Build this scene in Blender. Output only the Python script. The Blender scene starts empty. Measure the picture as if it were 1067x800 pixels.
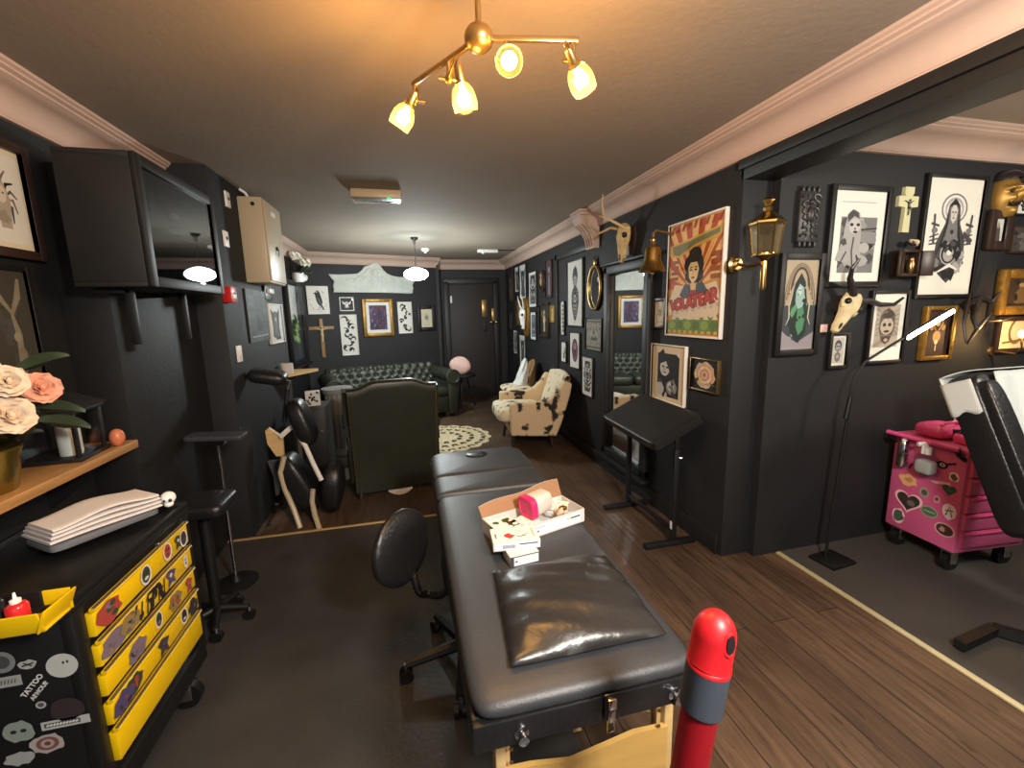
import bpy, bmesh, math, random
from mathutils import Vector, Matrix, Euler
import numpy as np
PI = math.pi
SC = bpy.context.scene
COL = SC.collection
# ---------------------------------------------------------------- camera
F, YAW, PITCH, ROLL, EYE = 447.56, math.radians(13.435), math.radians(9.393), math.radians(1.282), 1.5
_fw = Vector((math.sin(YAW)*math.cos(PITCH), math.cos(YAW)*math.cos(PITCH), -math.sin(PITCH)))
_r = Vector((math.cos(YAW), -math.sin(YAW), 0)); _d = _fw.cross(_r)
_r2 = math.cos(ROLL)*_r + math.sin(ROLL)*_d
_d2 = -math.sin(ROLL)*_r + math.cos(ROLL)*_d
EYEP = Vector((0, 0, EYE))
def ray(x, y): return _r2*(x-533.5) + _d2*(y-400) + _fw*F
def atz(x, y, z): d = ray(x, y); return EYEP + d*((z-EYE)/d.z)
def atx(x, y, X): d = ray(x, y); return EYEP + d*(X/d.x)
def aty(x, y, Y): d = ray(x, y); return EYEP + d*(Y/d.y)
def atplane(x, y, O, n):
    d = ray(x, y); return EYEP + d*((O-EYEP).dot(n)/d.dot(n))
cam = bpy.data.cameras.new('camera'); co = bpy.data.objects.new('camera', cam); COL.objects.link(co)
co.matrix_world = Matrix.Translation(EYEP) @ Matrix((( _r2.x, -_d2.x, -_fw.x), (_r2.y, -_d2.y, -_fw.y), (_r2.z, -_d2.z, -_fw.z))).to_4x4()
cam.sensor_width = 36; cam.sensor_fit = 'HORIZONTAL'; cam.lens = F*36/1067; cam.clip_start = .02
SC.camera = co
# ---------------------------------------------------------------- materials
def lin(c):
    return tuple(((v/255)/12.92 if v/255 <= .04045 else ((v/255+.055)/1.055)**2.4) for v in c)
MATS = {}
def P(name, rgb, rough=.5, metal=0., spec=.5, emit=None, es=0., coat=0., trans=0.):
    m = bpy.data.materials.new(name); m.use_nodes = True
    b = m.node_tree.nodes['Principled BSDF']
    b.inputs['Base Color'].default_value = (*lin(rgb), 1)
    b.inputs['Roughness'].default_value = rough; b.inputs['Metallic'].default_value = metal
    b.inputs['Specular IOR Level'].default_value = spec
    b.inputs['Coat Weight'].default_value = coat
    if trans: b.inputs['Transmission Weight'].default_value = trans
    if emit:
        b.inputs['Emission Color'].default_value = (*lin(emit), 1); b.inputs['Emission Strength'].default_value = es
    MATS[name] = m; return m
def noisy(m, scale=6., amt=.3, bump=0., bscale=None, stretch=(1, 1, 1), col2=None, thr=None, rvar=0.):
    """mix the base colour with a second one through object-space noise, and add a bump"""
    nt = m.node_tree; N = nt.nodes; L = nt.links; b = N['Principled BSDF']
    tc = N.new('ShaderNodeTexCoord'); mp = N.new('ShaderNodeMapping'); mp.inputs['Scale'].default_value = stretch
    L.new(tc.outputs['Object'], mp.inputs['Vector'])
    nz = N.new('ShaderNodeTexNoise'); nz.inputs['Scale'].default_value = scale; nz.inputs['Detail'].default_value = 6
    L.new(mp.outputs['Vector'], nz.inputs['Vector'])
    c = b.inputs['Base Color'].default_value[:3]
    rp = N.new('ShaderNodeValToRGB')
    lo, hi = (.3, .7) if thr is None else (thr-.03, thr+.03)
    rp.color_ramp.elements[0].position = lo; rp.color_ramp.elements[1].position = hi
    c2 = lin(col2) if col2 else tuple(v*(1-amt) for v in c)
    rp.color_ramp.elements[0].color = (*c2, 1); rp.color_ramp.elements[1].color = (*c, 1)
    L.new(nz.outputs['Fac'], rp.inputs['Fac']); L.new(rp.outputs['Color'], b.inputs['Base Color'])
    if bump:
        n2 = N.new('ShaderNodeTexNoise'); n2.inputs['Scale'].default_value = bscale or scale*8; n2.inputs['Detail'].default_value = 4
        L.new(mp.outputs['Vector'], n2.inputs['Vector'])
        bp = N.new('ShaderNodeBump'); bp.inputs['Strength'].default_value = bump; bp.inputs['Distance'].default_value = .01
        L.new(n2.outputs['Fac'], bp.inputs['Height']); L.new(bp.outputs['Normal'], b.inputs['Normal'])
    if rvar:
        mr = N.new('ShaderNodeMapRange'); r = b.inputs['Roughness'].default_value
        mr.inputs['To Min'].default_value = r-rvar; mr.inputs['To Max'].default_value = r+rvar
        L.new(nz.outputs['Fac'], mr.inputs['Value']); L.new(mr.outputs['Result'], b.inputs['Roughness'])
    return m
noisy(P('wall_paint', (28, 29, 32), .66), 3, .2, .12, 40, rvar=.08)
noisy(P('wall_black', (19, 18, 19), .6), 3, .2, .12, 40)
noisy(P('ceiling_paint', (152, 138, 124), .85), 1.2, .12, .15, 30)
noisy(P('cornice_paint', (190, 164, 150), .7), 3, .08)
noisy(P('black_gloss_paint', (27, 26, 26), .52), 4, .2, .08, 30)
noisy(P('door_paint', (42, 36, 36), .62), 4, .2, .05, 30)
noisy(P('black_mat_floor', (66, 64, 62), .5), 2.2, .55, .15, 60, rvar=.12)
noisy(P('grey_vinyl', (76, 73, 70), .55), 2, .3, .05, 60)
noisy(P('black_leather', (54, 56, 60), .46), 9, .15, .10, 160)
noisy(P('black_leather_soft', (26, 26, 28), .36), 9, .2, .25, 60)
noisy(P('black_film', (44, 43, 43), .32), 5, .2, .5, 14)
noisy(P('green_leather', (36, 38, 26), .38), 6, .3, .10, 120)
noisy(P('sofa_leather', (42, 46, 34), .44), 6, .3, .08, 120)
P('black_metal', (18, 18, 19), .5, .1); P('black_plastic', (18, 18, 19), .42); P('black_frame', (17, 16, 16), .5)
P('dark_brown_frame', (48, 34, 28), .4); P('white_frame', (225, 222, 214), .5)
noisy(P('gold_frame', (170, 128, 54), .4, .55), 30, .45, .3, 80)
P('brass', (168, 138, 82), .28, 1.); P('old_brass', (158, 132, 86), .3, .9); P('chrome', (205, 205, 208), .15, 1.)
P('steel', (150, 150, 152), .35, .9); P('gunmetal', (70, 68, 66), .3, .9)
noisy(P('beech_wood', (214, 180, 124), .5), 5, .18, .05, 40, stretch=(1, 8, 8))
noisy(P('plywood', (206, 164, 92), .4), 4, .15, .03, 40, stretch=(1, 6, 6))
noisy(P('oak_shelf', (178, 132, 78), .5), 5, .3, .05, 40, stretch=(10, 1, 10))
noisy(P('board_box', (180, 140, 92), .6), 3, .12)
P('white_plastic', (232, 230, 226), .45); P('white_paint_wood', (226, 222, 214), .55); noisy(P('old_white', (206, 210, 202), .7), 8, .16, .3, 40)
P('cream_metal', (186, 170, 142), .4); P('red_plastic', (178, 22, 30), .42); P('post_red', (132, 10, 24), .4); P('call_point_red', (190, 32, 34), .35)
P('grey_grip', (56, 62, 72), .5); P('yellow_paint', (214, 176, 8), .38); P('pink_paint', (206, 94, 142), .35); P('pink_plastic', (226, 84, 146), .3)
P('hot_pink_lid', (214, 44, 106), .35); P('tub_white', (212, 200, 190), .4); P('carton_white', (208, 206, 203), .5); P('carton_brown', (146, 108, 76), .7)
P('paper_white', (208, 203, 200), .85); P('grey_foam', (96, 98, 104), .8); P('candle_wax', (190, 192, 188), .5); noisy(P('salt_orange', (206, 120, 84), .4), 30, .3)
P('gold_pot', (150, 128, 62), .25, .9); P('leaf_green', (44, 56, 36), .5); P('leaf_bright', (112, 142, 84), .5); P('leaf_dark', (34, 42, 32), .5)
P('rose_cream', (214, 192, 166), .7); P('rose_pink', (214, 150, 124), .7); P('flower_white', (226, 222, 206), .7)
noisy(P('bone', (206, 178, 124), .55), 20, .35, .3, 60); noisy(P('pale_bone', (222, 206, 160), .55), 20, .3, .2, 60)
P('dark_horn', (40, 34, 32), .4); noisy(P('cow_hide', (214, 188, 150), .75), 8, 0, .25, 200, col2=(36, 27, 22), thr=.42)
noisy(P('cow_hide_light', (222, 208, 178), .75), 10, 0, .25, 200, col2=(60, 50, 40), thr=.4)
noisy(P('lace', (212, 196, 158), .9), 60, .2, .4, 120); P('pink_fabric', (224, 186, 178), .85); noisy(P('white_fabric', (226, 230, 228), .85), 5, .1, .3, 12)
P('towel_white', (192, 198, 196), .8); P('skin_gold', (160, 124, 60), .4, .6); P('cross_wood', (150, 118, 80), .55); P('cream_cross', (206, 204, 160), .5)
P('dark_relief', (44, 42, 42), .4); P('gloss_white', (236, 234, 232), .3); P('mirror_silver', (232, 232, 232), .02, 1.)
P('threshold_metal', (222, 190, 128), .35, .5); P('yellow_strip', (222, 212, 170), .4, .3); P('grey_stone', (132, 132, 130), .6)
P('green_led', (20, 200, 80), .4, emit=(40, 255, 110), es=1.5); P('lamp_bar', (255, 250, 240), .4, emit=(255, 240, 214), es=18.)
P('filament_bulb', (255, 200, 120), .4, emit=(255, 196, 96), es=34.); P('fairy_bulb', (255, 200, 120), .4, emit=(255, 170, 70), es=14.)
P('opal_glow', (240, 246, 246), .3, emit=(226, 246, 250), es=20.)
P('acrylic_red', (196, 36, 40), .2); P('ink_black', (28, 26, 30), .3)
def glassmat(name, tint=(255, 255, 255), refl=1., rough=0., frost=0.):
    m = bpy.data.materials.new(name); m.use_nodes = True; nt = m.node_tree; N = nt.nodes; L = nt.links
    N.clear(); o = N.new('ShaderNodeOutputMaterial'); mx = N.new('ShaderNodeMixShader'); t = N.new('ShaderNodeBsdfTransparent'); g = N.new('ShaderNodeBsdfGlossy')
    t.inputs['Color'].default_value = (*lin(tint), 1); g.inputs['Roughness'].default_value = rough
    fr = N.new('ShaderNodeFresnel'); ge = N.new('ShaderNodeNewGeometry'); mr = N.new('ShaderNodeMapRange'); mr.inputs['To Min'].default_value = 1.45; mr.inputs['To Max'].default_value = 1/1.45
    L.new(ge.outputs['Backfacing'], mr.inputs['Value']); L.new(mr.outputs[0], fr.inputs['IOR'])
    ml = N.new('ShaderNodeMath'); ml.operation = 'MULTIPLY'; ml.inputs[1].default_value = refl
    L.new(fr.outputs[0], ml.inputs[0]); L.new(ml.outputs[0], mx.inputs[0]); L.new(t.outputs[0], mx.inputs[1]); L.new(g.outputs[0], mx.inputs[2])
    out = mx.outputs[0]
    if frost:
        tr = N.new('ShaderNodeBsdfTranslucent'); tr.inputs['Color'].default_value = (*lin((250, 236, 200)), 1); m2 = N.new('ShaderNodeMixShader'); m2.inputs[0].default_value = frost
        L.new(out, m2.inputs[1]); L.new(tr.outputs[0], m2.inputs[2]); out = m2.outputs[0]
    L.new(out, o.inputs['Surface']); MATS[name] = m; return m
glassmat('pane', (252, 253, 253), .5); glassmat('smoked_pane', (170, 174, 176), 1.6); glassmat('lamp_glass', (255, 246, 226), .8, 0., .07); glassmat('lantern_glass', (244, 244, 236), 2.2, .05, .3); glassmat('clear_plastic', (236, 240, 242), 1.2)
def artmat():
    m = P('print_ink', (255, 255, 255), .6); nt = m.node_tree
    a = nt.nodes.new('ShaderNodeAttribute'); a.attribute_name = 'Col'
    nt.links.new(a.outputs['Color'], nt.nodes['Principled BSDF'].inputs['Base Color'])
artmat()
def woodfloor():
    m = P('floor_boards', (70, 48, 34), .42); nt = m.node_tree; N = nt.nodes; L = nt.links; b = N['Principled BSDF']
    tc = N.new('ShaderNodeTexCoord'); mp = N.new('ShaderNodeMapping'); mp.inputs['Rotation'].default_value = (0, 0, PI/2)
    L.new(tc.outputs['Object'], mp.inputs['Vector'])
    br = N.new('ShaderNodeTexBrick'); br.offset = .37; br.inputs['Scale'].default_value = 1
    br.inputs['Brick Width'].default_value = 4.1; br.inputs['Row Height'].default_value = .135; br.inputs['Mortar Size'].default_value = .0025; br.inputs['Mortar Smooth'].default_value = .3
    br.inputs['Color1'].default_value = (*lin((110, 90, 72)), 1); br.inputs['Color2'].default_value = (*lin((88, 71, 56)), 1); br.inputs['Mortar'].default_value = (*lin((30, 22, 18)), 1)
    L.new(mp.outputs[0], br.inputs['Vector'])
    m2 = N.new('ShaderNodeMapping'); m2.inputs['Scale'].default_value = (14, 1.2, 1); L.new(tc.outputs['Object'], m2.inputs['Vector'])
    nz = N.new('ShaderNodeTexNoise'); nz.inputs['Scale'].default_value = 3; nz.inputs['Detail'].default_value = 8; L.new(m2.outputs[0], nz.inputs['Vector'])
    rp = N.new('ShaderNodeValToRGB'); rp.color_ramp.elements[0].position = .3; rp.color_ramp.elements[0].color = (.28, .26, .26, 1); rp.color_ramp.elements[1].position = .68; rp.color_ramp.elements[1].color = (1, 1, 1, 1)
    L.new(nz.outputs['Fac'], rp.inputs['Fac'])
    mx = N.new('ShaderNodeMix'); mx.data_type = 'RGBA'; mx.blend_type = 'MULTIPLY'; mx.inputs['Factor'].default_value = .75
    L.new(br.outputs['Color'], mx.inputs[6]); L.new(rp.outputs['Color'], mx.inputs[7])
    n3 = N.new('ShaderNodeTexNoise'); n3.inputs['Scale'].default_value = 1.7; n3.inputs['Detail'].default_value = 5; L.new(tc.outputs['Object'], n3.inputs['Vector'])
    r3 = N.new('ShaderNodeValToRGB'); r3.color_ramp.elements[0].position = .35; r3.color_ramp.elements[0].color = (.62, .56, .52, 1); r3.color_ramp.elements[1].position = .66; r3.color_ramp.elements[1].color = (1.08, 1.0, .96, 1)
    L.new(n3.outputs['Fac'], r3.inputs['Fac'])
    m3 = N.new('ShaderNodeMix'); m3.data_type = 'RGBA'; m3.blend_type = 'MULTIPLY'; m3.inputs['Factor'].default_value = 1
    L.new(mx.outputs[2], m3.inputs[6]); L.new(r3.outputs['Color'], m3.inputs[7])
    m5 = N.new('ShaderNodeMapping'); m5.inputs['Scale'].default_value = (30, 7, 1); L.new(tc.outputs['Object'], m5.inputs['Vector'])
    n5 = N.new('ShaderNodeTexNoise'); n5.inputs['Scale'].default_value = 1.6; n5.inputs['Detail'].default_value = 3; L.new(m5.outputs[0], n5.inputs['Vector'])
    r5 = N.new('ShaderNodeValToRGB'); r5.color_ramp.elements[0].position = .29; r5.color_ramp.elements[0].color = (.3, .27, .25, 1); r5.color_ramp.elements[1].position = .36; r5.color_ramp.elements[1].color = (1, 1, 1, 1)
    e5 = r5.color_ramp.elements.new(.72); e5.color = (1, 1, 1, 1); e6 = r5.color_ramp.elements.new(.78); e6.color = (1.7, 1.6, 1.5, 1)
    L.new(n5.outputs['Fac'], r5.inputs['Fac']); m6 = N.new('ShaderNodeMix'); m6.data_type = 'RGBA'; m6.blend_type = 'MULTIPLY'; m6.inputs['Factor'].default_value = .8
    L.new(m3.outputs[2], m6.inputs[6]); L.new(r5.outputs['Color'], m6.inputs[7]); L.new(m6.outputs[2], b.inputs['Base Color'])
    mr = N.new('ShaderNodeMapRange'); mr.inputs['To Min'].default_value = .58; mr.inputs['To Max'].default_value = .34; L.new(n3.outputs['Fac'], mr.inputs['Value']); L.new(mr.outputs[0], b.inputs['Roughness'])
    bp = N.new('ShaderNodeBump'); bp.inputs['Strength'].default_value = .35; bp.inputs['Distance'].default_value = .004
    ad = N.new('ShaderNodeMath'); ad.operation = 'SUBTRACT'; L.new(nz.outputs['Fac'], ad.inputs[0]); L.new(br.outputs['Fac'], ad.inputs[1]); L.new(ad.outputs[0], bp.inputs['Height']); L.new(bp.outputs[0], b.inputs['Normal'])
woodfloor()
# ---------------------------------------------------------------- mesh builder
class MB:
    def __init__(s): s.v = []; s.f = []; s.m = []; s.c = []; s.mats = []; s.col = False
    def _mi(s, mat):
        if mat not in s.mats: s.mats.append(mat)
        return s.mats.index(mat)
    def add(s, vs, fs, mat, col=None, M=None):
        o = len(s.v); i = s._mi(mat)
        for p in vs:
            p = Vector(p); s.v.append(M @ p if M is not None else p)
        for f in fs:
            s.f.append([a+o for a in f]); s.m.append(i); s.c.append(col or (1, 1, 1))
        if col: s.col = True
        return s
    def box(s, c, d, mat, rot=None, bev=0., seg=2):
        bm = bmesh.new(); bmesh.ops.create_cube(bm, size=1)
        for v in bm.verts: v.co = Vector((v.co.x*d[0], v.co.y*d[1], v.co.z*d[2]))
        if bev: bmesh.ops.bevel(bm, geom=bm.edges[:], offset=min(bev, min(d)*.49), segments=seg, profile=.5, affect='EDGES')
        M = Matrix.Translation(c)
        if rot is not None: M = M @ (Euler(rot).to_matrix().to_4x4() if not isinstance(rot, Matrix) else rot)
        bm.verts.index_update()
        s.add([v.co.copy() for v in bm.verts], [[v.index for v in f.verts] for f in bm.faces], mat, None, M); bm.free(); return s
    def lathe(s, prof, mat, M=None, seg=24, cap=True):
        vs = []; fs = []; n = len(prof)
        for r, z in prof:
            for k in range(seg):
                a = 2*PI*k/seg; vs.append((r*math.cos(a), r*math.sin(a), z))
        for i in range(n-1):
            for k in range(seg):
                k2 = (k+1) % seg; fs.append([i*seg+k, i*seg+k2, (i+1)*seg+k2, (i+1)*seg+k])
        if cap:
            if prof[0][0] > 1e-5: fs.append(list(range(seg))[::-1])
            if prof[-1][0] > 1e-5: fs.append([(n-1)*seg+k for k in range(seg)])
        return s.add(vs, fs, mat, None, M)
    def tube(s, pts, r, mat, seg=10, closed=False):
        pts = [Vector(p) for p in pts]; n = len(pts); rs = r if isinstance(r, (list, tuple)) else [r]*n
        vs = []; fs = []; up = None
        for i in range(n):
            a = pts[i-1] if (i > 0 or closed) else pts[i]; b = pts[(i+1) % n] if (i < n-1 or closed) else pts[i]
            t = (b-a).normalized()
            if up is None: up = t.orthogonal().normalized()
            up = (up - t*up.dot(t)); up = up.normalized() if up.length > 1e-6 else t.orthogonal().normalized()
            w = t.cross(up)
            for k in range(seg):
                an = 2*PI*k/seg; vs.append(pts[i] + (up*math.cos(an)+w*math.sin(an))*rs[i])
        m = n if closed else n-1
        for i in range(m):
            j = (i+1) % n
            for k in range(seg):
                k2 = (k+1) % seg; fs.append([i*seg+k, i*seg+k2, j*seg+k2, j*seg+k])
        if not closed: fs.append(list(range(seg))[::-1]); fs.append([(n-1)*seg+k for k in range(seg)])
        return s.add(vs, fs, mat)
    def cyl(s, a, b, r, mat, r2=None, seg=16): return s.tube([a, b], [r, r if r2 is None else r2], mat, seg)
    def ell(s, c, rad, mat, rot=None, seg=20, rings=12, e=1.):
        vs = []; fs = []
        sg = lambda v: math.copysign(abs(v)**e, v)
        for i in range(rings+1):
            t = -PI/2+PI*i/rings
            for k in range(seg):
                a = 2*PI*k/seg
                vs.append((rad[0]*sg(math.cos(t))*sg(math.cos(a)), rad[1]*sg(math.cos(t))*sg(math.sin(a)), rad[2]*sg(math.sin(t))))
        for i in range(rings):
            for k in range(seg):
                k2 = (k+1) % seg; fs.append([i*seg+k, i*seg+k2, (i+1)*seg+k2, (i+1)*seg+k])
        M = Matrix.Translation(c)
        if rot is not None: M = M @ Euler(rot).to_matrix().to_4x4()
        return s.add(vs, fs, mat, None, M)
    def cushion(s, c, d, mat, rot=None, n=8, flat=.28, puff=0.):
        """soft rounded slab: superellipsoid-like box"""
        return s._soft(c, d, mat, rot, flat, puff)
    def _soft(s, c, d, mat, rot, e, puff):
        vs = []; fs = []; seg = 40; rings = 14
        sg = lambda v, q: math.copysign(abs(v)**q, v)
        for i in range(rings+1):
            t = -PI/2+PI*i/rings
            for k in range(seg):
                a = 2*PI*k/seg
                x = d[0]/2*sg(math.cos(t), e*1.3)*sg(math.cos(a), e); y = d[1]/2*sg(math.cos(t), e*1.3)*sg(math.sin(a), e); z = d[2]/2*sg(math.sin(t), e*1.6)
                if puff: z *= 1+puff*(1-(2*x/d[0])**2)*(1-(2*y/d[1])**2)
                vs.append((x, y, z))
        for i in range(rings):
            for k in range(seg):
                k2 = (k+1) % seg; fs.append([i*seg+k, i*seg+k2, (i+1)*seg+k2, (i+1)*seg+k])
        M = Matrix.Translation(c)
        if rot is not None: M = M @ (Euler(rot).to_matrix().to_4x4() if not isinstance(rot, Matrix) else rot)
        return s.add(vs, fs, mat, None, M)
    def prism(s, poly, h, mat, M=None):
        """polygon in local xy extruded along +z by h"""
        n = len(poly); vs = [(x, y, 0) for x, y in poly]+[(x, y, h) for x, y in poly]
        fs = [list(range(n))[::-1], list(range(n, 2*n))]+[[i, (i+1) % n, n+(i+1) % n, n+i] for i in range(n)]
        return s.add(vs, fs, mat, None, M)
    def sweep(s, prof, a, b, mat, side):
        """profile (out, z) swept from a to b; side = horizontal unit vector pointing out of the wall"""
        n = len(prof); vs = []
        for p in (a, b):
            for o, z in prof: vs.append((p[0]+side[0]*o, p[1]+side[1]*o, z))
        fs = [[i, (i+1) % n, n+(i+1) % n, n+i] for i in range(n)]+[list(range(n))[::-1], list(range(n, 2*n))]
        return s.add(vs, fs, mat)
    def grid(s, fn, nu, nv, mat, closeu=False, col=None):
        vs = [fn(i/nu, j/nv) for j in range(nv+1) for i in range(nu+1)]
        fs = [[j*(nu+1)+i, j*(nu+1)+i+1, (j+1)*(nu+1)+i+1, (j+1)*(nu+1)+i] for j in range(nv) for i in range(nu)]
        return s.add(vs, fs, mat, col)
    def build(s, name, parent=None, loc=None, rot=None, sharp=38, fix=True):
        me = bpy.data.meshes.new(name); me.from_pydata([tuple(v) for v in s.v], [], s.f)
        for m in s.mats: me.materials.append(MATS[m])
        me.polygons.foreach_set('material_index', s.m)
        if s.col:
            a = me.color_attributes.new('Col', 'FLOAT_COLOR', 'CORNER'); buf = []
            for p in me.polygons: buf += list((*s.c[p.index], 1.))*p.loop_total
            a.data.foreach_set('color', buf)
        elif fix:
            bm = bmesh.new(); bm.from_mesh(me); bmesh.ops.remove_doubles(bm, verts=bm.verts[:], dist=1e-6); bmesh.ops.recalc_face_normals(bm, faces=bm.faces[:]); bm.to_mesh(me); bm.free()
        me.polygons.foreach_set('use_smooth', [True]*len(me.polygons)); me.set_sharp_from_angle(angle=math.radians(sharp)); me.update()
        o = bpy.data.objects.new(name, me); COL.objects.link(o)
        if parent: o.parent = parent
        if loc is not None: o.location = loc
        if rot is not None: o.rotation_euler = rot
        return o
def tag(o, label=None, cat=None, group=None, kind=None):
    if label: o['label'] = label
    if cat: o['category'] = cat
    if group: o['group'] = group
    if kind: o['kind'] = kind
    return o
def T(name, label, cat, loc=(0, 0, 0), rz=0., group=None):
    o = bpy.data.objects.new(name, None); COL.objects.link(o); o.empty_display_size = .05
    o.location = loc; o.rotation_euler = (0, 0, rz); return tag(o, label, cat, group)
def S(mb, name): return tag(mb.build(name), kind='structure')
def RX(M, a): return M @ Matrix.Rotation(a, 4, 'X')
def along(p, d):
    """matrix with local z along d at p"""
    z = Vector(d).normalized(); x = z.orthogonal().normalized(); y = z.cross(x)
    return Matrix(((x.x, y.x, z.x, p[0]), (x.y, y.y, z.y, p[1]), (x.z, y.z, z.z, p[2]), (0, 0, 0, 1)))
def copy_tree(o, parent=None):
    c = o.copy(); COL.objects.link(c); c.parent = parent
    for ch in list(o.children): copy_tree(ch, c)
    return c
# ---------------------------------------------------------------- the setting
CHY = 4.50
WX, LX, BX, AY, DY, CZ, YB = 1.78, -1.45, -1.12, 2.01, 7.75, 2.42, -1.9
SA, SB = Vector((-1.45, 6.86, 0)), Vector((.56, 7.5, 0))
SU = (SB-SA).normalized(); SN = Vector((SU.y, -SU.x, 0))
m = MB(); m.box((.9, 3.0, -.05), (6.0, 10.0, .1), 'floor_boards'); S(m, 'floor')
m = MB(); m.box((-.475, .6, .002), (1.95, 5.0, .004), 'black_mat_floor'); S(m, 'floor_left')
m = MB(); m.box((3.35, .055, .002), (2.4, 3.91, .004), 'grey_vinyl'); S(m, 'floor_alcove')
m = MB(); m.box((-.5, 3.1, .006), (1.9, .022, .012), 'threshold_metal', bev=.004); S(m, 'trim_1')
m = MB(); m.box((2.14, .05, .006), (.03, 3.9, .012), 'yellow_strip', bev=.004); S(m, 'trim_2')
m = MB(); m.box((.165, 2.95, CZ+.05), (3.4, 9.9, .1), 'ceiling_paint'); S(m, 'ceiling')
m = MB(); m.box((3.3, .07, 2.52), (2.8, 4.1, .1), 'ceiling_paint'); S(m, 'ceiling_alcove')
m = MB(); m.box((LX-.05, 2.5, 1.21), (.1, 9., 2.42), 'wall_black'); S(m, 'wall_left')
m = MB(); m.box(((LX+BX)/2, (3.11+CHY)/2, 1.21), (BX-LX, CHY-3.11, 2.42), 'wall_paint', bev=.004); S(m, 'wall_chimney')
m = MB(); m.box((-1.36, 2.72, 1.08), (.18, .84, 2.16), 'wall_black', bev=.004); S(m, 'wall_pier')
m = MB()
for (a, b) in ((SA, SB),):
    c = (a+b)/2 - SN*.05
    m.box((c.x, c.y, 1.21), ((b-a).length, .1, 2.42), 'wall_paint', rot=(0, 0, math.atan2(SU.y, SU.x)))
S(m, 'wall_back')
m = MB(); m.box((1.17, DY+.05, 1.21), (1.3, .1, 2.42), 'wall_paint'); m.box((.54, 7.62, 1.21), (.05, .3, 2.42), 'wall_paint'); S(m, 'wall_door')
m = MB(); m.box((1.875, 4.92, 1.25), (.19, 5.72, 2.5), 'wall_paint', bev=.004); S(m, 'wall_right')
m = MB(); m.box((3.3, AY+.06, 1.3), (2.66, .12, 2.6), 'wall_paint'); S(m, 'wall_alcove')
m = MB(); m.box((4.65, .06, 1.3), (.1, 4., 2.6), 'wall_paint'); S(m, 'wall_far')
m = MB(); m.box((1.6, YB-.05, 1.3), (6.2, .1, 2.6), 'wall_paint'); S(m, 'wall_behind')
# beam over the opening with its stepped edge
m = MB(); m.box((1.875, .08, 2.3), (.19, 4.0, .26), 'black_gloss_paint', bev=.003); m.box((1.982, .08, 2.36), (.025, 4.0, .14), 'black_gloss_paint', bev=.003); m.box((1.767, .08, 2.245), (.02, 4.0, .05), 'black_gloss_paint', bev=.003); S(m, 'trim_3')
def cove(proj=.15, drop=.15, z=CZ):
    p = [(0, z), (proj, z), (proj, z-.012), (proj-.012, z-.018), (proj-.012, z-.026), (proj-.028, z-.032), (proj-.028, z-.040), (proj-.042, z-.046)]
    for i in range(7):
        a = i/6*PI/2
        p.append((.018+(proj-.066)*(1-math.sin(a)), z-.05-(drop-.066)*(1-math.cos(a))))
    return p+[(.014, z-drop+.012), (.02, z-drop+.006), (.02, z-drop), (0, z-drop)]
m = MB(); m.sweep(cove(), (WX, YB), (WX, DY), 'cornice_paint', (-1, 0)); S(m, 'trim_4')
m = MB(); m.sweep(cove(), (LX, YB), (LX, 3.11), 'cornice_paint', (1, 0)); m.sweep(cove(), (LX, CHY), (LX, 6.9), 'cornice_paint', (1, 0)); S(m, 'trim_5')
m = MB(); m.sweep(cove(.13), SA, SB+SU*.0, 'cornice_paint', (SN.x, SN.y)); S(m, 'trim_6')
m = MB(); m.sweep(cove(.13), (.5, DY), (WX, DY), 'cornice_paint', (0, -1)); S(m, 'trim_7')
m = MB(); m.sweep(cove(.17, .14, 2.47), (1.97, AY), (4.6, AY), 'cornice_paint', (0, -1)); S(m, 'trim_8')
# skirting on the right wall and the architrave of the blocked doorway
m = MB(); m.box((WX-.009, 4.92, .06), (.018, 5.66, .12), 'black_gloss_paint', bev=.004); S(m, 'baseboard_right')
m = MB()
ya, yb = atx(581, 265, WX).y, atx(614, 254, WX).y
zt = atx(583, 265, WX).z
for y in (ya,): m.box((WX-.012, y, zt/2), (.03, .07, zt), 'black_gloss_paint', bev=.006)
m.box((WX-.012, (ya+yb)/2, zt-.03), (.03, abs(ya-yb)+.07, .07), 'black_gloss_paint', bev=.006)
S(m, 'trim_9')
# door at the far end
d = MB(); d.box((1.14, DY-.02, 1.0), (.78, .05, 2.0), 'door_paint', bev=.004)
dr = S(d, 'door_1')
f = MB()
for x in (.70, 1.58): f.box((x, DY-.03, 1.03), (.09, .07, 2.06), 'black_gloss_paint', bev=.008)
f.box((1.14, DY-.03, 2.07), (.97, .07, .09), 'black_gloss_paint', bev=.008); f.build('door_frame', dr)
h = MB(); h.box((aty(505, 321, 7.7).x, DY-.05, aty(505, 321, 7.7).z), (.10, .012, .30), 'old_brass', bev=.004); h.build('finger_plate', dr)
h = MB(); q = aty(514.5, 328, 7.7); h.box((q.x, DY-.05, q.z), (.07, .012, .24), 'old_brass', bev=.004)
for dx in (-.05, .05): h.lathe([(0, 0), (.03, .005), (.035, .02), (.02, .035), (0, .04)], 'brass', along((q.x+dx, DY-.05, q.z-.13), (0, -1, 0)), 14)
h.build('door_lock', dr)
h = MB(); q = aty(505, 340, 7.7); h.box((q.x, DY-.05, q.z), (.05, .02, .2), 'black_frame', bev=.006); h.build('door_handle', dr)
h = MB(); q = aty(470, 312, 7.7); h.box((q.x+.0, DY-.06, q.z), (.03, .02, .12), 'white_plastic', bev=.003); h.build('door_hinge', dr)
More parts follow.
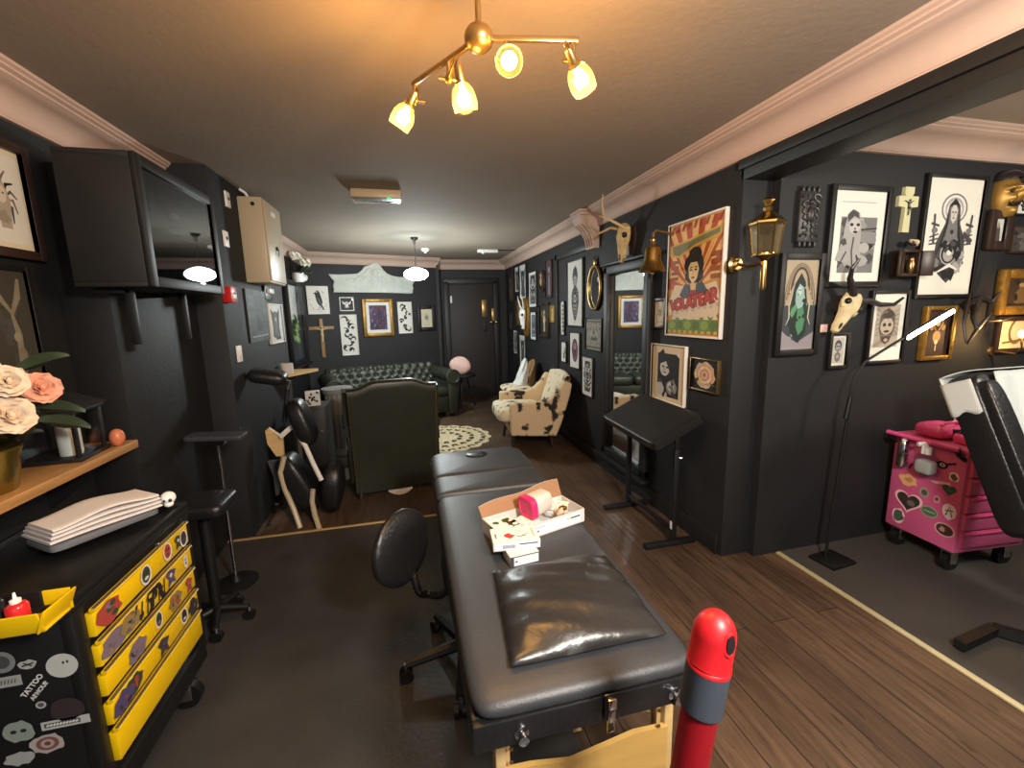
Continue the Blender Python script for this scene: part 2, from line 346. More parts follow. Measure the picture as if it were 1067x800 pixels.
# ---------------------------------------------------------------- drawn prints
class Art:
    """flat drawing in picture coordinates (u right, v up, 0..1) built as thin layered polygons"""
    def __init__(s, w, h, y=-.0): s.w = w; s.h = h; s.y = y; s.k = 0; s.mb = MB(); s.T = None
    def poly(s, pts, c):
        s.k += 1; y = s.y-.00006*s.k
        vs = [((u-.5)*s.w, y, v*s.h) for u, v in (pts if s.T is None else [s.T(p) for p in pts])]
        s.mb.add(vs, [list(range(len(vs)))], 'print_ink', lin(c)); return s
    def rect(s, a, b, c2, d2, c): return s.poly([(a, b), (c2, b), (c2, d2), (a, d2)], c)
    def ell(s, u, v, ru, rv, c, rot=0., n=20):
        asp = s.h/s.w; P_ = []
        for k in range(n):
            a = 2*PI*k/n; x = ru*math.cos(a); y = rv*math.sin(a)*asp
            P_.append((u+x*math.cos(rot)-y*math.sin(rot), v+(x*math.sin(rot)+y*math.cos(rot))/asp))
        return s.poly(P_, c)
    def line(s, pts, w, c, taper=False):
        asp = s.h/s.w; Q = [Vector((u, v*asp)) for u, v in pts]; n = len(Q); A = []; B = []
        for i in range(n):
            t = (Q[min(i+1, n-1)]-Q[max(i-1, 0)]).normalized(); nn = Vector((-t.y, t.x)); ww = w/2
            if taper: ww *= max(.08, math.sin(PI*(i+.4)/(n-.2)))
            A.append(Q[i]+nn*ww); B.append(Q[i]-nn*ww)
        for i in range(n-1):
            s.poly([(p.x, p.y/asp) for p in (A[i], A[i+1], B[i+1], B[i])], c); s.k -= 1
        s.k += 1; return s
    def blob(s, u, v, r, c, rnd, n=14, jag=.35, rv=None):
        asp = s.h/s.w
        return s.poly([(u+r*(1+rnd.uniform(-jag, jag))*math.cos(2*PI*k/n), v+(rv or r/asp)*(1+rnd.uniform(-jag, jag))*math.sin(2*PI*k/n)) for k in range(n)], c)
    def swirl(s, u, v, r, turns, w, c, d=1, a0=0):
        asp = s.h/s.w
        return s.line([(u+r*(1-i/22)*math.cos(a0+d*turns*2*PI*i/22), v+r*(1-i/22)*math.sin(a0+d*turns*2*PI*i/22)/asp) for i in range(20)], w, c, True)
    def text(s, txt, u, v, size, c, rot=0., sx=1., bold=0.):
        cu = bpy.data.curves.new('lettering', 'FONT'); cu.body = txt; cu.offset = bold; cu.align_x = 'CENTER'; cu.align_y = 'CENTER'; cu.size = size
        o = bpy.data.objects.new('lettering', cu); COL.objects.link(o)
        me = o.to_mesh(); s.k += 1; y = s.y-.00006*s.k; cr, sr = math.cos(rot), math.sin(rot)
        vs = [((u-.5)*s.w+(p.co.x*sx*cr-p.co.y*sr), y, v*s.h+(p.co.x*sx*sr+p.co.y*cr)) for p in me.vertices]
        fs = [list(p.vertices) for p in me.polygons]; fs = [f if (Vector(vs[f[1]])-Vector(vs[f[0]])).cross(Vector(vs[f[2]])-Vector(vs[f[0]])).y < 0 else f[::-1] for f in fs]
        s.mb.add(vs, fs, 'print_ink', lin(c)); o.to_mesh_clear(); bpy.data.objects.remove(o); bpy.data.curves.remove(cu); return s
    def build(s, name, parent, loc=None, rot=None): return s.mb.build(name, parent, loc, rot, fix=False)
K = (28, 26, 28); G1 = (70, 68, 70); G2 = (120, 118, 118); G3 = (168, 165, 162); WH = (228, 224, 216)
def a_crow(A):
    A.poly([(.40, .78), (.47, .84), (.55, .83), (.60, .76), (.66, .58), (.70, .42), (.66, .34), (.76, .16), (.70, .14), (.60, .28), (.50, .34), (.42, .46), (.38, .62), (.36, .72), (.28, .74)], K)
    A.ell(.46, .78, .02, .015, WH)
    for k in range(5): A.line([(.45+.03*k, .62-.05*k), (.58+.02*k, .46-.05*k)], .012, G2)
    A.line([(.55, .30), (.50, .18), (.38, .14)], .02, K); A.line([(.58, .28), (.58, .15)], .02, K)
    r = random.Random(5)
    for k in range(26):
        a = r.uniform(0, 2*PI); A.line([(.5+.36*math.cos(a), .48+.36*math.sin(a)), (.5+.41*math.cos(a+.12), .48+.41*math.sin(a+.1))], .012, G2)
def a_tribal(A, seed=1, n=9, ink=K):
    r = random.Random(seed); A.rect(.1, .06, .9, .94, WH)
    for k in range(n):
        v = .12+.76*k/(n-1); u = .5+.22*math.sin(k*1.7+seed)
        A.swirl(u, v, r.uniform(.2, .34), r.uniform(.5, .9), .13, ink, r.choice((-1, 1)), r.uniform(0, 6))
        A.blob(u+r.uniform(-.2, .2), v, .10, ink, r, 9, .5)
def a_totem(A, seed=1, bg=None, ink=K, mid=G2):
    r = random.Random(seed)
    if bg: A.rect(.1, .07, .9, .93, bg)
    pts = []
    for k in range(13):
        v = .1+.8*k/12; pts.append((.16+.18*abs(math.sin(k*1.3+seed))*math.sin(PI*(k+.6)/13.2)+.05, v))
    A.poly([(.5+a, v) for a, v in pts]+[(.5-a, v) for a, v in pts[::-1]], ink)
    for k in range(1, 12):
        a, v = pts[k]; c = r.choice((mid, G3, WH, G1))
        for sg in (-1, 1): A.ell(.5+sg*a*.5, v, a*.34, .022, c, sg*.5)
        A.ell(.5, v, .03, .02, r.choice((WH, K)))
    A.ell(.5, .74, .12, .09, G3); A.ell(.45, .75, .03, .015, K); A.ell(.55, .75, .03, .015, K); A.ell(.5, .69, .05, .012, K)
def a_bust(A, seed=1, dark=K):
    """standing ornamental lady: head with a tall headdress, collar and shaded dress"""
    A.poly([(.5, .93), (.62, .88), (.68, .78), (.64, .68), (.58, .62), (.72, .52), (.74, .36), (.66, .2), (.55, .08), (.45, .08), (.34, .2), (.26, .36), (.28, .52), (.42, .62), (.36, .68), (.32, .78), (.38, .88)], G1)
    A.ell(.5, .70, .10, .075, G3); A.poly([(.38, .74), (.42, .86), (.5, .91), (.58, .86), (.62, .74), (.5, .79)], K)
    A.ell(.46, .71, .022, .01, K); A.ell(.54, .71, .022, .01, K); A.ell(.5, .665, .03, .008, K)
    r = random.Random(seed)
    for k in range(9):
        v = .56-.05*k; w = .2-.012*k
        A.ell(.5, v, w, .012, r.choice((K, G2, G3))); A.ell(.5-w*.7, v-.02, .04, .018, G2, .6); A.ell(.5+w*.7, v-.02, .04, .018, G2, -.6)
    A.ell(.5, .42, .07, .06, WH); A.ell(.5, .42, .045, .04, K); A.ell(.5, .05, .02, .012, K)
def a_madonna(A):
    A.ell(.52, .75, .24, .13, G2); A.ell(.52, .75, .21, .115, WH); A.ell(.52, .745, .17, .10, G3); A.ell(.52, .735, .14, .085, WH)
    A.poly([(.52, .84), (.62, .78), (.66, .62), (.78, .48), (.80, .34), (.70, .2), (.54, .10), (.36, .18), (.24, .32), (.26, .46), (.38, .62), (.42, .78)], G1)
    A.poly([(.52, .82), (.60, .76), (.60, .62), (.70, .46), (.52, .40), (.34, .46), (.44, .62), (.44, .76)], G2)
    A.poly([(.52, .81), (.58, .74), (.57, .66), (.52, .62), (.47, .66), (.46, .74)], (205, 200, 192))
    for u in (.495, .545): A.ell(u, .72, .016, .007, K)
    A.line([(.52, .715), (.515, .69), (.525, .688)], .008, G1); A.ell(.52, .67, .02, .006, K)
    A.poly([(.44, .76), (.46, .80), (.52, .83), (.58, .80), (.60, .74), (.55, .78), (.49, .78)], K)
    for k in range(6):
        A.line([(.44-.02*k, .70-.05*k), (.40-.03*k, .50-.04*k)], .018, K, True); A.line([(.60+.02*k, .70-.05*k), (.64+.026*k, .50-.04*k)], .018, K, True)
    A.ell(.52, .55, .03, .02, K); A.ell(.51, .36, .16, .10, G3); A.ell(.51, .36, .135, .085, K); A.ell(.51, .355, .10, .065, G3); A.ell(.52, .375, .05, .03, WH); A.poly([(.44, .36), (.5, .42), (.58, .4), (.57, .37), (.5, .395)], K)
    r = random.Random(4)
    for k in range(26):
        a = r.uniform(0, 2*PI); A.blob(.52+.22*math.cos(a)*r.uniform(.6, 1.1), .31+.15*math.sin(a)*r.uniform(.6, 1.1), r.uniform(.04, .075), r.choice((K, K, G1, G2, G3)), r, 9, .5)
    A.line([(.34, .2), (.55, .26), (.7, .22)], .05, WH, True)
    for dx, sg in ((.20, -1), (.83, 1)):
        A.line([(dx, .44), (dx+sg*.03, .70)], .03, G1); A.line([(dx-.07, .62), (dx+.07, .60)], .03, G1); A.ell(dx, .56, .05, .025, G2)
        for k in range(3): A.line([(dx-.08, .5-.03*k), (dx+.07, .53-.04*k)], .02, G1)
    A.poly([(.74, .56), (.92, .48), (.88, .45), (.72, .51)], G1)
def a_bearlady(A):
    A.rect(.16, .10, .86, .72, G2)
    r = random.Random(8)
    for k in range(40): A.blob(r.uniform(.2, .82), r.uniform(.14, .68), r.uniform(.04, .08), r.choice((K, G1, G3, (100, 98, 98), (150, 147, 146))), r, 9, .4)
    A.rect(.50, .42, .86, .56, (140, 138, 136)); A.line([(.5, .58), (.86, .60)], .02, K); A.line([(.5, .44), (.86, .42)], .02, G1)
    A.poly([(.26, .70), (.24, .64), (.20, .45), (.10, .24), (.22, .22), (.46, .16), (.60, .22), (.56, .44), (.55, .62), (.50, .76), (.40, .80), (.30, .77)], G3)
    A.poly([(.28, .66), (.27, .74), (.36, .80), (.47, .77), (.50, .70), (.40, .73)], G1)
    A.ell(.42, .62, .11, .085, (196, 192, 188)); A.ell(.36, .635, .035, .018, K); A.ell(.485, .635, .035, .018, K); A.ell(.43, .59, .018, .012, G1); A.ell(.44, .555, .045, .014, K)
    A.line([(.42, .50), (.40, .34), (.44, .18)], .03, G1); A.ell(.64, .38, .10, .06, (176, 173, 170)); A.blob(.62, .24, .1, G3, r, 10, .3); A.blob(.24, .44, .05, G1, r)
    A.line([(.16, .16), (.30, .34)], .04, G1, True); A.line([(.5, .3), (.56, .2)], .03, K)
    A.line([(.14, .88), (.8, .88)], .008, G3)
def a_greenlady(A):
    A.rect(0, 0, 1, 1, (176, 158, 132)); A.rect(0, 0, 1, .5, (60, 66, 70)); A.poly([(0, .0), (1, .0), (1, .2), (.6, .1), (.2, .16), (0, .24)], (150, 140, 146))
    r = random.Random(3)
    for k in range(12): A.line([(.5+.44*math.cos(PI*i/12)*(1-.045*k), .5+.02*k+(.46-.025*k)*math.sin(PI*i/12)) for i in range(13)], .035, r.choice(((150, 128, 96), (92, 78, 60), (196, 178, 150), (70, 60, 52))), False)
    A.poly([(.5, .86), (.64, .76), (.72, .56), (.78, .36), (.74, .18), (.55, .07), (.36, .12), (.22, .28), (.24, .5), (.34, .74)], (30, 42, 40))
    A.poly([(.48, .74), (.60, .70), (.66, .58), (.60, .48), (.46, .46), (.38, .54), (.38, .66)], (150, 178, 170))
    A.ell(.49, .66, .06, .05, (186, 206, 196)); A.ell(.47, .67, .015, .01, K); A.ell(.52, .67, .015, .01, K)
    A.poly([(.46, .46), (.62, .48), (.70, .36), (.66, .22), (.54, .16), (.44, .26)], (76, 132, 96)); A.poly([(.28, .46), (.40, .52), (.44, .46), (.32, .36), (.24, .40)], (92, 148, 108))
    for k in range(14): A.blob(r.uniform(.25, .75), r.uniform(.12, .7), r.uniform(.02, .05), r.choice(((40, 70, 56), (104, 150, 122), (28, 32, 34), (130, 160, 150))), r, 8, .5)
    for sg in (-1, 1): A.line([(.5+sg*.22, .64), (.5+sg*.3, .5), (.5+sg*.28, .36), (.5+sg*.36, .28)], .04, (196, 184, 158), True)
def a_sphinx(A):
    A.rect(.14, .20, .86, .84, (178, 166, 150)); A.poly([(.5, .80), (.72, .70), (.74, .48), (.62, .30), (.5, .24), (.36, .30), (.26, .48), (.28, .70)], (98, 86, 78))
    A.ell(.5, .52, .20, .13, (190, 176, 158)); A.ell(.5, .70, .18, .07, (70, 60, 56)); A.ell(.42, .54, .05, .028, (50, 42, 40)); A.ell(.58, .54, .05, .028, (50, 42, 40)); A.ell(.5, .44, .09, .02, (60, 50, 46))
    for k in range(6):
        for sg in (-1, 1): A.line([(.5+sg*.2, .72-.05*k), (.5+sg*.34, .78-.08*k)], .022, (104, 92, 82), True)
    A.ell(.5, .31, .12, .05, (84, 72, 66)); A.ell(.5, .31, .06, .025, (190, 176, 158)); A.line([(.2, .38), (.8, .38)], .02, (150, 136, 120))
def a_skulllady(A, seed=0):
    A.rect(.12, .08, .88, .92, (196, 190, 178)); A.ell(.5, .66, .24, .19, G1); A.ell(.5, .62, .16, .13, G3); A.ell(.43, .64, .045, .03, K); A.ell(.57, .64, .045, .03, K); A.ell(.5, .53, .06, .018, K)
    A.poly([(.5, .48), (.72, .36), (.66, .18), (.5, .1), (.34, .18), (.28, .36)], (120, 110, 96)); A.ell(.5, .3, .1, .06, G3)
def a_heart(A):
    A.rect(.0, .0, 1, 1, (54, 30, 28)); A.ell(.5, .42, .16, .13, (206, 150, 88)); A.poly([(.34, .46), (.66, .46), (.5, .2)], (206, 150, 88)); A.ell(.5, .3, .07, .05, (240, 216, 170))
    for sg in (-1, 1): A.line([(.5+sg*.06, .56), (.5+sg*.2, .72), (.5+sg*.12, .84)], .05, (214, 166, 96), True); A.ell(.5+sg*.24, .62, .09, .06, (190, 128, 70), sg*.6)
    A.ell(.5, .72, .1, .07, (226, 190, 130)); A.line([(.5, .1), (.5, .22)], .04, (240, 216, 170))
def a_nun(A):
    A.rect(.17, .08, .83, .86, (30, 24, 24)); r = random.Random(6)
    A.poly([(.17, .08), (.17, .3), (.3, .34), (.4, .22), (.5, .12), (.48, .08)], (196, 192, 186)); A.poly([(.22, .86), (.34, .94), (.42, .82)], (24, 20, 20)); A.poly([(.74, .86), (.83, .80), (.83, .92)], WH)
    A.ell(.40, .60, .15, .15, (214, 208, 198)); A.poly([(.24, .66), (.28, .8), (.42, .84), (.58, .76), (.58, .5), (.5, .62), (.44, .72)], K)
    A.ell(.35, .62, .04, .018, K); A.ell(.47, .61, .04, .018, K); A.line([(.41, .60), (.40, .55)], .02, G2); A.ell(.41, .515, .05, .012, (60, 30, 30)); A.line([(.36, .60), (.34, .5)], .012, G1)
    A.ell(.62, .26, .16, .13, (150, 146, 142)); A.ell(.60, .28, .10, .08, (216, 210, 200)); A.ell(.57, .29, .02, .014, K); A.ell(.65, .29, .02, .014, K)
    for k in range(12): A.blob(r.uniform(.2, .8), r.uniform(.1, .45), .04, r.choice((G1, G2, K)), r, 8, .5)
def a_rose(A):
    A.rect(0, 0, 1, 1, (26, 24, 24)); r = random.Random(2)
    for R, c in ((.36, (214, 182, 152)), (.30, (196, 158, 130)), (.24, (224, 194, 166)), (.17, (188, 146, 120)), (.11, (222, 188, 160)), (.06, (160, 116, 96))):
        for k in range(7):
            a = 2*PI*k/7+R*9; A.blob(.5+R*.55*math.cos(a), .5+R*.55*math.sin(a), R*.55, tuple(max(0, v+r.randint(-14, 14)) for v in c), r, 12, .16)
    A.poly([(.1, .3), (.3, .4), (.26, .24)], (64, 66, 48)); A.poly([(.9, .2), (.7, .3), (.78, .16)], (64, 66, 48))
def a_purple(A):
    A.rect(0, 0, 1, 1, (60, 44, 80)); r = random.Random(9)
    for k in range(60): A.blob(r.random()*.9+.05, r.random()*.9+.05, r.uniform(.04, .1), r.choice(((44, 34, 64), (92, 74, 122), (80, 30, 50), (120, 104, 150), (34, 28, 50), (110, 50, 66))), r, 9, .45)
    for k in range(5): A.line([(.2+.15*k, .1), (.24+.14*k, .5), (.18+.16*k, .88)], .05, (34, 26, 46), True)
def a_ornate(A, c0=(150, 146, 134), c1=(70, 68, 62)):
    A.rect(0, 0, 1, 1, c0); r = random.Random(12)
    for k in range(6):
        for j in range(5):
            A.swirl(.12+.19*j, .1+.16*k, .085, .8, .022, c1, r.choice((-1, 1)), r.uniform(0, 6))
    A.ell(.5, .5, .2, .14, (176, 170, 156)); A.poly([(.3, .3), (.5, .7), (.7, .3)], c1); A.ell(.5, .46, .1, .07, c0)
    A.line([(.05, .92), (.95, .92)], .04, c1); A.line([(.05, .08), (.95, .08)], .04, c1)
def a_dark(A, seed=0, a=(64, 48, 40), b=(120, 94, 74)):
    r = random.Random(seed); A.rect(0, 0, 1, 1, a)
    A.poly([(.3, .06), (.7, .06), (.66, .5), (.58, .62), (.6, .8), (.5, .88), (.4, .8), (.42, .62), (.34, .5)], b); A.ell(.5, .76, .1, .07, tuple(min(255, v+50) for v in b))
    for k in range(16): A.blob(r.uniform(.1, .9), r.uniform(.05, .95), r.uniform(.03, .08), r.choice((a, b, tuple(v//2 for v in a))), r, 8, .5)
def a_figure(A):
    A.rect(0, 0, 1, 1, (40, 34, 30)); A.poly([(.42, .12), (.62, .12), (.60, .4), (.66, .56), (.56, .68), (.5, .66), (.4, .6), (.36, .46), (.46, .34)], (196, 172, 130)); A.ell(.52, .75, .09, .07, (206, 184, 146)); A.line([(.4, .58), (.24, .7), (.3, .82)], .06, (196, 172, 130), True)
    A.line([(.62, .56), (.76, .46)], .06, (180, 156, 116), True)
def a_key(A):
    for k in range(7): A.ell(.5, .12+.125*k, .2, .045, K); A.ell(.5, .12+.125*k, .1, .02, G3)
    A.line([(.5, .06), (.5, .94)], .08, G1)
def a_oval(A):
    A.ell(.5, .5, .30, .34, (84, 52, 66)); A.ell(.5, .5, .22, .27, (112, 70, 92)); A.ell(.5, .62, .13, .09, (176, 140, 150)); A.ell(.45, .64, .03, .02, K); A.ell(.55, .64, .03, .02, K); A.ell(.5, .4, .15, .1, (60, 34, 48)); A.line([(.4, .5), (.6, .5)], .03, (40, 24, 34))
def a_moon(A):
    A.ell(.52, .55, .25, .2, G1); A.ell(.46, .58, .18, .15, WH); A.line([(.45, .62), (.7, .2)], .08, K, True); A.blob(.5, .25, .14, G1, random.Random(1))
def a_blue(A): A.rect(.14, .1, .86, .9, (150, 164, 186)); a_totem(A, 7, None, (44, 50, 70), (110, 128, 160))
def a_bat(A):
    A.rect(.08, .08, .92, .92, K); A.ell(.5, .5, .16, .2, WH); A.poly([(.34, .6), (.14, .78), (.2, .5), (.36, .46)], WH); A.poly([(.66, .6), (.86, .78), (.8, .5), (.64, .46)], WH); A.ell(.44, .54, .04, .05, K); A.ell(.56, .54, .04, .05, K); A.rect(.42, .2, .58, .3, WH); A.rect(.3, .24, .7, .28, WH)
def a_statue(A):
    A.rect(.08, .06, .92, .94, (222, 222, 218)); A.poly([(.2, .06), (.26, .4), (.2, .7), (.14, .9), (.34, .8), (.5, .84), (.66, .8), (.84, .92), (.78, .68), (.72, .4), (.8, .06)], (58, 60, 62)); A.line([(.4, .1), (.44, .6)], .08, G2, True); A.line([(.6, .1), (.56, .6)], .08, G2, True); A.ell(.5, .62, .08, .06, G3)
    A.line([(.2, .12), (.4, .05)], .1, WH, True)
def a_sheet(A):
    A.rect(.0, .0, 1, 1, (210, 200, 176)); r = random.Random(14)
    A.blob(.5, .52, .2, (150, 138, 120), r, 12, .3); A.line([(.34, .66), (.5, .78), (.66, .62), (.5, .3)], .03, (90, 80, 70)); A.ell(.45, .6, .08, .05, (110, 100, 90)); A.line([(.2, .14), (.8, .14)], .02, (120, 110, 100))
def a_medusa(A):
    A.rect(.06, .06, .94, .94, (206, 204, 196)); r = random.Random(21)
    for k in range(12):
        a = 2*PI*k/12; A.line([(.42+.1*math.cos(a), .52+.06*math.sin(a)), (.42+.26*math.cos(a+.4), .52+.16*math.sin(a+.4)), (.42+.38*math.cos(a), .52+.3*math.sin(a))], .07, r.choice((G1, K, (110, 100, 92))), True)
    A.poly([(.3, .2), (.55, .2), (.62, .5), (.5, .68), (.32, .62)], (160, 150, 136)); A.ell(.42, .54, .12, .09, (196, 186, 170)); A.ell(.38, .55, .02, .012, K); A.ell(.47, .55, .02, .012, K); A.blob(.4, .3, .14, (140, 130, 116), r)
def a_ghostfig(A):
    A.rect(0, 0, 1, 1, (58, 54, 46)); c = (122, 114, 94); r = random.Random(3)
    A.line([(.7, .06), (.66, .3), (.7, .5), (.62, .7)], .12, c, True); A.line([(.62, .68), (.4, .84), (.2, .92)], .12, c, True); A.line([(.64, .66), (.8, .8), (.86, .94)], .12, c, True); A.line([(.3, .78), (.1, .7)], .08, c, True)
    A.ell(.66, .48, .07, .04, (136, 128, 106)); A.ell(.70, .34, .08, .06, (110, 102, 84)); A.blob(.6, .1, .2, (92, 86, 70), r, 12, .4); A.blob(.2, .16, .16, (84, 76, 60), r, 12, .4)
def a_brick(A):
    A.rect(0, 0, 1, 1, (66, 74, 78)); r = random.Random(4)
    for k in range(9):
        for j in range(3): A.rect(.02+.33*j+(.12 if k % 2 else 0)*.5, .02+.11*k, .02+.33*j+.29, .02+.11*k+.09, r.choice(((58, 66, 70), (74, 84, 88), (50, 56, 60))))
    A.poly([(.4, .2), (.6, .2), (.66, .36), (.52, .5), (.44, .44)], (30, 32, 34)); A.line([(.1, .1), (.9, .12)], .02, (150, 160, 164))
def a_poster(A):
    A.rect(0, 0, 1, 1, (206, 150, 74))
    for k in range(22):
        a = math.radians(8+164*k/21); c = (186, 84, 40) if k % 2 else (232, 190, 120)
        a2 = a+math.radians(164/21); A.poly([(.5+.1*math.cos(a), .42+.06*math.sin(a)), (min(1, max(0, .5+.95*math.cos(a))), min(.99, .42+.8*math.sin(a))), (min(1, max(0, .5+.95*math.cos(a2))), min(.99, .42+.8*math.sin(a2))), (.5+.1*math.cos(a2), .42+.06*math.sin(a2))], c)
    for k in range(9): A.poly([(.02+.108*k, .93), (.07+.108*k, .93), (.11+.108*k, .99), (.06+.108*k, .99)], (160, 70, 44))
    A.poly([(.03, .82), (.4, .85), (.97, .9), (.97, .84), (.9, .80), (.5, .77), (.2, .70), (.05, .72)], (206, 168, 70)); A.poly([(.06, .81), (.4, .83), (.92, .88), (.92, .84), (.5, .79), (.2, .72), (.08, .74)], (122, 122, 84))
    for k in range(4): A.rect(.05, .5+.05*k, .2, .53+.05*k, (150, 84, 44)); A.rect(.8, .48+.06*k, .95, .52+.06*k, (150, 84, 44))
    A.poly([(0, .28), (.14, .46), (.4, .44), (.6, .42), (.9, .46), (1, .30), (1, .2), (.7, .12), (.3, .12), (0, .22)], (226, 208, 180))
    A.poly([(.24, .36), (.34, .46), (.5, .44), (.66, .47), (.78, .38), (.6, .3), (.4, .3)], (70, 80, 96)); A.poly([(.4, .3), (.46, .42), (.54, .42), (.6, .3)], (170, 56, 56))
    A.ell(.5, .62, .18, .105, (40, 44, 48)); A.ell(.52, .70, .12, .07, (34, 38, 42)); A.poly([(.36, .6), (.34, .5), (.44, .46), (.6, .46), (.68, .5), (.66, .62)], (40, 44, 48))
    A.poly([(.40, .60), (.44, .64), (.56, .64), (.60, .58), (.57, .50), (.49, .45), (.42, .51)], (232, 206, 158)); A.poly([(.44, .46), (.56, .46), (.55, .40), (.46, .40)], (224, 194, 146))
    A.ell(.45, .575, .025, .008, K); A.ell(.54, .575, .025, .008, K); A.line([(.43, .595), (.48, .60)], .012, K); A.line([(.52, .60), (.57, .595)], .012, K); A.line([(.495, .57), (.485, .535), (.50, .532)], .008, (170, 120, 80)); A.ell(.495, .508, .035, .009, (176, 40, 44))
    A.poly([(.03, .20), (.1, .19), (.5, .215), (.95, .29), (.98, .34), (.94, .385), (.5, .33), (.06, .325)], (236, 222, 196))
    for k, ch in enumerate('VOLATEAR'):
        u = .12+.109*k; v = .255+.012*k+.006*math.sin(k); r_ = .04+.02*k
        A.text(ch, u, v, A.h*.135, (120, 40, 26), r_, .95, .014); A.text(ch, u, v, A.h*.130, (190, 62, 36), r_, .9, .006)
    for k in range(18): A.ell(.05+.053*k, .19+.006*((k*7) % 3)+.004*k, .03, .016, ((222, 208, 184), (200, 184, 160))[k % 2])
    A.poly([(.02, .02), (.98, .02), (.98, .12), (.8, .17), (.5, .14), (.2, .16), (.02, .12)], (112, 138, 62))
    for k in range(6): A.ell(.12+.155*k, .09, .07, .04, ((140, 164, 78), (92, 120, 56))[k % 2]); A.poly([(.1+.155*k, .14), (.14+.155*k, .2), (.2+.155*k, .14)], (222, 214, 190))
    for k in range(9): A.ell(.06+.11*k, .03, .035, .014, (214, 176, 84))
def a_warm(A):
    A.rect(0, 0, 1, 1, (224, 204, 160)); A.swirl(.4, .5, .3, 1.2, .05, (120, 96, 62)); A.swirl(.7, .55, .2, 1., .05, (120, 96, 62), -1)
    A.line([(.1, .2), (.5, .3), (.9, .2)], .03, (120, 96, 62))
def a_photo(A): A.rect(0, 0, 1, 1, (206, 206, 200)); A.poly([(.2, .0), (.3, .5), (.5, .9), (.7, .6), (.8, .0)], (84, 74, 66)); A.ell(.5, .68, .14, .1, (150, 136, 120))
# ---------------------------------------------------------------- framed pictures
PLANES = {'R': (Vector((WX, 0, 0)), Vector((-1, 0, 0)), Vector((0, -1, 0))), 'A': (Vector((0, AY, 0)), Vector((0, -1, 0)), Vector((1, 0, 0))),
          'C': (Vector((BX, 0, 0)), Vector((1, 0, 0)), Vector((0, 1, 0))), 'L': (Vector((LX, 0, 0)), Vector((1, 0, 0)), Vector((0, 1, 0))),
          'S': (SA, SN, SU), 'D': (Vector((0, DY, 0)), Vector((0, -1, 0)), Vector((1, 0, 0)))}
def quad_on(pl, quad, off=.02):
    O, n, u = PLANES[pl]; pts = [atplane(x, y, O+n*off, n) for x, y in quad]
    us = [(p-O).dot(u) for p in pts]; zs = [p.z for p in pts]
    w = (us[1]+us[3]-us[0]-us[2])/2; h = (zs[0]+zs[1]-zs[2]-zs[3])/2
    uc = sum(us)/4; zc = sum(zs)/4; base = O+u*uc
    return Vector((base.x, base.y, zc)), w, h, math.atan2(u.y, u.x)
def picture(pl, quad, label, art, fw=.012, fmat='black_frame', mat=None, mw=0., paper=WH, name='framed_picture', cat='picture', group=None, dep=.026, tilt=0., glass=True, bev=.003):
    if len(quad) == 2: (a, b), (c, d) = quad; quad = [(a, b), (c, b), (a, d), (c, d)]
    c, w, h, rz = quad_on(pl, quad, dep*.6)
    group = group or {'R': 'pictures on the right wall', 'A': 'pictures on the alcove wall', 'S': 'pictures above the sofa', 'C': 'pictures on the chimney breast', 'L': 'pictures on the left wall'}[pl]
    t = T(name, label, cat, (c.x, c.y, c.z-h/2), rz, group)
    if tilt: t.rotation_euler = (0, tilt, rz)
    m = MB()
    if fw:
        for x in (-w/2-fw/2, w/2+fw/2): m.box((x, -dep/2, h/2), (fw, dep, h+2*fw), fmat, bev=bev)
        for z in (-fw/2, h+fw/2): m.box((0, -dep/2, z), (w, dep, fw), fmat, bev=bev)
        m.box((0, -.003, h/2), (w, .004, h), fmat)
        m.build('frame', t)
        y = -dep*.45
    else: m.box((0, -dep/2, h/2), (w, dep, h), fmat); m.build('backing', t); y = -dep-.0005
    A = Art(w, h, y); A.rect(0, 0, 1, 1, paper)
    if mw:
        mu, mv = mw/w, mw/h; A.T = lambda p: (mu+p[0]*(1-2*mu), mv+p[1]*(1-2*mv))
    art(A); A.build('print', t)
    if glass and fw:
        g = MB(); yg = -dep*.72; g.add([(-w/2, yg, 0), (w/2, yg, 0), (w/2, yg, h), (-w/2, yg, h)], [[0, 1, 2, 3]], 'pane'); g.build('glass', t, fix=False)
    return t
Q = lambda *a: [(a[0], a[1]), (a[2], a[3]), (a[4], a[5]), (a[6], a[7])]   # top-left, top-right, bottom-left, bottom-right
BK = 'small black and white picture'
# back wall above the sofa
picture('S', Q(318.5, 298, 341, 298, 321.5, 327.5, 344, 327), 'white canvas with a black crow perched in scratched lines, above the crucifix', a_crow, fw=0, fmat='white_frame', name='crow_print')
picture('S', Q(354.5, 310.5, 367.5, 310.5, 355, 323, 368, 323), 'tiny square white framed picture of a white winged skull on black', a_bat, fw=.014, fmat='white_frame', paper=K)
picture('S', Q(354.5, 328.5, 371, 328.5, 357.5, 369.5, 373, 369), 'tall white framed print of black curling shapes, left of the purple gold framed picture', lambda A: a_tribal(A, 3, 9), fw=.012, fmat='white_frame')
picture('S', Q(380.5, 314.5, 405, 315, 383, 347, 408, 346.5), 'purple and red painting in a wide gold frame with white mount over the sofa', a_purple, fw=.055, fmat='gold_frame', mw=.05, bev=.012, dep=.04)
picture('S', Q(414.5, 315.5, 428, 315, 416.5, 346.5, 429.5, 346.5), 'tall white framed black print right of the gold framed picture', lambda A: a_tribal(A, 8, 7), fw=.012, fmat='white_frame')
picture('S', Q(438.5, 322, 450, 322, 439.5, 341, 450.5, 340.5), 'small pale sketch in a wide black frame next to the door corner', a_sheet, fw=.06, fmat='black_frame', bev=.012, dep=.04, paper=(210, 200, 176))
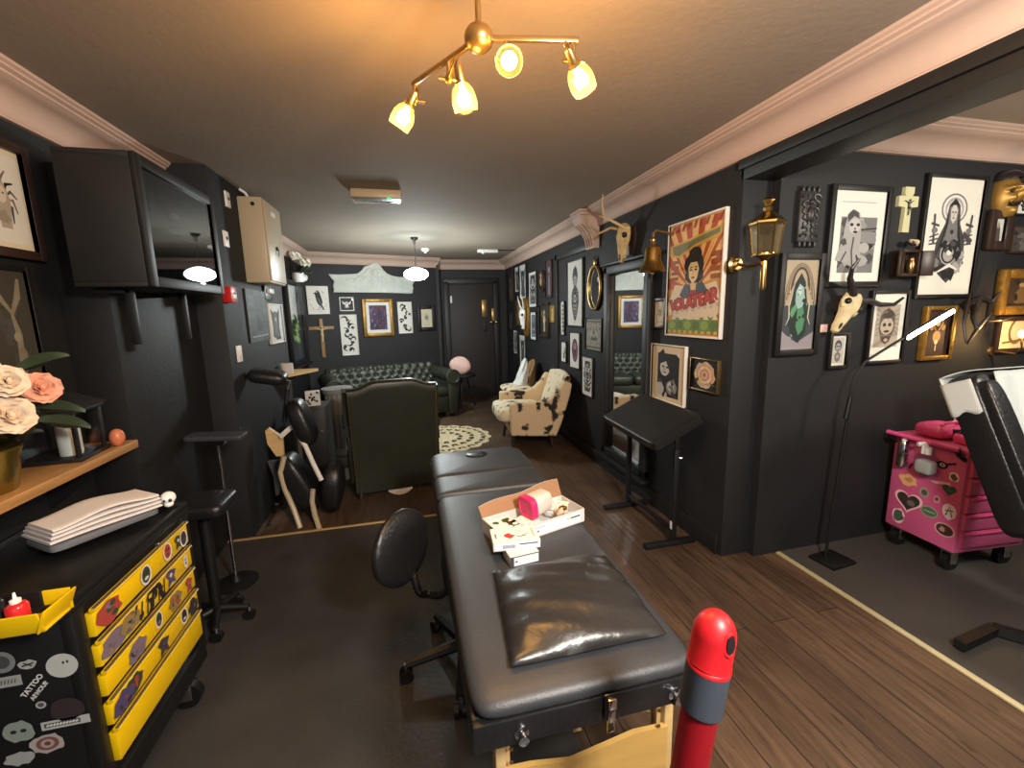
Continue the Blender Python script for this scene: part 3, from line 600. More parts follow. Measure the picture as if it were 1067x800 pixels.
# right wall gallery, far to near
picture('R', Q(529.5, 287, 534, 285, 529.5, 314, 534, 313), 'narrow dark brown picture at the far corner of the right wall, upper one', lambda A: a_dark(A, 1), fw=.01, fmat='dark_brown_frame')
picture('R', Q(536.5, 279, 540.6, 277.5, 536.5, 304, 540.6, 304), 'pale grey narrow print partly behind a taller white one, far right wall', a_statue, fw=.008)
picture('R', Q(541.4, 276.5, 548, 275, 541.4, 311, 548, 311), 'tall white print with a grey diagonal statue near the cornice, far right wall', a_statue, fw=.01)
picture('R', Q(551, 284.5, 559, 282.5, 551, 319, 559, 320), 'white print with a dark symmetrical totem, far right wall', lambda A: a_totem(A, 2, (150, 150, 150)), fw=.01)
picture('R', Q(568.5, 272.5, 574.5, 271, 569, 309.5, 575, 309.5), 'tall purple brown painting high beside the blocked doorway', lambda A: a_dark(A, 6, (64, 46, 56), (128, 104, 110)), fw=.01, fmat='dark_brown_frame')
picture('R', Q(538, 314, 542, 314, 538, 338, 542, 338), 'small gilt picture tucked left of the white horned skull plaque', lambda A: a_dark(A, 9, (96, 72, 36), (160, 128, 70)), fw=.008, fmat='gold_frame')
picture('R', Q(552.7, 325.5, 558.6, 325, 552.7, 353, 558.6, 354), 'white print with a blue and black totem below the white totem print', a_blue, fw=.01)
picture('R', Q(562.5, 318, 570.5, 317, 562.5, 348, 571, 350), 'dark framed picture of a pale standing figure on brown', a_figure, fw=.03, fmat='dark_brown_frame', dep=.035)
picture('R', Q(573, 319, 577.5, 318.5, 573, 335, 578, 335), 'little gold plaque right of the pale figure picture', lambda A: a_dark(A, 4, (150, 120, 60), (196, 168, 104)), fw=.01, fmat='gold_frame')
picture('R', Q(529.7, 326, 533.3, 326, 529.7, 343, 533.3, 343), 'narrow dark picture at the far corner of the right wall, lower one', lambda A: a_dark(A, 11, (44, 42, 42), (84, 82, 80)), fw=.008)
picture('R', Q(535.2, 344, 539.2, 344.5, 535.2, 367.5, 539.4, 368.5), 'pale narrow print farthest along the lower row of the right wall', lambda A: a_totem(A, 5, (170, 170, 168)), fw=.008)
picture('R', Q(541.5, 349.5, 547.5, 349, 541.5, 379, 547.5, 381), 'tall grey print standing over the white cushion, lower row', a_statue, fw=.01)
picture('R', Q(584.2, 314.5, 588, 314, 584.2, 348, 588.2, 349), 'very narrow white print of stacked dark shapes in the blocked doorway', a_key, fw=.006)
picture('R', Q(591.3, 274, 607, 269.5, 591.3, 338.5, 607, 339.5), 'large white print of a grey lady in a tall headdress, black frame', lambda A: a_bust(A, 2), fw=.016)
picture('R', Q(584.6, 356.5, 589.8, 356.5, 584.6, 376, 590, 377), 'smallest white print with a dark crescent, low in the blocked doorway', a_moon, fw=.006)
picture('R', Q(593.4, 346.8, 603.8, 346.8, 593.8, 382, 604, 384), 'white print with a purple oval head below the large lady print', a_oval, fw=.008)
picture('R', Q(610.5, 332, 627, 332.5, 610.5, 363.5, 627, 365), 'silver relief picture of scrolls below the oval brass mirror', a_ornate, fw=.006, fmat='gunmetal', glass=False)
picture('R', Q(606.3, 371, 617.5, 373.5, 606.3, 410, 617.3, 413.5), 'white print of a dark totem above the cow hide armchair back', lambda A: a_totem(A, 12, None), fw=.008)
picture('R', Q(682, 314, 692.5, 313.5, 682, 338.5, 692.5, 339), 'little brown framed medal picture between mirror and big poster', a_sheet, fw=.022, fmat='dark_brown_frame', paper=(190, 160, 120))
picture('R', Q(698.5, 236.5, 756, 218.5, 695, 348, 750, 351), 'big orange circus style poster of a black haired woman, thin cream frame', a_poster, fw=.012, fmat='white_paint_wood', name='framed_poster', cat='poster')
picture('R', Q(680.5, 358, 715, 363, 678.5, 414, 711.5, 422), 'cream mounted dark portrait of a pale face above the tilted black arm rest', a_nun, fw=.008, fmat='white_paint_wood', mw=.0, paper=(226, 204, 170))
picture('R', Q(721, 373, 748.5, 377, 720, 403, 747.5, 410), 'small square picture of a pink rose on black in thin gold frame', a_rose, fw=.008, fmat='old_brass')
# alcove wall
picture('A', Q(871.5, 198, 926.5, 200, 862.5, 293, 914, 293.5), 'large white mounted grey drawing of a woman wearing a bear head hood', a_bearlady, fw=.03, paper=(232, 232, 222))
picture('A', Q(970.5, 184, 1025.5, 188, 953.5, 307, 1010.5, 306), 'largest white print showing a grey veiled madonna with halo, black frame', a_madonna, fw=.022, paper=(232, 228, 216))
picture('A', Q(819.5, 270.5, 854.5, 270.5, 811.5, 365, 846.5, 363), 'tall print of a green robed figure in a black frame beside the brass lantern', a_greenlady, fw=.035)
picture('A', Q(867.5, 349.5, 882.5, 349.5, 864.5, 381, 880, 380.5), 'small white skull lady print in a black frame below the cow skull', lambda A: a_skulllady(A, 2), fw=.02)
picture('A', Q(911.5, 306, 944.5, 306, 903.5, 376, 938.5, 374.5), 'white print of a brown crowned face behind the bent lamp arm', a_sphinx, fw=.02, paper=(226, 224, 214))
picture('A', Q(968.5, 323, 993, 323.5, 961, 370.5, 986.5, 370), 'dark red picture with a golden heart in a gold frame behind the light bar', a_heart, fw=.028, fmat='gold_frame', bev=.008, dep=.035)
picture('A', Q(1038, 228, 1048, 228, 1034, 251, 1044.5, 251), 'small photograph in a wide dark brown frame under the gold mask', a_photo, fw=.055, fmat='dark_brown_frame', dep=.04, bev=.012)
picture('A', Q(1061, 192, 1090, 193, 1059, 223, 1088, 223), 'pale print half out of view right of the gold mask', a_totem, fw=.01)
picture('A', Q(1056, 236, 1090, 237, 1052, 262, 1088, 262), 'dark framed brown print at the right edge below the pale one', lambda A: a_dark(A, 3, (70, 64, 60), (104, 98, 92)), fw=.012, fmat='dark_brown_frame')
picture('A', Q(1043.5, 334, 1092, 334, 1038.5, 362, 1090, 362), 'cream scrollwork picture lit by the warm bulb at the right edge', a_warm, fw=.03, fmat='dark_brown_frame', paper=(224, 204, 160))
picture('A', Q(1050, 290, 1085, 290, 1046, 318, 1082, 318), 'wide gilt ornamental frame with a dark picture at the right edge', lambda A: a_dark(A, 8, (60, 44, 30), (110, 84, 50)), fw=.06, fmat='gold_frame', dep=.05, bev=.018)
# chimney breast and left wall
picture('C', Q(255, 303, 276, 302, 260, 355, 281, 356), 'dark slate coloured picture of bricks and a cat on the chimney breast', a_brick, fw=0, fmat='black_frame', dep=.012, name='slate_picture')
picture('C', Q(278.5, 318, 292.5, 318, 284, 356, 296.5, 355.5), 'white print of a dark winged statue on the chimney breast', a_statue, fw=.012, fmat='white_frame')
picture('L', Q(-28, 146, 17.5, 157.5, -6, 258, 38, 260.5), 'cream drawing of a snake haired head in a brown frame, upper left corner', a_medusa, fw=.035, fmat='dark_brown_frame', dep=.035, paper=(206, 196, 170))
picture('L', Q(-30, 283, 30, 279, -10, 420, 44, 412), 'large dark painting of a pale bony tree figure above the roses', a_ghostfig, fw=.02, fmat='black_frame', paper=(58, 54, 46))
# ---------------------------------------------------------------- ceiling things
def glass_shade_lamp(root, tip, dirn, bar_pt):
    d = Vector(dirn).normalized(); p = Vector(tip)
    s = MB(); s.tube([bar_pt, Vector(bar_pt)-Vector((0, 0, .045))], .006, 'old_brass'); k = Vector(bar_pt)-Vector((0, 0, .05))
    s.tube([k, p-d*.05], .006, 'old_brass'); s.ell(k, (.012, .012, .012), 'old_brass'); s.tube([k-Vector((.03, 0, 0)), k+Vector((.03, 0, 0))], .005, 'brass')
    sp = s.build('lamp_bracket', root)
    k_ = .66; sc = lambda pr: [(a*k_, b*k_) for a, b in pr]
    h = MB(); h.lathe(sc([(0, -.055), (.014, -.055), (.018, -.045), (.018, .0), (.024, .004), (.024, .012), (0, .012)]), 'old_brass', along(p, d), 18); h.build('lamp_holder', sp)
    g = MB(); g.lathe(sc([(.022, .006), (.028, .012), (.042, .03), (.050, .055), (.052, .08), (.048, .105), (.046, .112)]), 'lamp_glass', along(p, d), 24, cap=False); g.build('lamp_shade', root, fix=False)
    b = MB(); b.lathe(sc([(0, .014), (.010, .016), (.014, .03), (.027, .052), (.031, .068), (.024, .086), (0, .094)]), 'filament_bulb', along(p, d), 16); b.build('light_bulb', root)
    l = bpy.data.lights.new('bulb_light', 'POINT'); l.energy = 4.8; l.color = (1, .50, .11); l.shadow_soft_size = .03
    lo = bpy.data.objects.new('bulb_light', l); COL.objects.link(lo); lo.parent = root; lo.location = p+d*.085
hub = atz(499, 40, 2.2)
root = T('spotlight_bar', 'brass ceiling light with two bent arms and four glowing glass spotlights', 'ceiling light', (hub.x, hub.y, CZ))
o0 = Vector((hub.x, hub.y, CZ)); rel = lambda p: Vector(p)-o0
m = MB(); m.lathe([(0, 0), (.055, 0), (.055, -.012), (.045, -.022), (.008, -.026), (.008, -.20)], 'old_brass', None, 24, cap=False); m.build('ceiling_rose', root)
m = MB(); m.ell((0, 0, -.22), (.038, .038, .034), 'old_brass'); m.build('hub', root)
pl_, pr_ = atz(430, 88, 2.2), atz(603, 42, 2.2)
for e, w in ((pl_, 0), (pr_, 1)):
    m = MB(); q = rel(e); s0 = Vector((0, 0, -.22)); c = (q+s0)/2; L_ = (q-s0).length
    m.box(c, (L_, .012, .014), 'old_brass', rot=(0, 0, math.atan2(q.y, q.x)), bev=.003); m.build('arm', root)
mid = lambda a, f: rel(a)*f+Vector((0, 0, -.22))*(1-f)
glass_shade_lamp(root, rel(atz(427, 108, 2.13)), (-.45, .30, -.70), mid(pl_, .97))
glass_shade_lamp(root, rel(atz(480, 84, 2.12)), (.22, .25, -1), mid(pl_, .42))
glass_shade_lamp(root, rel(atz(530, 62, 2.14)), (-.22, -1.0, -.62), mid(pr_, .26))
glass_shade_lamp(root, rel(atz(598, 66, 2.13)), (.65, .45, -.65), mid(pr_, .95))
# emergency light
p = atz(392, 199, CZ); root = T('emergency_light', 'white emergency light box with a green indicator on the ceiling', 'emergency light', (p.x, p.y, CZ), 0)
m = MB(); m.box((0, 0, -.03), (.36, .12, .06), 'cream_metal', bev=.008); m.build('housing', root)
m = MB(); m.box((0, 0, -.068), (.35, .10, .022), 'clear_plastic', bev=.006); m.build('diffuser', root)
m = MB(); m.box((.09, -.053, -.066), (.022, .006, .012), 'green_led', bev=.002); m.build('indicator', root)
# pendant
p = Vector((.145, 5.5, CZ)); root = T('pendant_lamp', 'glowing white oval glass pendant hanging before the white carved pediment', 'pendant light', p)
m = MB(); m.lathe([(0, 0), (.05, 0), (.045, -.02), (.012, -.035), (0, -.035)], 'chrome', None, 20); m.build('ceiling_rose', root)
m = MB()
for sg in (-1, 1): m.tube([(sg*.004, 0, -.03), (sg*.016, 0, -.05), (sg*.004, 0, -.075), (0, 0, -.1)], .003, 'black_metal', 8)
m.tube([(0, 0, -.03), (0, 0, -.33)], .006, 'steel', 8); m.build('stem', root)
m = MB(); m.lathe([(0, -.33), (.05, -.335), (.055, -.355), (.03, -.362), (0, -.362)], 'chrome', None, 20); m.build('gallery', root)
m = MB(); m.ell((0, 0, -.43), (.145, .145, .074), 'opal_glow', seg=32, rings=16); m.build('lamp_shade', root)
l = bpy.data.lights.new('pendant_light', 'POINT'); l.energy = 34; l.color = (.93, 1., .98); l.shadow_soft_size = .08; lo = bpy.data.objects.new('pendant_light', l); COL.objects.link(lo); lo.parent = root; lo.location = (0, 0, -.60)
# detectors on the ceiling
p = atz(443, 259, CZ); root = T('smoke_detector', 'round white smoke detector on the ceiling next to the pendant', 'smoke detector', p)
m = MB(); m.lathe([(0, 0), (.06, 0), (.06, -.02), (.05, -.03), (.02, -.045), (0, -.045)], 'white_plastic', None, 24); m.build('body', root)
m = MB(); m.lathe([(0, -.04), (.018, -.04), (.015, -.06), (0, -.062)], 'white_plastic', None, 16); m.build('sensor', root)
p = atz(508, 260, CZ); root = T('alarm_sounder', 'long white sensor box with trailing cable on the ceiling near the door', 'sensor', p)
m = MB(); m.box((0, 0, -.022), (.30, .07, .044), 'white_plastic', bev=.008); m.build('housing', root)
m = MB(); m.ell((-.07, -.02, -.045), (.025, .025, .02), 'white_plastic'); m.build('sensor', root)
m = MB(); m.tube([(.15, 0, -.006), (.3, .01, -.006), (.42, .0, -.006)], .006, 'black_plastic', 8); m.build('cable', root)
# ---------------------------------------------------------------- left side
root = T('wall_cabinet', 'black wall cabinet with a dark glass door high on the left', 'cabinet', (-1.145, 2.46, 1.64))
m = MB(); W, D, H_ = .25, .72, .52; ty = .016
for z in (.01, H_-.01): m.box((0, 0, z), (W, D, .02), 'black_gloss_paint', bev=.003)
for y in (-D/2+.01, D/2-.01): m.box((0, y, H_/2), (W, .02, H_-.04), 'black_gloss_paint', bev=.003)
m.box((-W/2+.008, 0, H_/2), (.016, D-.04, H_-.04), 'black_gloss_paint'); m.box((-.01, 0, H_*.5), (W-.04, D-.042, .016), 'black_gloss_paint'); m.build('carcass', root)
m = MB()
for y in (-D/2+.022, D/2-.022): m.box((W/2+.011, y, H_/2), (.02, .044, H_), 'black_frame', bev=.004)
for z in (.022, H_-.022): m.box((W/2+.011, 0, z), (.02, D-.088, .044), 'black_frame', bev=.004)
dd = m.build('door', root); m = MB(); m.box((W/2+.009, 0, H_/2), (.005, D-.086, H_-.086), 'smoked_pane'); m.build('door_glass', dd)
for y in (-.25, .2): m = MB(); m.box((.0, y, -.12), (.03, .025, .24), 'black_metal', bev=.004); m.box((-.06, y, -.012), (.14, .025, .02), 'black_metal', bev=.004); m.build('bracket', root)
for k, (y, r_, h_) in enumerate(((-.15, .05, .12), (.02, .04, .16), (.2, .06, .1))):
    b = MB(); b.lathe([(0, 0), (r_, 0), (r_*1.05, h_*.5), (r_*.5, h_*.8), (r_*.45, h_), (0, h_)], 'dark_relief', None, 16)
    b.ell((0, 0, h_+.015), (.02, .02, .02), 'old_brass')
    tag(b.build('ornament_jar', None, (-1.13, 2.46+y, 1.909)), ['squat dark jar nearest in the glass cabinet', 'tall dark jar in the middle of the glass cabinet', 'wide dark jar farthest in the glass cabinet'][k], 'jar', 'jars in the wall cabinet')
# shelf with things on it
root = T('oak_shelf', 'thick oak shelf along the left wall above the tool cart', 'shelf', (LX, 1.2, .945))
m = MB(); m.box((.125, 0, .0175), (.25, 2.0, .035), 'oak_shelf', bev=.003); m.build('board', root)
for y in (-.6, .3, .85): m = MB(); m.prism([(.0, 0), (.2, 0), (.2, -.02), (.02, -.18), (0, -.18)], .02, 'black_metal', Matrix.Translation((0, y, 0)) @ Matrix.Rotation(PI/2, 4, 'X')); m.build('bracket', root)
pp = Vector((-1.315, 1.62, .98))
root = T('brass_plant_pot', 'tarnished brass pot holding the roses on the oak shelf', 'pot', pp)
m = MB(); m.lathe([(0, 0), (.075, 0), (.08, .01), (.098, .12), (.104, .135), (.1, .14), (.092, .132), (.075, .02), (0, .02)], 'gold_pot', None, 28); m.build('body', root)
m = MB(); m.lathe([(0, .11), (.09, .11), (.09, .115), (0, .118)], 'leaf_dark', None, 20); m.build('soil', root)
root = T('rose_bouquet', 'cream and pink fabric roses with dark leaves in the brass pot', 'flowers', pp+Vector((0, 0, .12)))
rnd = random.Random(3)
def rose(root, c, r, mat, name='rose', face=(.8, -.6, .3)):
    m = MB(); z = Vector(face).normalized(); M = along(c, z)
    rp_ = random.Random(int(abs(c[0])*9999)+int(abs(c[2])*7777))
    for R, n, tilt, hh in ((1.12, 6, .12, -.08), (1., 5, .42, .04), (.74, 5, .85, .12), (.46, 3, 1.15, .2)):
        for k in range(n):
            a = 2*PI*k/n+R*5+rp_.uniform(-.25, .25); pw = rp_.uniform(.85, 1.25); ph = rp_.uniform(0, 6)
            Mk = M @ Matrix.Rotation(a, 4, 'Z') @ Matrix.Translation((r*R*.30, 0, r*hh)) @ Matrix.Rotation(-tilt+rp_.uniform(-.2, .2), 4, 'Y') @ Matrix.Rotation(rp_.uniform(-.2, .2), 4, 'X')
            def fn(u, v, R=R, pw=pw, ph=ph):
                x = (v)*r*R*.75; y = (u-.5)*r*R*1.2*pw*math.sin(PI*(.16+.62*v))
                return Mk @ Vector((x, y, r*R*(.22*((u-.5)**2*2.2+v*v*.3)-.10*v**3+.07*v*v*math.sin(u*9+ph))))
            m.grid(fn, 8, 6, mat)
    m.ell(M @ Vector((0, 0, r*.3)), (r*.16, r*.16, r*.2), mat, seg=8, rings=6)
    return m.build(name, root, fix=False)
def leafmesh(m, a, d, L_, w, mat, droop=.3, roll=.8):
    d = Vector(d).normalized(); s = d.cross(Vector((0, 0, 1))).normalized(); up = s.cross(d); s, up = s*math.cos(roll)+up*math.sin(roll), up*math.cos(roll)-s*math.sin(roll)
    m.grid(lambda u, v: Vector(a)+d*(L_*v)+s*((u-.5)*w*math.sin(PI*min(1, v*.94+.05))**.8)+up*(-.9*droop*L_*v*v+abs(u-.5)*w*.35), 4, 7, mat)
B0 = pp+Vector((0, 0, .12))
for px, py, Y, r, mt in ((8, 397, 1.5, .038, 'rose_cream'), (43, 404, 1.62, .041, 'rose_pink'), (11, 433, 1.5, .046, 'rose_cream'), (-24, 385, 1.6, .045, 'rose_cream'), (-28, 420, 1.5, .05, 'rose_pink')):
    c = aty(px, py, Y)-B0; rz_ = rose(root, c, r, mt)
    m = MB(); m.tube([c-Vector((0, 0, .01)), c*.6+Vector((0, 0, -.0)), (0, 0, .0)], .004, 'leaf_dark', 6); m.build('stem', root)
for k in range(26):
    m = MB(); a = rnd.uniform(0, 2*PI); e = rnd.uniform(.15, 1.2); d = Vector((math.cos(a)*.75+.15, math.sin(a), e))
    st = d.normalized()*rnd.uniform(.05, .15)
    leafmesh(m, st, d, rnd.uniform(.08, .12), rnd.uniform(.06, .09), rnd.choice(('leaf_green', 'leaf_dark')), rnd.uniform(.2, .6)); m.build('leaf', root, fix=False)
for px, py, Y, d in ((58, 440, 1.72, (.5, .5, -.2)), (40, 378, 1.7, (.5, .7, .4)), (52, 425, 1.66, (.7, .4, -.1))):
    m = MB(); c = aty(px, py, Y)-B0; leafmesh(m, c-Vector(d)*.06, d, .13, .07, 'leaf_green', .2); m.build('leaf', root, fix=False)
# lantern with candle
lp = Vector((-1.33, 1.985, .98)); root = T('candle_lantern', 'black framed glass lantern at the far end of the oak shelf', 'lantern', lp, .1)
m = MB(); w, h = .17, .19
for sx in (-1, 1):
    for sy in (-1, 1): m.box((sx*w/2, sy*w/2, h/2), (.014, .014, h), 'black_metal', bev=.002)
for z in (.008, h): m.box((0, 0, z), (w+.03, w+.03, .016), 'black_metal', bev=.003)
m.build('frame', root)
m = MB(); vs = [(-.11, -.11, h+.008), (.11, -.11, h+.008), (.11, .11, h+.008), (-.11, .11, h+.008), (-.04, -.04, h+.06), (.04, -.04, h+.06), (.04, .04, h+.06), (-.04, .04, h+.06)]
m.add(vs, [[3, 2, 1, 0], [4, 5, 6, 7], [0, 1, 5, 4], [1, 2, 6, 5], [2, 3, 7, 6], [3, 0, 4, 7]], 'black_gloss_paint'); m.box((0, 0, h+.075), (.05, .05, .03), 'black_metal', bev=.004)
m.tube([(-.03, 0, h+.09), (-.025, 0, h+.12), (0, 0, h+.135), (.025, 0, h+.12), (.03, 0, h+.09)], .004, 'black_metal', 8); m.build('roof', root)
m = MB()
for sx, sy, dx, dy in ((0, -1, w-.014, .003), (0, 1, w-.014, .003), (-1, 0, .003, w-.014), (1, 0, .003, w-.014)): m.box((sx*w/2, sy*w/2, h/2), (dx, dy, h-.03), 'pane')
m.build('glass', root)
tag(MB().lathe([(0, 0), (.034, 0), (.035, .003), (.035, .118), (.03, .125), (.01, .118), (0, .118)], 'candle_wax', None, 24).build('pillar_candle', None, lp+Vector((.035, -.02, .0165))), 'pale pillar candle standing in the black lantern', 'candle')
tag(MB().ell((0, 0, .036), (.027, .027, .037), 'salt_orange').build('stone_egg', None, atz(123.5, 464, .98)), 'orange stone egg on the tip of the oak shelf', 'ornament')
# electrical box, switches, call point on the chimney breast
c, w, h, rz = quad_on('C', Q(245, 200, 277, 207, 256, 297, 292, 299), .12)
root = T('fuse_box', 'beige metal fuse box mounted high on the black chimney breast', 'fuse box', (BX, 3.79, 1.76), PI/2)
H_ = .60; m = MB(); m.box((0, -.08, H_/2), (.43, .16, H_), 'cream_metal', bev=.01); bd = m.build('body', root)
m = MB(); m.box((0, -.165, H_/2), (.40, .012, H_-.03), 'cream_metal', bev=.005); dd = m.build('door', root)
m = MB(); m.lathe([(0, 0), (.014, 0), (.014, .012), (0, .014)], 'gunmetal', along((.0, -.171, H_*.45), (0, -1, 0)), 14); m.box((0, -.185, H_*.40), (.012, .006, .06), 'gunmetal', bev=.002); m.build('lock', dd)
m = MB(); m.box((.0, -.1715, H_-.08), (.1, .002, .03), 'white_plastic'); m.build('label_plate', dd)
m = MB(); m.lathe([(0, 0), (.014, 0), (.014, .004), (0, .004)], 'black_plastic', along((-.2151, -.10, H_-.05), (-1, 0, 0)), 14); m.build('knockout_plug', bd)
m = MB(); m.tube([(-.15, -.06, H_), (-.18, -.05, H_+.03), (-.20, -.02, H_+.05)], .01, 'white_plastic', 8); m.build('cable', root)
def plate(px, py, wd, ht, label, name='wall_plate', cat='plate', mat='white_plastic', extra=None, dep=.012):
    p = atx(px, py, BX+dep); r = T(name, label, cat, (BX, p.y, p.z-ht/2), PI/2)
    m = MB(); m.box((0, -dep/2, ht/2), (wd, dep, ht), mat, bev=.003); m.build('plate', r)
    if extra: extra(r, wd, ht, dep)
    return r
def rocker(r, w, h, d): m = MB(); m.box((0, -d-.003, h/2), (.018, .008, .032), 'white_plastic', rot=(.12, 0, 0), bev=.002); m.build('rocker', r)
def sens(r, w, h, d): m = MB(); m.lathe([(0, 0), (.012, 0), (.008, .006), (0, .007)], 'grey_grip', along((0, -d, h*.55), (0, -1, 0)), 14); m.build('dial', r)
plate(238, 208, .07, .1, 'white control card at the top edge of the chimney breast', 'thermostat', 'control', extra=sens)
plate(236.5, 249, .07, .1, 'white control card with a grey dial halfway up the chimney breast', 'control_panel', 'control', extra=sens)
plate(250.5, 368.5, .075, .11, 'pale light switch low on the chimney breast edge', 'light_switch', 'switch', extra=rocker)
def glassy(r, w, h, d):
    m = MB(); m.box((0, -d-.002, h*.45), (w*.6, .004, h*.4), 'white_plastic', bev=.001); m.build('break_glass', r)
    A = Art(w*.6, h*.16, -d-.0042); A.T = None; A.rect(.1, .1, .9, .9, (30, 30, 30)); A.build('marking', r, (0, 0, h*.5))
plate(244, 307, .10, .10, 'red fire alarm call point under the fuse box', 'fire_call_point', 'alarm', 'call_point_red', glassy, .05)
p = atx(283, 304, BX+.04); root = T('thermostat_box', 'small white box on a black plate below the fuse box', 'control', (BX, p.y, p.z-.05), PI/2)
m = MB(); m.box((0, -.01, .04), (.2, .02, .12), 'black_plastic', bev=.004); m.build('back_plate', root); m = MB(); m.box((0, -.03, .055), (.12, .03, .04), 'white_plastic', bev=.006); m.build('housing', root)
# narrow window in the left wall and the planter hanging over it
c, w, h, rz = quad_on('L', Q(300, 298, 313, 297, 303, 379, 319, 373), .03)
wn = MB()
for x in (-w/2-.02, w/2+.02): wn.box((LX+.03, c.y+x, c.z), (.06, .05, h+.10), 'black_frame', bev=.006)
for z in (-h/2-.03, h/2+.03): wn.box((LX+.03, c.y, c.z+z), (.06, w, .05), 'black_frame', bev=.006)
wo = S(wn, 'window_1')
m = MB(); m.box((LX+.004, c.y, c.z), (.008, w, h), 'grey_grip'); m.build('outer_pane', wo)
m = MB(); m.box((LX+.03, c.y-w*.2, c.z+h*.27), (.006, w*.56, h*.44), 'candle_wax', bev=.002); m.build('blind', wo)
r = random.Random(4)
for k in range(16):
    m = MB(); a = r.uniform(0, 2*PI); leafmesh(m, (LX+r.uniform(.015, .035), c.y+w*r.uniform(-.32, -.02), c.z+h*r.uniform(-.2, .02)), (.15, math.cos(a), math.sin(a)), .13, .07, 'leaf_bright', .1, 1.3); m.build('leaf', wo, fix=False)
g = MB(); g.add([(LX+.055, c.y-w/2, c.z-h/2), (LX+.055, c.y+w/2, c.z-h/2), (LX+.055, c.y+w/2, c.z+h/2), (LX+.055, c.y-w/2, c.z+h/2)], [[0, 1, 2, 3]], 'pane'); g.build('glass', wo, fix=False)
m = MB(); m.box((LX+.05, c.y, c.z-h/2-.07), (.10, w+.08, .03), 'black_frame', bev=.006); m.build('sill', wo)
fp = atx(311, 290, LX+.10)
root = T('bird_planter', 'white bird shaped planter of white flowers hung high beside the window', 'planter', (fp.x, fp.y, fp.z-.05))
m = MB(); m.lathe([(0, 0), (.06, 0), (.075, .05), (.07, .12), (.06, .12), (.06, .07), (0, .06)], 'gloss_white', None, 20); m.ell((.05, .06, .06), (.05, .09, .045), 'gloss_white', (.3, 0, 0)); m.ell((.05, .17, .085), (.026, .06, .018), 'gloss_white', (.4, 0, 0)); m.box((-.075, 0, .05), (.06, .04, .03), 'black_metal', bev=.004); m.build('planter', root)
for k in range(9):
    a = k*2.4; rr = .04+.018*k; c2 = Vector((.03+rr*.5*math.cos(a), rr*math.sin(a), .24+.02*((k*7) % 5)))
    rose(root, c2, .046, 'flower_white', 'flower', (.9, -.5, .3))
for k in range(14):
    m = MB(); a = k*.45; leafmesh(m, (0, 0, .10), (abs(math.cos(a))*.6+.1, math.sin(a), .3+.5*(k % 3)), .18, .055, 'leaf_green', .4); m.build('leaf', root, fix=False)
# wooden corner shelf past the massage chair
root = T('wedge_shelf', 'pale wooden wedge shaped shelf jutting from the chimney breast', 'shelf', (BX, 4.25, .99))
m = MB(); m.prism([(0, -.3), (.04, -.3), (.26, .16), (.26, .2), (0, .2)], .025, 'beech_wood'); m.build('board', root)
m = MB(); m.prism([(0, 0), (.12, 0), (0, -.12)], .02, 'black_metal', Matrix.Translation((0, .05, 0)) @ Matrix.Rotation(PI/2, 4, 'X')); m.build('bracket', root)
p = (BX+.07, 4.12, 1.0155); root = T('tape_roll', 'white tissue roll on the wooden wedge shelf', 'roll', p)
m = MB(); m.lathe([(.02, 0), (.05, 0), (.05, .09), (.02, .09), (.02, 0)], 'paper_white', None, 24, cap=False); m.build('tissue', root); m = MB(); m.lathe([(.016, 0), (.0195, 0), (.0195, .091), (.016, .091), (.016, 0)], 'board_box', None, 20, cap=False); m.build('core', root)
# ---------------------------------------------------------------- tool cart with yellow drawers
CX0, CX1, CY0, CY1, CT = -1.30, -.86, 1.20, 1.79, .80
root = T('tool_cart', 'black roller tool cart with five yellow sticker covered drawers', 'tool cart', (CX1, CY0, 0))
W, D = CX1-CX0, CY1-CY0
m = MB(); m.box((-W/2, D/2, .50), (W-.03, D, .56), 'black_plastic', bev=.008)
for y in (.02, D-.02): m.box((-.012, y, .50), (.03, .045, .58), 'black_plastic', bev=.006)
m.box((-W/2, D/2, .2), (W, D, .08), 'black_plastic', bev=.01); bd = m.build('body', root)
m = MB(); m.box((-W/2, D/2, CT-.012), (W+.01, D+.02, .024), 'black_plastic', bev=.006)
for x in (-.004, -W+.004): m.box((x, D/2, CT+.006), (.016, D+.02, .026), 'black_plastic', bev=.005)
for y in (-.006, D+.006): m.box((-W/2, y, CT+.006), (W, .016, .026), 'black_plastic', bev=.005)
m.build('top_tray', root)
m = MB(); m.lathe([(0, 0), (.008, 0), (.008, .006), (0, .008)], 'chrome', along((.006, D*.62, CT-.035), (1, 0, 0)), 14); m.build('lock', root)
zs = [.765, .67, .58, .49, .40, .285]
seed = random.Random(7); stick_cols = [(92, 80, 88), (60, 52, 60), (50, 60, 44), (110, 96, 110), (70, 62, 100), (150, 60, 50), (44, 42, 46), (200, 190, 180), (130, 110, 70)]
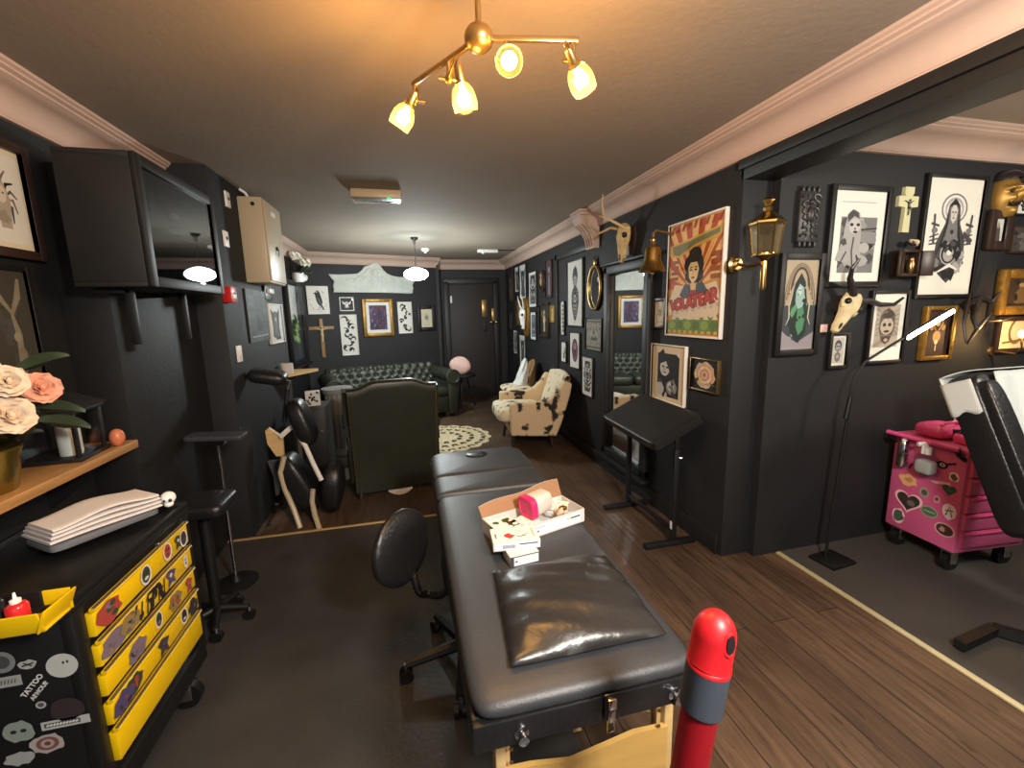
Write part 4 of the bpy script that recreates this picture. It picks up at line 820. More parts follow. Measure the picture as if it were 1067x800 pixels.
def sticker(par, loc, rot, w, h, kind, r):
    A = Art(w, h, 0); cs = r.sample(stick_cols, 3); A.k += r.randint(0, 60)
    if kind == 0:
        A.blob(.5, .5, .46, cs[0], r, 16, .2, .46)
        for k in range(9): A.blob(r.uniform(.25, .75), r.uniform(.25, .75), r.uniform(.06, .14), r.choice(cs), r, 8, .4, r.uniform(.06, .14))
    elif kind == 1:
        A.ell(.5, .5, .42, .44, (206, 200, 196)); A.ell(.5, .52, .32, .36, cs[0]); A.ell(.42, .6, .08, .06, K); A.ell(.6, .6, .08, .06, K); A.ell(.5, .36, .16, .07, cs[1])
    elif kind == 2:
        A.poly([(.1, .8), (.4, .96), (.9, .7), (.7, .4), (.8, .05), (.5, .2), (.2, .1), (.3, .5)], cs[0]); A.line([(.3, .7), (.6, .4)], .08, cs[1]); A.ell(.5, .6, .1, .1, cs[2])
    elif kind == 3:
        for k in range(5): A.swirl(.16+.17*k, .5, .22, .7, .1, K, r.choice((-1, 1)), r.uniform(0, 6)); A.line([(.1+.18*k, .1), (.2+.17*k, .9)], .06, K, True)
    return A.build('sticker', par, loc, rot)
lay = [[(.1, 0, .095, .075), (.27, 1, .055, .075), (.40, 1, .05, .06), (.47, 2, .05, .05), (.505, 1, .05, .08)], [(.1, 0, .1, .07), (.17, 0, .08, .06), (.29, 3, .15, .07), (.40, 2, .07, .06), (.5, 1, .028, .05)],
       [(.18, 0, .085, .08), (.3, 1, .04, .055), (.40, 0, .07, .06), (.5, 2, .055, .075)], [(.07, 0, .08, .07), (.14, 0, .08, .07), (.30, 2, .07, .07), (.44, 1, .045, .06), (.5, 0, .06, .07)], []]
for k in range(5):
    zt_, zb = zs[k]-.004, zs[k+1]+.004; hh = zt_-zb
    m = MB(); m.box((.004, D/2, (zt_+zb)/2-.004), (.022, D-.09, hh-.02), 'yellow_paint', bev=.003); m.prism([(.0, 0), (.010, 0), (.015, -.004), (.010, -.010), (0, -.010)], D-.09, 'yellow_paint', Matrix.Translation((.008, D-.045, zt_)) @ Matrix.Rotation(PI/2, 4, 'X'))
    dw = m.build('drawer', root)
    m = MB(); m.box((.018, D/2, zt_+.001), (.008, D-.09, .005), 'steel', bev=.002); m.build('handle', dw)
    for (y, kd, w_, h_) in lay[k]: sticker(dw, (.0158, max(.05+w_/2, min(y, D-.05-w_/2)), (zt_+zb)/2-.006-h_*.42), (0, 0, PI/2), w_*1.2, min(h_*1.15, hh-.016), kd, seed)
for x in (-.06, -W+.06):
    for y in (.06, D-.06):
        c = MB(); c.tube([(x, y-.018, .055), (x, y+.018, .055)], .05, 'black_plastic', 18); c.box((x, y-.026, .09), (.05, .006, .09), 'chrome', bev=.002); c.box((x, y+.026, .09), (.05, .006, .09), 'chrome', bev=.002); c.box((x, y, .14), (.08, .08, .02), 'chrome', bev=.003); c.build('castor', root)
# stickers on the end panel, drawn where the photo shows them
def endsticker(px, py, fn, w, h, q_=1.6):
    p = aty(px, py, CY0-.002)-Vector((CX1, CY0, 0)); A = Art(w*q_, h*q_, -.001); fn(A); A.build('sticker', root, (p.x, p.y, p.z-h*q_/2))
LT = (150, 152, 150)
endsticker(65, 693, lambda A: (A.ell(.5, .5, .5, .5, (168, 170, 166)), A.ell(.55, .62, .04, .06, K), A.ell(.68, .64, .04, .06, K)), .042, .042)
endsticker(29, 692, lambda A: (A.blob(.5, .5, .48, LT, random.Random(1), 14, .2, .45), A.line([(.2, .4), (.8, .6)], .1, K), A.line([(.3, .7), (.7, .3)], .08, K)), .026, .018)
endsticker(34, 714, lambda A: A.text('TATTOO', .5, .5, A.h, (186, 186, 184), .85, 1., .0008), .06, .017, 1.)
endsticker(41.5, 719, lambda A: A.text('ARMOUR', .5, .5, A.h, (176, 176, 174), .85, 1., .0008), .06, .014, 1.)
endsticker(43, 734, lambda A: (A.ell(.5, .5, .5, .5, LT), A.ell(.5, .5, .3, .3, G1)), .014, .013)
endsticker(69, 752, lambda A: (A.rect(0, .1, 1, .9, (160, 162, 160)), A.rect(.06, .3, .8, .7, (60, 60, 62)), [A.line([(.12+.066*k, .38), (.15+.066*k, .62)], .03, (196, 196, 194)) for k in range(10)], A.line([(.1, .5), (.78, .5)], .02, (196, 196, 194))), .065, .019)
endsticker(20, 762, lambda A: (A.blob(.5, .5, .48, (120, 130, 122), random.Random(3), 16, .15, .46), A.ell(.34, .52, .1, .08, K), A.ell(.64, .52, .1, .08, K)), .042, .042)
endsticker(50, 774, lambda A: (A.blob(.5, .5, .5, (150, 146, 142), random.Random(4), 18, .14, .46), A.ell(.5, .5, .34, .32, (110, 66, 64)), A.ell(.5, .5, .2, .2, (150, 140, 136)), A.ell(.5, .5, .1, .1, (90, 50, 50))), .045, .038)
endsticker(20, 790, lambda A: A.blob(.5, .5, .5, (140, 144, 142), random.Random(5), 18, .2, .4), .04, .03)
endsticker(8, 710, lambda A: (A.rect(0, 0, 1, 1, (140, 142, 140)), [A.line([(.15+.12*k, .3), (.2+.12*k, .7)], .05, (70, 70, 70)) for k in range(6)]), .036, .018)
endsticker(2, 690, lambda A: (A.ell(.5, .5, .5, .5, (110, 112, 112)), A.ell(.5, .5, .3, .3, (60, 62, 62))), .034, .036)
endsticker(70, 738, lambda A: A.blob(.5, .5, .5, (44, 34, 36), random.Random(8), 16, .15, .45), .05, .045)
# yellow parts tray hung on the cart end
m0 = Vector((-.975, 1.155, .80)); root = T('parts_tray', 'open yellow tray hooked on the near end of the tool cart', 'tray', m0)
m = MB(); w, d_, h = .25, .10, .055
m.box((0, 0, .003), (w, d_-.02, .006), 'yellow_paint', bev=.002)
for y, sl in ((-d_/2+.004, .25), (d_/2-.004, 0)): m.box((0, y, h/2), (w, .005, h), 'yellow_paint', rot=(sl, 0, 0), bev=.0015)
for x, sl in ((-w/2, 0), (w/2, .35)): m.box((x, 0, h/2), (.005, d_, h), 'yellow_paint', rot=(0, sl, 0), bev=.0015)
m.build('bin', root)
m = MB(); m.box((0, d_/2-.006, h*.55), (.14, .012, .06), 'black_metal', bev=.002); m.build('hook', root)
def bottle(loc, label, body, r, h, cap, name='ink_bottle', tipw=None):
    r0 = T(name, label, 'bottle', loc, 0, 'bottles in the yellow tray'); m = MB(); m.lathe([(0, 0), (r, 0), (r, h*.7), (r*.8, h*.78), (r*.4, h*.82), (r*.4, h*.86), (0, h*.86)], body, None, 18); m.build('body', r0)
    m = MB(); m.lathe([(r*.5, h*.82), (r*.5, h*.92), (r*.2, h*.96), (r*.12, h*1.15), (0, h*1.16)], cap, None, 14, cap=False); m.build('cap', r0); return r0
bottle(m0+Vector((.060, -.012, .0062)), 'red bottle with a white cap in the yellow tray', 'acrylic_red', .020, .074, 'white_plastic')
bottle(m0+Vector((.014, -.008, .0062)), 'black bottle with a tall white nozzle in the yellow tray', 'ink_black', .019, .088, 'white_plastic')
bottle(m0+Vector((-.035, -.004, .0062)), 'dark red bottle with a black cap farthest left in the yellow tray', 'acrylic_red', .019, .066, 'black_plastic')
# paper towels on a grey pad
root = T('grey_pad', 'flat grey foam pad under the paper towels on the tool cart', 'pad', (-1.045, 1.63, CT+.020), -.62)
m = MB(); m.cushion((0, 0, .014), (.17, .29, .027), 'grey_foam', flat=.2); m.build('pad', root)
root = T('paper_towels', 'folded stack of white paper towels lying on a grey pad on the tool cart', 'paper towels', (-1.045, 1.63, CT+.0465), -.62)
for k in range(4):
    m = MB(); t = .0125
    m.grid(lambda u, v, k=k: Vector(((u-.5)*.16*(1-.05*k)+.006*k+.012*v, (v-.5)*.29*(1-.02*k), .004+k*t+.026*math.sin(PI*v)**2*(k/4)+.006*math.sin(v*5+k)*.3)), 6, 12, 'paper_white')
    m.grid(lambda u, v, k=k: Vector(((u-.5)*.16*(1-.05*k)+.006*k+.012*v, (v-.5)*.29*(1-.02*k), .004+k*t+.009+.026*math.sin(PI*v)**2*(k/4)+.006*math.sin(v*5+k)*.3)), 6, 12, 'paper_white')
    q = lambda u, v, k=k: Vector(((u-.5)*.16*(1-.05*k)+.006*k+.012*v, (v-.5)*.29*(1-.02*k), .004+k*t+.026*math.sin(PI*v)**2*(k/4)+.006*math.sin(v*5+k)*.3))
    for u in (0, 1): m.grid(lambda a, v, u=u: q(u, v)+Vector(((.006 if u else -.006)*math.sin(PI*a), 0, .009*a)), 4, 12, 'paper_white')
    for v in (0, 1): m.grid(lambda u, a, v=v: q(u, v)+Vector((0, 0, .009*a)), 6, 2, 'paper_white')
    m.build('towel', root)
p = atz(186, 520, CT+.02); root = T('white_figurine', 'small white skull figurine on the far corner of the tool cart', 'figurine', (-.90, 1.765, CT+.0195))
m = MB(); m.ell((0, 0, .032), (.024, .026, .024), 'gloss_white'); m.ell((.004, -.008, .012), (.015, .016, .012), 'gloss_white'); m.build('skull', root)
for s_ in (-1, 1): m = MB(); m.ell((s_*.009+.008, -.022, .03), (.006, .005, .007), 'ink_black', seg=8, rings=6); m.build('eye_socket', root)
# ---------------------------------------------------------------- stool and arm rest behind the cart
root = T('work_stool', 'low black padded stool seat on a pedestal behind the tool cart', 'stool', (-1.0, 2.22, 0))
m = MB(); m.cushion((0, 0, .63), (.25, .24, .07), 'black_leather_soft', flat=.3, puff=.2); m.build('seat', root)
m = MB(); m.cyl((0, 0, .06), (0, 0, .59), .025, 'black_metal'); m.build('post', root)
for k in range(5):
    a = 2*PI*k/5; m = MB(); e = Vector((.14*math.cos(a), .14*math.sin(a), .07)); m.tube([(0, 0, .09), e], [.02, .014], 'black_metal'); lg = m.build('leg', root)
    m = MB(); m.tube([(e.x, e.y-.014, .027), (e.x, e.y+.014, .027)], .026, 'black_plastic', 14); m.cyl((e.x, e.y, .03), (e.x, e.y, .07), .008, 'chrome'); m.build('castor', lg)
root = T('arm_rest_stand', 'slim black arm rest on a chrome post standing by the dark left wall', 'arm rest', (-1.04, 2.57, 0))
m = MB(); m.cushion((0, 0, .875), (.28, .11, .03), 'black_leather', (0, .06, 0), flat=.2); m.build('pad', root)
m = MB(); m.prism([(-.05, 0), (.05, 0), (.035, -.035), (-.035, -.035)], .05, 'chrome', Matrix.Translation((0, .025, .865)) @ Matrix.Rotation(PI/2, 4, 'X')); m.build('bracket', root)
m = MB(); m.cyl((0, 0, .02), (0, 0, .85), .0095, 'chrome'); m.build('post', root)
m = MB(); m.lathe([(0, 0), (.11, 0), (.11, .012), (.03, .022), (.02, .05), (0, .05)], 'black_metal', None, 28); m.build('base', root)
# ---------------------------------------------------------------- massage table
TX0, TX1, TY0, TY1, TH = .085, .655, .80, 2.60, .66
root = T('massage_table', 'long black padded massage table with a beech wood underframe', 'massage table', ((TX0+TX1)/2, (TY0+TY1)/2, 0))
W, L_ = TX1-TX0, TY1-TY0
secs = [(-L_/2, .26, 'mid'), (.262, .492, 'mid'), (.494, L_/2, 'head')]
def pad(y0, y1, head=False):
    m = MB(); n = 26; k = 14; hw = W/2; hl = (y1-y0)/2
    def sq(t, q): return math.copysign(abs(t)**q, t)
    vs = []; fs = []; seg = 64; rings = 10; e = .13
    for i in range(rings+1):
        t = -PI/2+PI*i/rings
        for j in range(seg):
            a = 2*PI*j/seg; x = hw*sq(math.cos(t), .22)*sq(math.cos(a), e); y = hl*sq(math.cos(t), .16)*sq(math.sin(a), e); z = .032*sq(math.sin(t), .75)
            if head and y > hl*.6:
                x *= 1-.14*((y-hl*.6)/(hl*.4))**2
            vs.append((x, (y0+y1)/2+y, TH-.032+z))
    for i in range(rings):
        for j in range(seg): j2 = (j+1) % seg; fs.append([i*seg+j, i*seg+j2, (i+1)*seg+j2, (i+1)*seg+j])
    m.add(vs, fs, 'black_leather'); return m.build('padded_top', root, sharp=60)
for a, b, c in secs: pad(a, b, c == 'head')
m = MB(); m.lathe([(0, 0), (.055, 0), (.06, .004), (.055, .008), (0, .008)], 'black_leather_soft', Matrix.Translation((-.01, L_/2-.12, TH-.002)) @ Matrix.Diagonal((1.1, .8, 1, 1)), 24); m.build('face_hole_plug', root)
m = MB()
for x in (-W/2+.012, W/2-.012): m.box((x, 0, .575), (.024, L_-.04, .07), 'black_leather_soft', bev=.006)
for y in (-L_/2+.012, .26, L_/2-.03): m.box((0, y, .575), (W-.05 if y > -L_/2+.1 else W, .024, .07), 'black_leather_soft', bev=.006)
m.box((0, 0, .596), (W-.05, L_-.06, .012), 'black_leather_soft'); m.build('frame', root)
yn = -L_/2
def catch(x, big):
    m = MB()
    if big:
        m.box((x, yn-.004, .585), (.034, .008, .07), 'gunmetal', bev=.003); m.box((x, yn-.012, .60), (.022, .012, .028), 'chrome', bev=.004); m.box((x, yn-.011, .565), (.018, .008, .03), 'chrome', bev=.003); m.tube([(x-.008, yn-.008, .555), (x-.008, yn-.008, .52), (x+.008, yn-.008, .52), (x+.008, yn-.008, .555)], .002, 'chrome', 6)
        return m.build('latch', root)
    m.lathe([(0, 0), (.017, 0), (.017, .004), (.009, .008), (.009, .016), (.012, .018), (.012, .024), (0, .026)], 'chrome', along((x, yn, .572), (0, -1, 0)), 16); m.box((x, yn-.005, .556), (.018, .01, .014), 'gunmetal', bev=.002); return m.build('strap_stud', root)
catch(-.175, 0); catch(.04, 1); catch(.212, 0)
# end plate with its posts, far legs, braces
yp = .95-(TY0+TY1)/2
def loc2(px, py, Y): p = aty(px, py, Y); return (p.x-(TX0+TX1)/2, p.z)
top = [loc2(px, py, .95) for px, py in ((522, 789), (550, 783), (590, 779), (625, 764), (655, 751), (688, 744))]
xl, xr = top[0][0], top[-1][0]
m = MB(); poly = [(xl, .16)]+[(x, z) for x, z in top]+[(xr, .16)]
m.prism(poly[::-1], .014, 'plywood', Matrix.Translation((0, yp-.024, 0)) @ Matrix.Rotation(PI/2, 4, 'X')); pl_ = m.build('end_plate', root)
for x in (xl+.02, xr-.03):
    for z in (.44, .40, .35): m = MB(); m.lathe([(0, 0), (.006, 0), (.005, .003), (0, .0035)], 'old_brass', along((x, yp-.038, z-(.04 if x < 0 else 0)), (0, -1, 0)), 10); m.build('screw', pl_)
for x in (xl-.006, xr+.006):
    m = MB(); m.box((x, yp-.008, .28), (.028, .05, .56), 'beech_wood', bev=.004); m.box((x+(.018 if x < 0 else -.018), yp+.0, .30), (.02, .03, .54), 'beech_wood', bev=.003); m.build('leg', root)
yf = 2.40-(TY0+TY1)/2
for x in (xl, xr): m = MB(); m.box((x, yf, .28), (.03, .045, .56), 'beech_wood', bev=.004); m.build('leg', root)
m = MB(); m.box((0, yf, .2), (xr-xl, .02, .08), 'beech_wood', bev=.004); m.build('rail', root)
for x in (.03, xr-.03): m = MB(); m.tube([(x, yp+.02, .33), (x, yp+.30, .54)], .013, 'beech_wood', 6); m.build('brace', root)
for x in (xl+.02, xr-.02): m = MB(); m.tube([(x, yf-.02, .20), (x, .3, .54)], .012, 'beech_wood', 6); m.build('brace', root)
m = MB(); m.tube([(W/2, .32, .58), (W/2+.03, .35, .54), (W/2+.035, .42, .52), (W/2+.03, .49, .54), (W/2, .52, .58)], .01, 'black_leather', 8); m.build('carry_handle', root)
# cushion in film on the table
root = T('wrapped_cushion', 'square black cushion wrapped in shiny film lying on the massage table', 'cushion', (.410, 1.065, TH), .0)
m = MB()
def pil(u, v, top):
    x, y = u*2-1, v*2-1
    e = (1-abs(x)**2.4)*(1-abs(y)**2.4); cx = .198+.010*(1-y)/2; pin = 1-.05*(1-x*x)*abs(y)**3
    wr = .004*math.sin(9*x+4*y*y)*max(0, abs(x)-.5)*2+.003*math.sin(13*y+5*x)
    z = (.012+.055*max(0, e)**.55+wr*.8) if top else .010*(1-max(0, e)**.3)
    return Vector((x*cx+.01*y, y*.19*(1-.05*(1-y*y)*abs(x)**3)*1.0, z))
m.grid(lambda u, v: pil(u, v, True), 40, 40, 'black_film'); m.grid(lambda u, v: pil(u, v, False), 40, 40, 'black_film')
ed = []
for q_ in ([(t/40, 0) for t in range(40)], [(1, t/40) for t in range(40)], [(1-t/40, 1) for t in range(40)], [(0, 1-t/40) for t in range(40)]):
    ed += [(pil(u, v, True), pil(u, v, False)) for u, v in q_]
n = len(ed); m.add([p for a in ed for p in a], [[2*i, 2*i+1, 2*((i+1) % n)+1, 2*((i+1) % n)] for i in range(n)], 'black_film')
m.build('cover', root, sharp=80)
# boxes on the table
def carton(name, label, loc, rz, d, arts=(), mat='carton_white', zrot=None):
    r = T(name, label, 'box', loc, rz)
    m = MB(); m.box((0, 0, d[2]/2), d, mat, bev=.0015); m.build('carton', r)
    for nm, f, w, h, lo, ro in arts:
        A = Art(w, h, -.0005); f(A); A.build(nm, r, lo, ro)
    return r
def p_front(A): A.rect(.02, .05, .98, .95, (214, 222, 232)); [A.rect(.2+.022*k, .25, .2+.022*k+.012, .7, (90, 96, 110)) for k in range(12)]; A.rect(.55, .62, .95, .76, (60, 60, 64)); A.ell(.08, .5, .025, .02, (120, 150, 190))
def p_top(A):
    A.rect(.01, .01, .99, .99, (240, 228, 220)); A.blob(.36, .42, .1, (186, 46, 44), random.Random(2), 9, .35); A.line([(.45, .42), (.62, .3), (.8, .5)], .035, (60, 52, 50), True); A.line([(.5, .62), (.6, .7), (.72, .6)], .02, (170, 140, 140)); A.line([(.55, .3), (.75, .34)], .03, (50, 46, 46), True); A.rect(.88, .2, .92, .8, (190, 170, 160)); A.rect(.06, .3, .1, .6, (120, 110, 110))
carton('flat_carton', 'small white carton at the bottom of the pile near the black cushion', (.335, 1.325, TH), .12, (.105, .075, .038), (('printed_side', lambda A: (A.rect(.0, .0, 1, 1, (60, 62, 66)), A.rect(.12, .1, .97, .9, (214, 220, 228)), A.ell(.2, .5, .04, .08, K)), .105, .038, (0, -.0376, .0), None),))
carton('needle_box', 'white box with a red rose print lying on top of the small carton', (.325, 1.375, TH+.0385), -.07, (.165, .105, .030), (('printed_front', p_front, .162, .029, (0, -.0527, .0005), None), ('printed_top', p_top, .162, .102, (0, -.051, .0302), (-PI/2, 0, 0))))
root = T('open_carton', 'long open white carton with a raised brown flap full of supplies', 'box', (.445, 1.535, TH), .30)
w, d_, h = .385, .15, .055; m = MB()
m.box((0, 0, .0015), (w, d_, .003), 'carton_white'); m.box((0, -d_/2, h/2), (w, .003, h), 'carton_white'); m.box((0, d_/2, h/2), (w, .003, h), 'carton_white'); m.box((-w/2, 0, h/2), (.003, d_, h), 'carton_white'); m.box((w/2, 0, h/2), (.003, d_, h), 'carton_white'); m.build('tray', root)
m = MB(); m.grid(lambda u, v: Vector(((u-.5)*w, d_/2+.03*v, h+v*(.035+.028*min(1, u*1.4)+.006*math.sin(u*9)))), 12, 4, 'carton_brown'); m.grid(lambda u, v: Vector(((u-.5)*w, d_/2+.0015+.03*v, h+v*(.035+.028*min(1, u*1.4)+.006*math.sin(u*9)))), 12, 4, 'carton_white'); m.build('lid_flap', root, fix=False)
A = Art(.05, .055, -.0005); A.rect(0, 0, 1, 1, (110, 196, 120)); A.rect(0, 0, 1, .35, (190, 210, 90)); A.build('green_end', root, (-w/2-.0018, -.02, 0), (0, 0, -PI/2))
A = Art(.36, .05, -.0005); A.rect(.02, .1, .98, .9, (222, 226, 232)); A.rect(.02, .3, .28, .45, (60, 60, 66)); A.rect(.3, .32, .42, .46, (110, 116, 130)); A.rect(.84, .55, .97, .68, (80, 80, 86)); A.rect(.1, .66, .5, .74, (170, 176, 190)); A.build('printed_side', root, (0, -d_/2-.002, .0025))
def drop(par_loc, rz, name, label, cat, parts): r = T(name, label, cat, par_loc, rz); [b.build(n_, r) for n_, b in parts]; return r
bx = lambda lx, ly: Vector((.445, 1.535, TH))+Matrix.Rotation(.30, 3, 'Z') @ Vector((lx, ly, .0032))
for k, (lx, ly, c, lab) in enumerate(((-.13, .02, (66, 84, 66), 'green printed pouch at the left end of the open carton'), (-.06, -.02, (226, 224, 220), 'white sachet in the middle of the open carton'), (.13, .03, (236, 232, 226), 'white sachet at the right end of the open carton'))):
    A = Art(.1, .09, 0); A.rect(0, 0, 1, 1, (230, 228, 224)); r = random.Random(k)
    for j in range(8): A.blob(r.uniform(.2, .8), r.uniform(.2, .8), .1, tuple(max(0, min(255, v+r.randint(-40, 20))) for v in c), r, 7, .4)
    t = T('sachet', lab, 'sachet', bx(lx, ly), .3+.3*k, 'sachets in the open carton'); m = MB(); m.cushion((0, 0, .02), (.1, .09, .04), 'carton_white', flat=.4); m.build('pouch', t); A.build('print', t, (0, -.045, .0402), (-PI/2, 0, 0))
root = T('twist_scrap', 'crumpled cream paper scrap at the right end of the open carton', 'scrap', bx(.10, -.03)+Vector((0, 0, 0)))
m = MB(); r = random.Random(5)
for k in range(5): m.ell((r.uniform(-.02, .02), r.uniform(-.02, .02), .03+.008*k), (.03, .014, .012), ('rose_cream', 'gold_pot', 'rose_cream')[k % 3], (r.random()*3, r.random()*3, r.random()*3), 8, 6)
m.build('paper', root)
root = T('wipes_tub', 'white tub with a hot pink lid lying on its side in the open carton', 'tub', bx(.02, .01)+Vector((0, 0, .045)), .30)
M_ = Matrix.Translation((0, 0, .042)) @ Matrix.Rotation(-PI/2-.1, 4, 'Y') @ Matrix.Rotation(.15, 4, 'X')
m = MB(); sq = lambda r, z: [(r*math.copysign(abs(math.cos(a))**.55, math.cos(a)), r*math.copysign(abs(math.sin(a))**.55, math.sin(a)), z) for a in [2*PI*k/32 for k in range(32)]]
def sqlathe(m, prof, mat):
    vs = []; [vs.extend(sq(r, z)) for r, z in prof]; n = len(prof)
    m.add(vs, [[i*32+k, i*32+(k+1) % 32, (i+1)*32+(k+1) % 32, (i+1)*32+k] for i in range(n-1) for k in range(32)]+[list(range(32))[::-1], [(n-1)*32+k for k in range(32)]], mat, None, M_)
sqlathe(m, [(.036, -.05), (.039, -.046), (.042, .04)], 'tub_white'); m.build('tub', root)
m = MB(); sqlathe(m, [(.045, .034), (.046, .036), (.046, .056), (.043, .06), (.034, .061), (.032, .058)], 'hot_pink_lid'); m.build('lid', root)
# ---------------------------------------------------------------- office chair behind the table
root = T('office_chair', 'black swivel chair tucked under the massage table, backrest turned left', 'office chair', (.16, 1.66, 0), 0)
m = MB(); m.cushion((.10, .0, .44), (.36, .38, .07), 'black_leather_soft', flat=.45, puff=.2); m.build('seat', root)
bc = aty(419, 570, 1.72)-Vector((.16, 1.66, 0))
m = MB(); m.cushion((bc.x, bc.y, bc.z), (.33, .07, .31), 'black_leather_soft', Matrix.Rotation(-.42, 4, 'Y') @ Matrix.Rotation(PI/2-.72, 4, 'Z') @ Matrix.Rotation(.2, 4, 'X'), flat=.72, puff=0); m.build('backrest', root)
a0 = aty(431, 600, 1.72)-Vector((.16, 1.66, 0)); a1 = aty(437, 617, 1.7)-Vector((.16, 1.66, 0)); a2 = aty(460, 619, 1.68)-Vector((.16, 1.66, 0))
m = MB(); pts = [a0+Vector((-.01, 0, .02)), a0, a1, a1*.6+a2*.4+Vector((0, 0, -.004)), a2, (0, 0, .40)]; n = 46; fine = []
def bez(t):
    f = t*(len(pts)-1); i = min(int(f), len(pts)-2); u = f-i; P0 = Vector(pts[max(i-1, 0)]); P1 = Vector(pts[i]); P2 = Vector(pts[i+1]); P3 = Vector(pts[min(i+2, len(pts)-1)])
    return .5*((2*P1)+(-P0+P2)*u+(2*P0-5*P1+4*P2-P3)*u*u+(-P0+3*P1-3*P2+P3)*u**3)
m.tube([bez(t/n) for t in range(n+1)], [.018 if t % 2 else .0145 for t in range(n+1)], 'black_plastic', 12); m.build('bellows_arm', root, sharp=60)
m = MB(); m.cyl((0, 0, .1), (0, 0, .41), .026, 'black_plastic'); m.build('gas_lift', root)
for k in range(5):
    a = PI+.12+2*PI*k/5; e = Vector((.25*math.cos(a), .25*math.sin(a), .075)); m = MB(); m.tube([(0, 0, .10), e], [.026, .018], 'black_plastic', 8); lg = m.build('leg', root)
    m = MB(); tt = Vector((-math.sin(a), math.cos(a), 0)); c = Vector((e.x, e.y, .028))
    for s_ in (-1, 1): m.tube([c+tt*s_*.006, c+tt*s_*.024], .0275, 'black_plastic', 16)
    m.cyl((e.x, e.y, .03), (e.x, e.y, .08), .009, 'steel'); m.build('castor', lg)
# ---------------------------------------------------------------- red post
base = aty(718, 800, .57); topP = aty(745.5, 653, .57); ax = (topP-base); lean = ax.x/ax.z
root = T('barrier_post', 'red plastic post with grey band and hooded red cap in the foreground', 'post', (topP.x-lean*topP.z, .57, 0))
root.rotation_euler = (0, math.atan(lean), 0); hz = topP.z/math.cos(math.atan(lean)); R_ = .032
m = MB(); m.cyl((0, 0, .03), (0, 0, hz-.125), R_*.97, 'post_red', seg=32); m.build('pole', root)
m = MB(); pr = []
for k in range(40): z = hz-.155+.085*k/39; pr.append((R_*(1.13+(.022 if k % 2 else 0)), z))
m.lathe([(0, hz-.157)]+pr+[(0, hz-.068)], 'grey_grip', None, 32); m.build('grip_band', root, sharp=70)
m = MB(); m.lathe([(R_*1.0, hz-.075), (R_*1.16, hz-.074), (R_*1.16, hz-.069), (R_*1.10, hz-.067), (R_*1.16, hz-.064), (R_*1.12, hz-.06), (R_*1.12, hz-.015)]+[(R_*1.12*math.cos(t*PI/16), hz-.015+.045*math.sin(t*PI/16)) for t in range(1, 9)], 'red_plastic', None, 36); m.build('cap', root, sharp=50)
hd = Vector((.10, -1, .10)).normalized(); hc = Vector((0, 0, hz-.012))+hd*R_*1.09; M_ = along(hc, hd); ang_ = math.atan2((M_.inverted().to_3x3() @ Vector((0, 0, 1))).y, (M_.inverted().to_3x3() @ Vector((0, 0, 1))).x)
M_ = M_ @ Matrix.Rotation(ang_, 4, 'Z')
m = MB(); m.tube([M_ @ Vector((.019*math.cos(2*PI*k/24), .0115*math.sin(2*PI*k/24), -.001-.004*math.sin(2*PI*k/24)**2)) for k in range(24)], .0032, 'red_plastic', 8, True); m.build('hole_rim', root)
m = MB(); m.lathe([(0, -.006), (1, -.006), (.9, .0015), (0, .002)], 'ink_black', M_ @ Matrix.Diagonal((.0175, .010, 1, 1)), 20); m.build('hood_hole', root)
m = MB(); m.lathe([(0, 0), (.15, 0), (.15, .02), (.05, .035), (.045, .06), (0, .06)], 'black_plastic', None, 32); m.build('foot', root)
# ---------------------------------------------------------------- seating at the back
root = T('wing_chair', 'dark green leather wingback chair with studded edges, seen from behind', 'armchair', (-.15, 3.62, 0), .16)
def backpt(u, v):   # outside back: u 0..1 across, v 0..1 up
    x = (u-.5)*.70*(.97+.05*v); q = min(1, max(0, (min(u, 1-u)-.06)/.26)); topz = .905+.055*q*q*(3-2*q); z = .05+v*(topz-.05)
    return Vector((x, -.012*math.sin(PI*u)-.05*v*v, z))
m = MB(); m.grid(lambda u, v: backpt(u, v), 30, 20, 'green_leather'); m.grid(lambda u, v: backpt(u, v)+Vector((0, .13-.04*v, 0)), 30, 20, 'green_leather')
top_ = [backpt(k/30, 1) for k in range(31)]
def rim(k, j): a = PI*j/6; p = backpt(k/30, 1); return p+Vector((0, (1-math.cos(a))*.045, .03*math.sin(a)))
m.add([rim(k, j) for k in range(31) for j in range(7)], [[k*7+j, k*7+j+1, (k+1)*7+j+1, (k+1)*7+j] for k in range(30) for j in range(6)], 'green_leather')
for u in (0, 1): m.add([backpt(u, v/20)+Vector((0, dy*(.13-.04*v/20), 0)) for v in range(21) for dy in (0, 1)], [[2*v, 2*v+1, 2*v+3, 2*v+2] for v in range(20)], 'green_leather')
m.build('backrest', root)
for sx in (-1, 1):
    m = MB(); poly = [(.06, .42), (.09, .60), (.04, .90), (.12, .92), (.30, .84), (.36, .66), (.30, .60), (.14, .58)]
    m.prism([(y, z) for y, z in poly], .07, 'green_leather', Matrix.Translation((sx*.355-(.035), 0, 0)) @ Matrix(((0, 0, 1, 0), (1, 0, 0, 0), (0, 1, 0, 0), (0, 0, 0, 1)))); m.build('wing', root)
    m = MB(); m.cyl((sx*.345, .05, .57), (sx*.345, .62, .57), .055, 'green_leather', seg=20); m.box((sx*.345, .34, .34), (.075, .58, .44), 'green_leather', bev=.02); m.build('arm', root)
    m = MB(); m.tube([backpt(0 if sx < 0 else 1, t/12)+Vector((-sx*.006, -.004, 0)) for t in range(13)], .004, 'old_brass', 6); m.build('stud_trim', root)
m = MB(); m.box((0, .34, .27), (.62, .56, .26), 'green_leather', bev=.02); m.cushion((0, .36, .44), (.60, .56, .13), 'green_leather', flat=.25); m.build('seat', root)
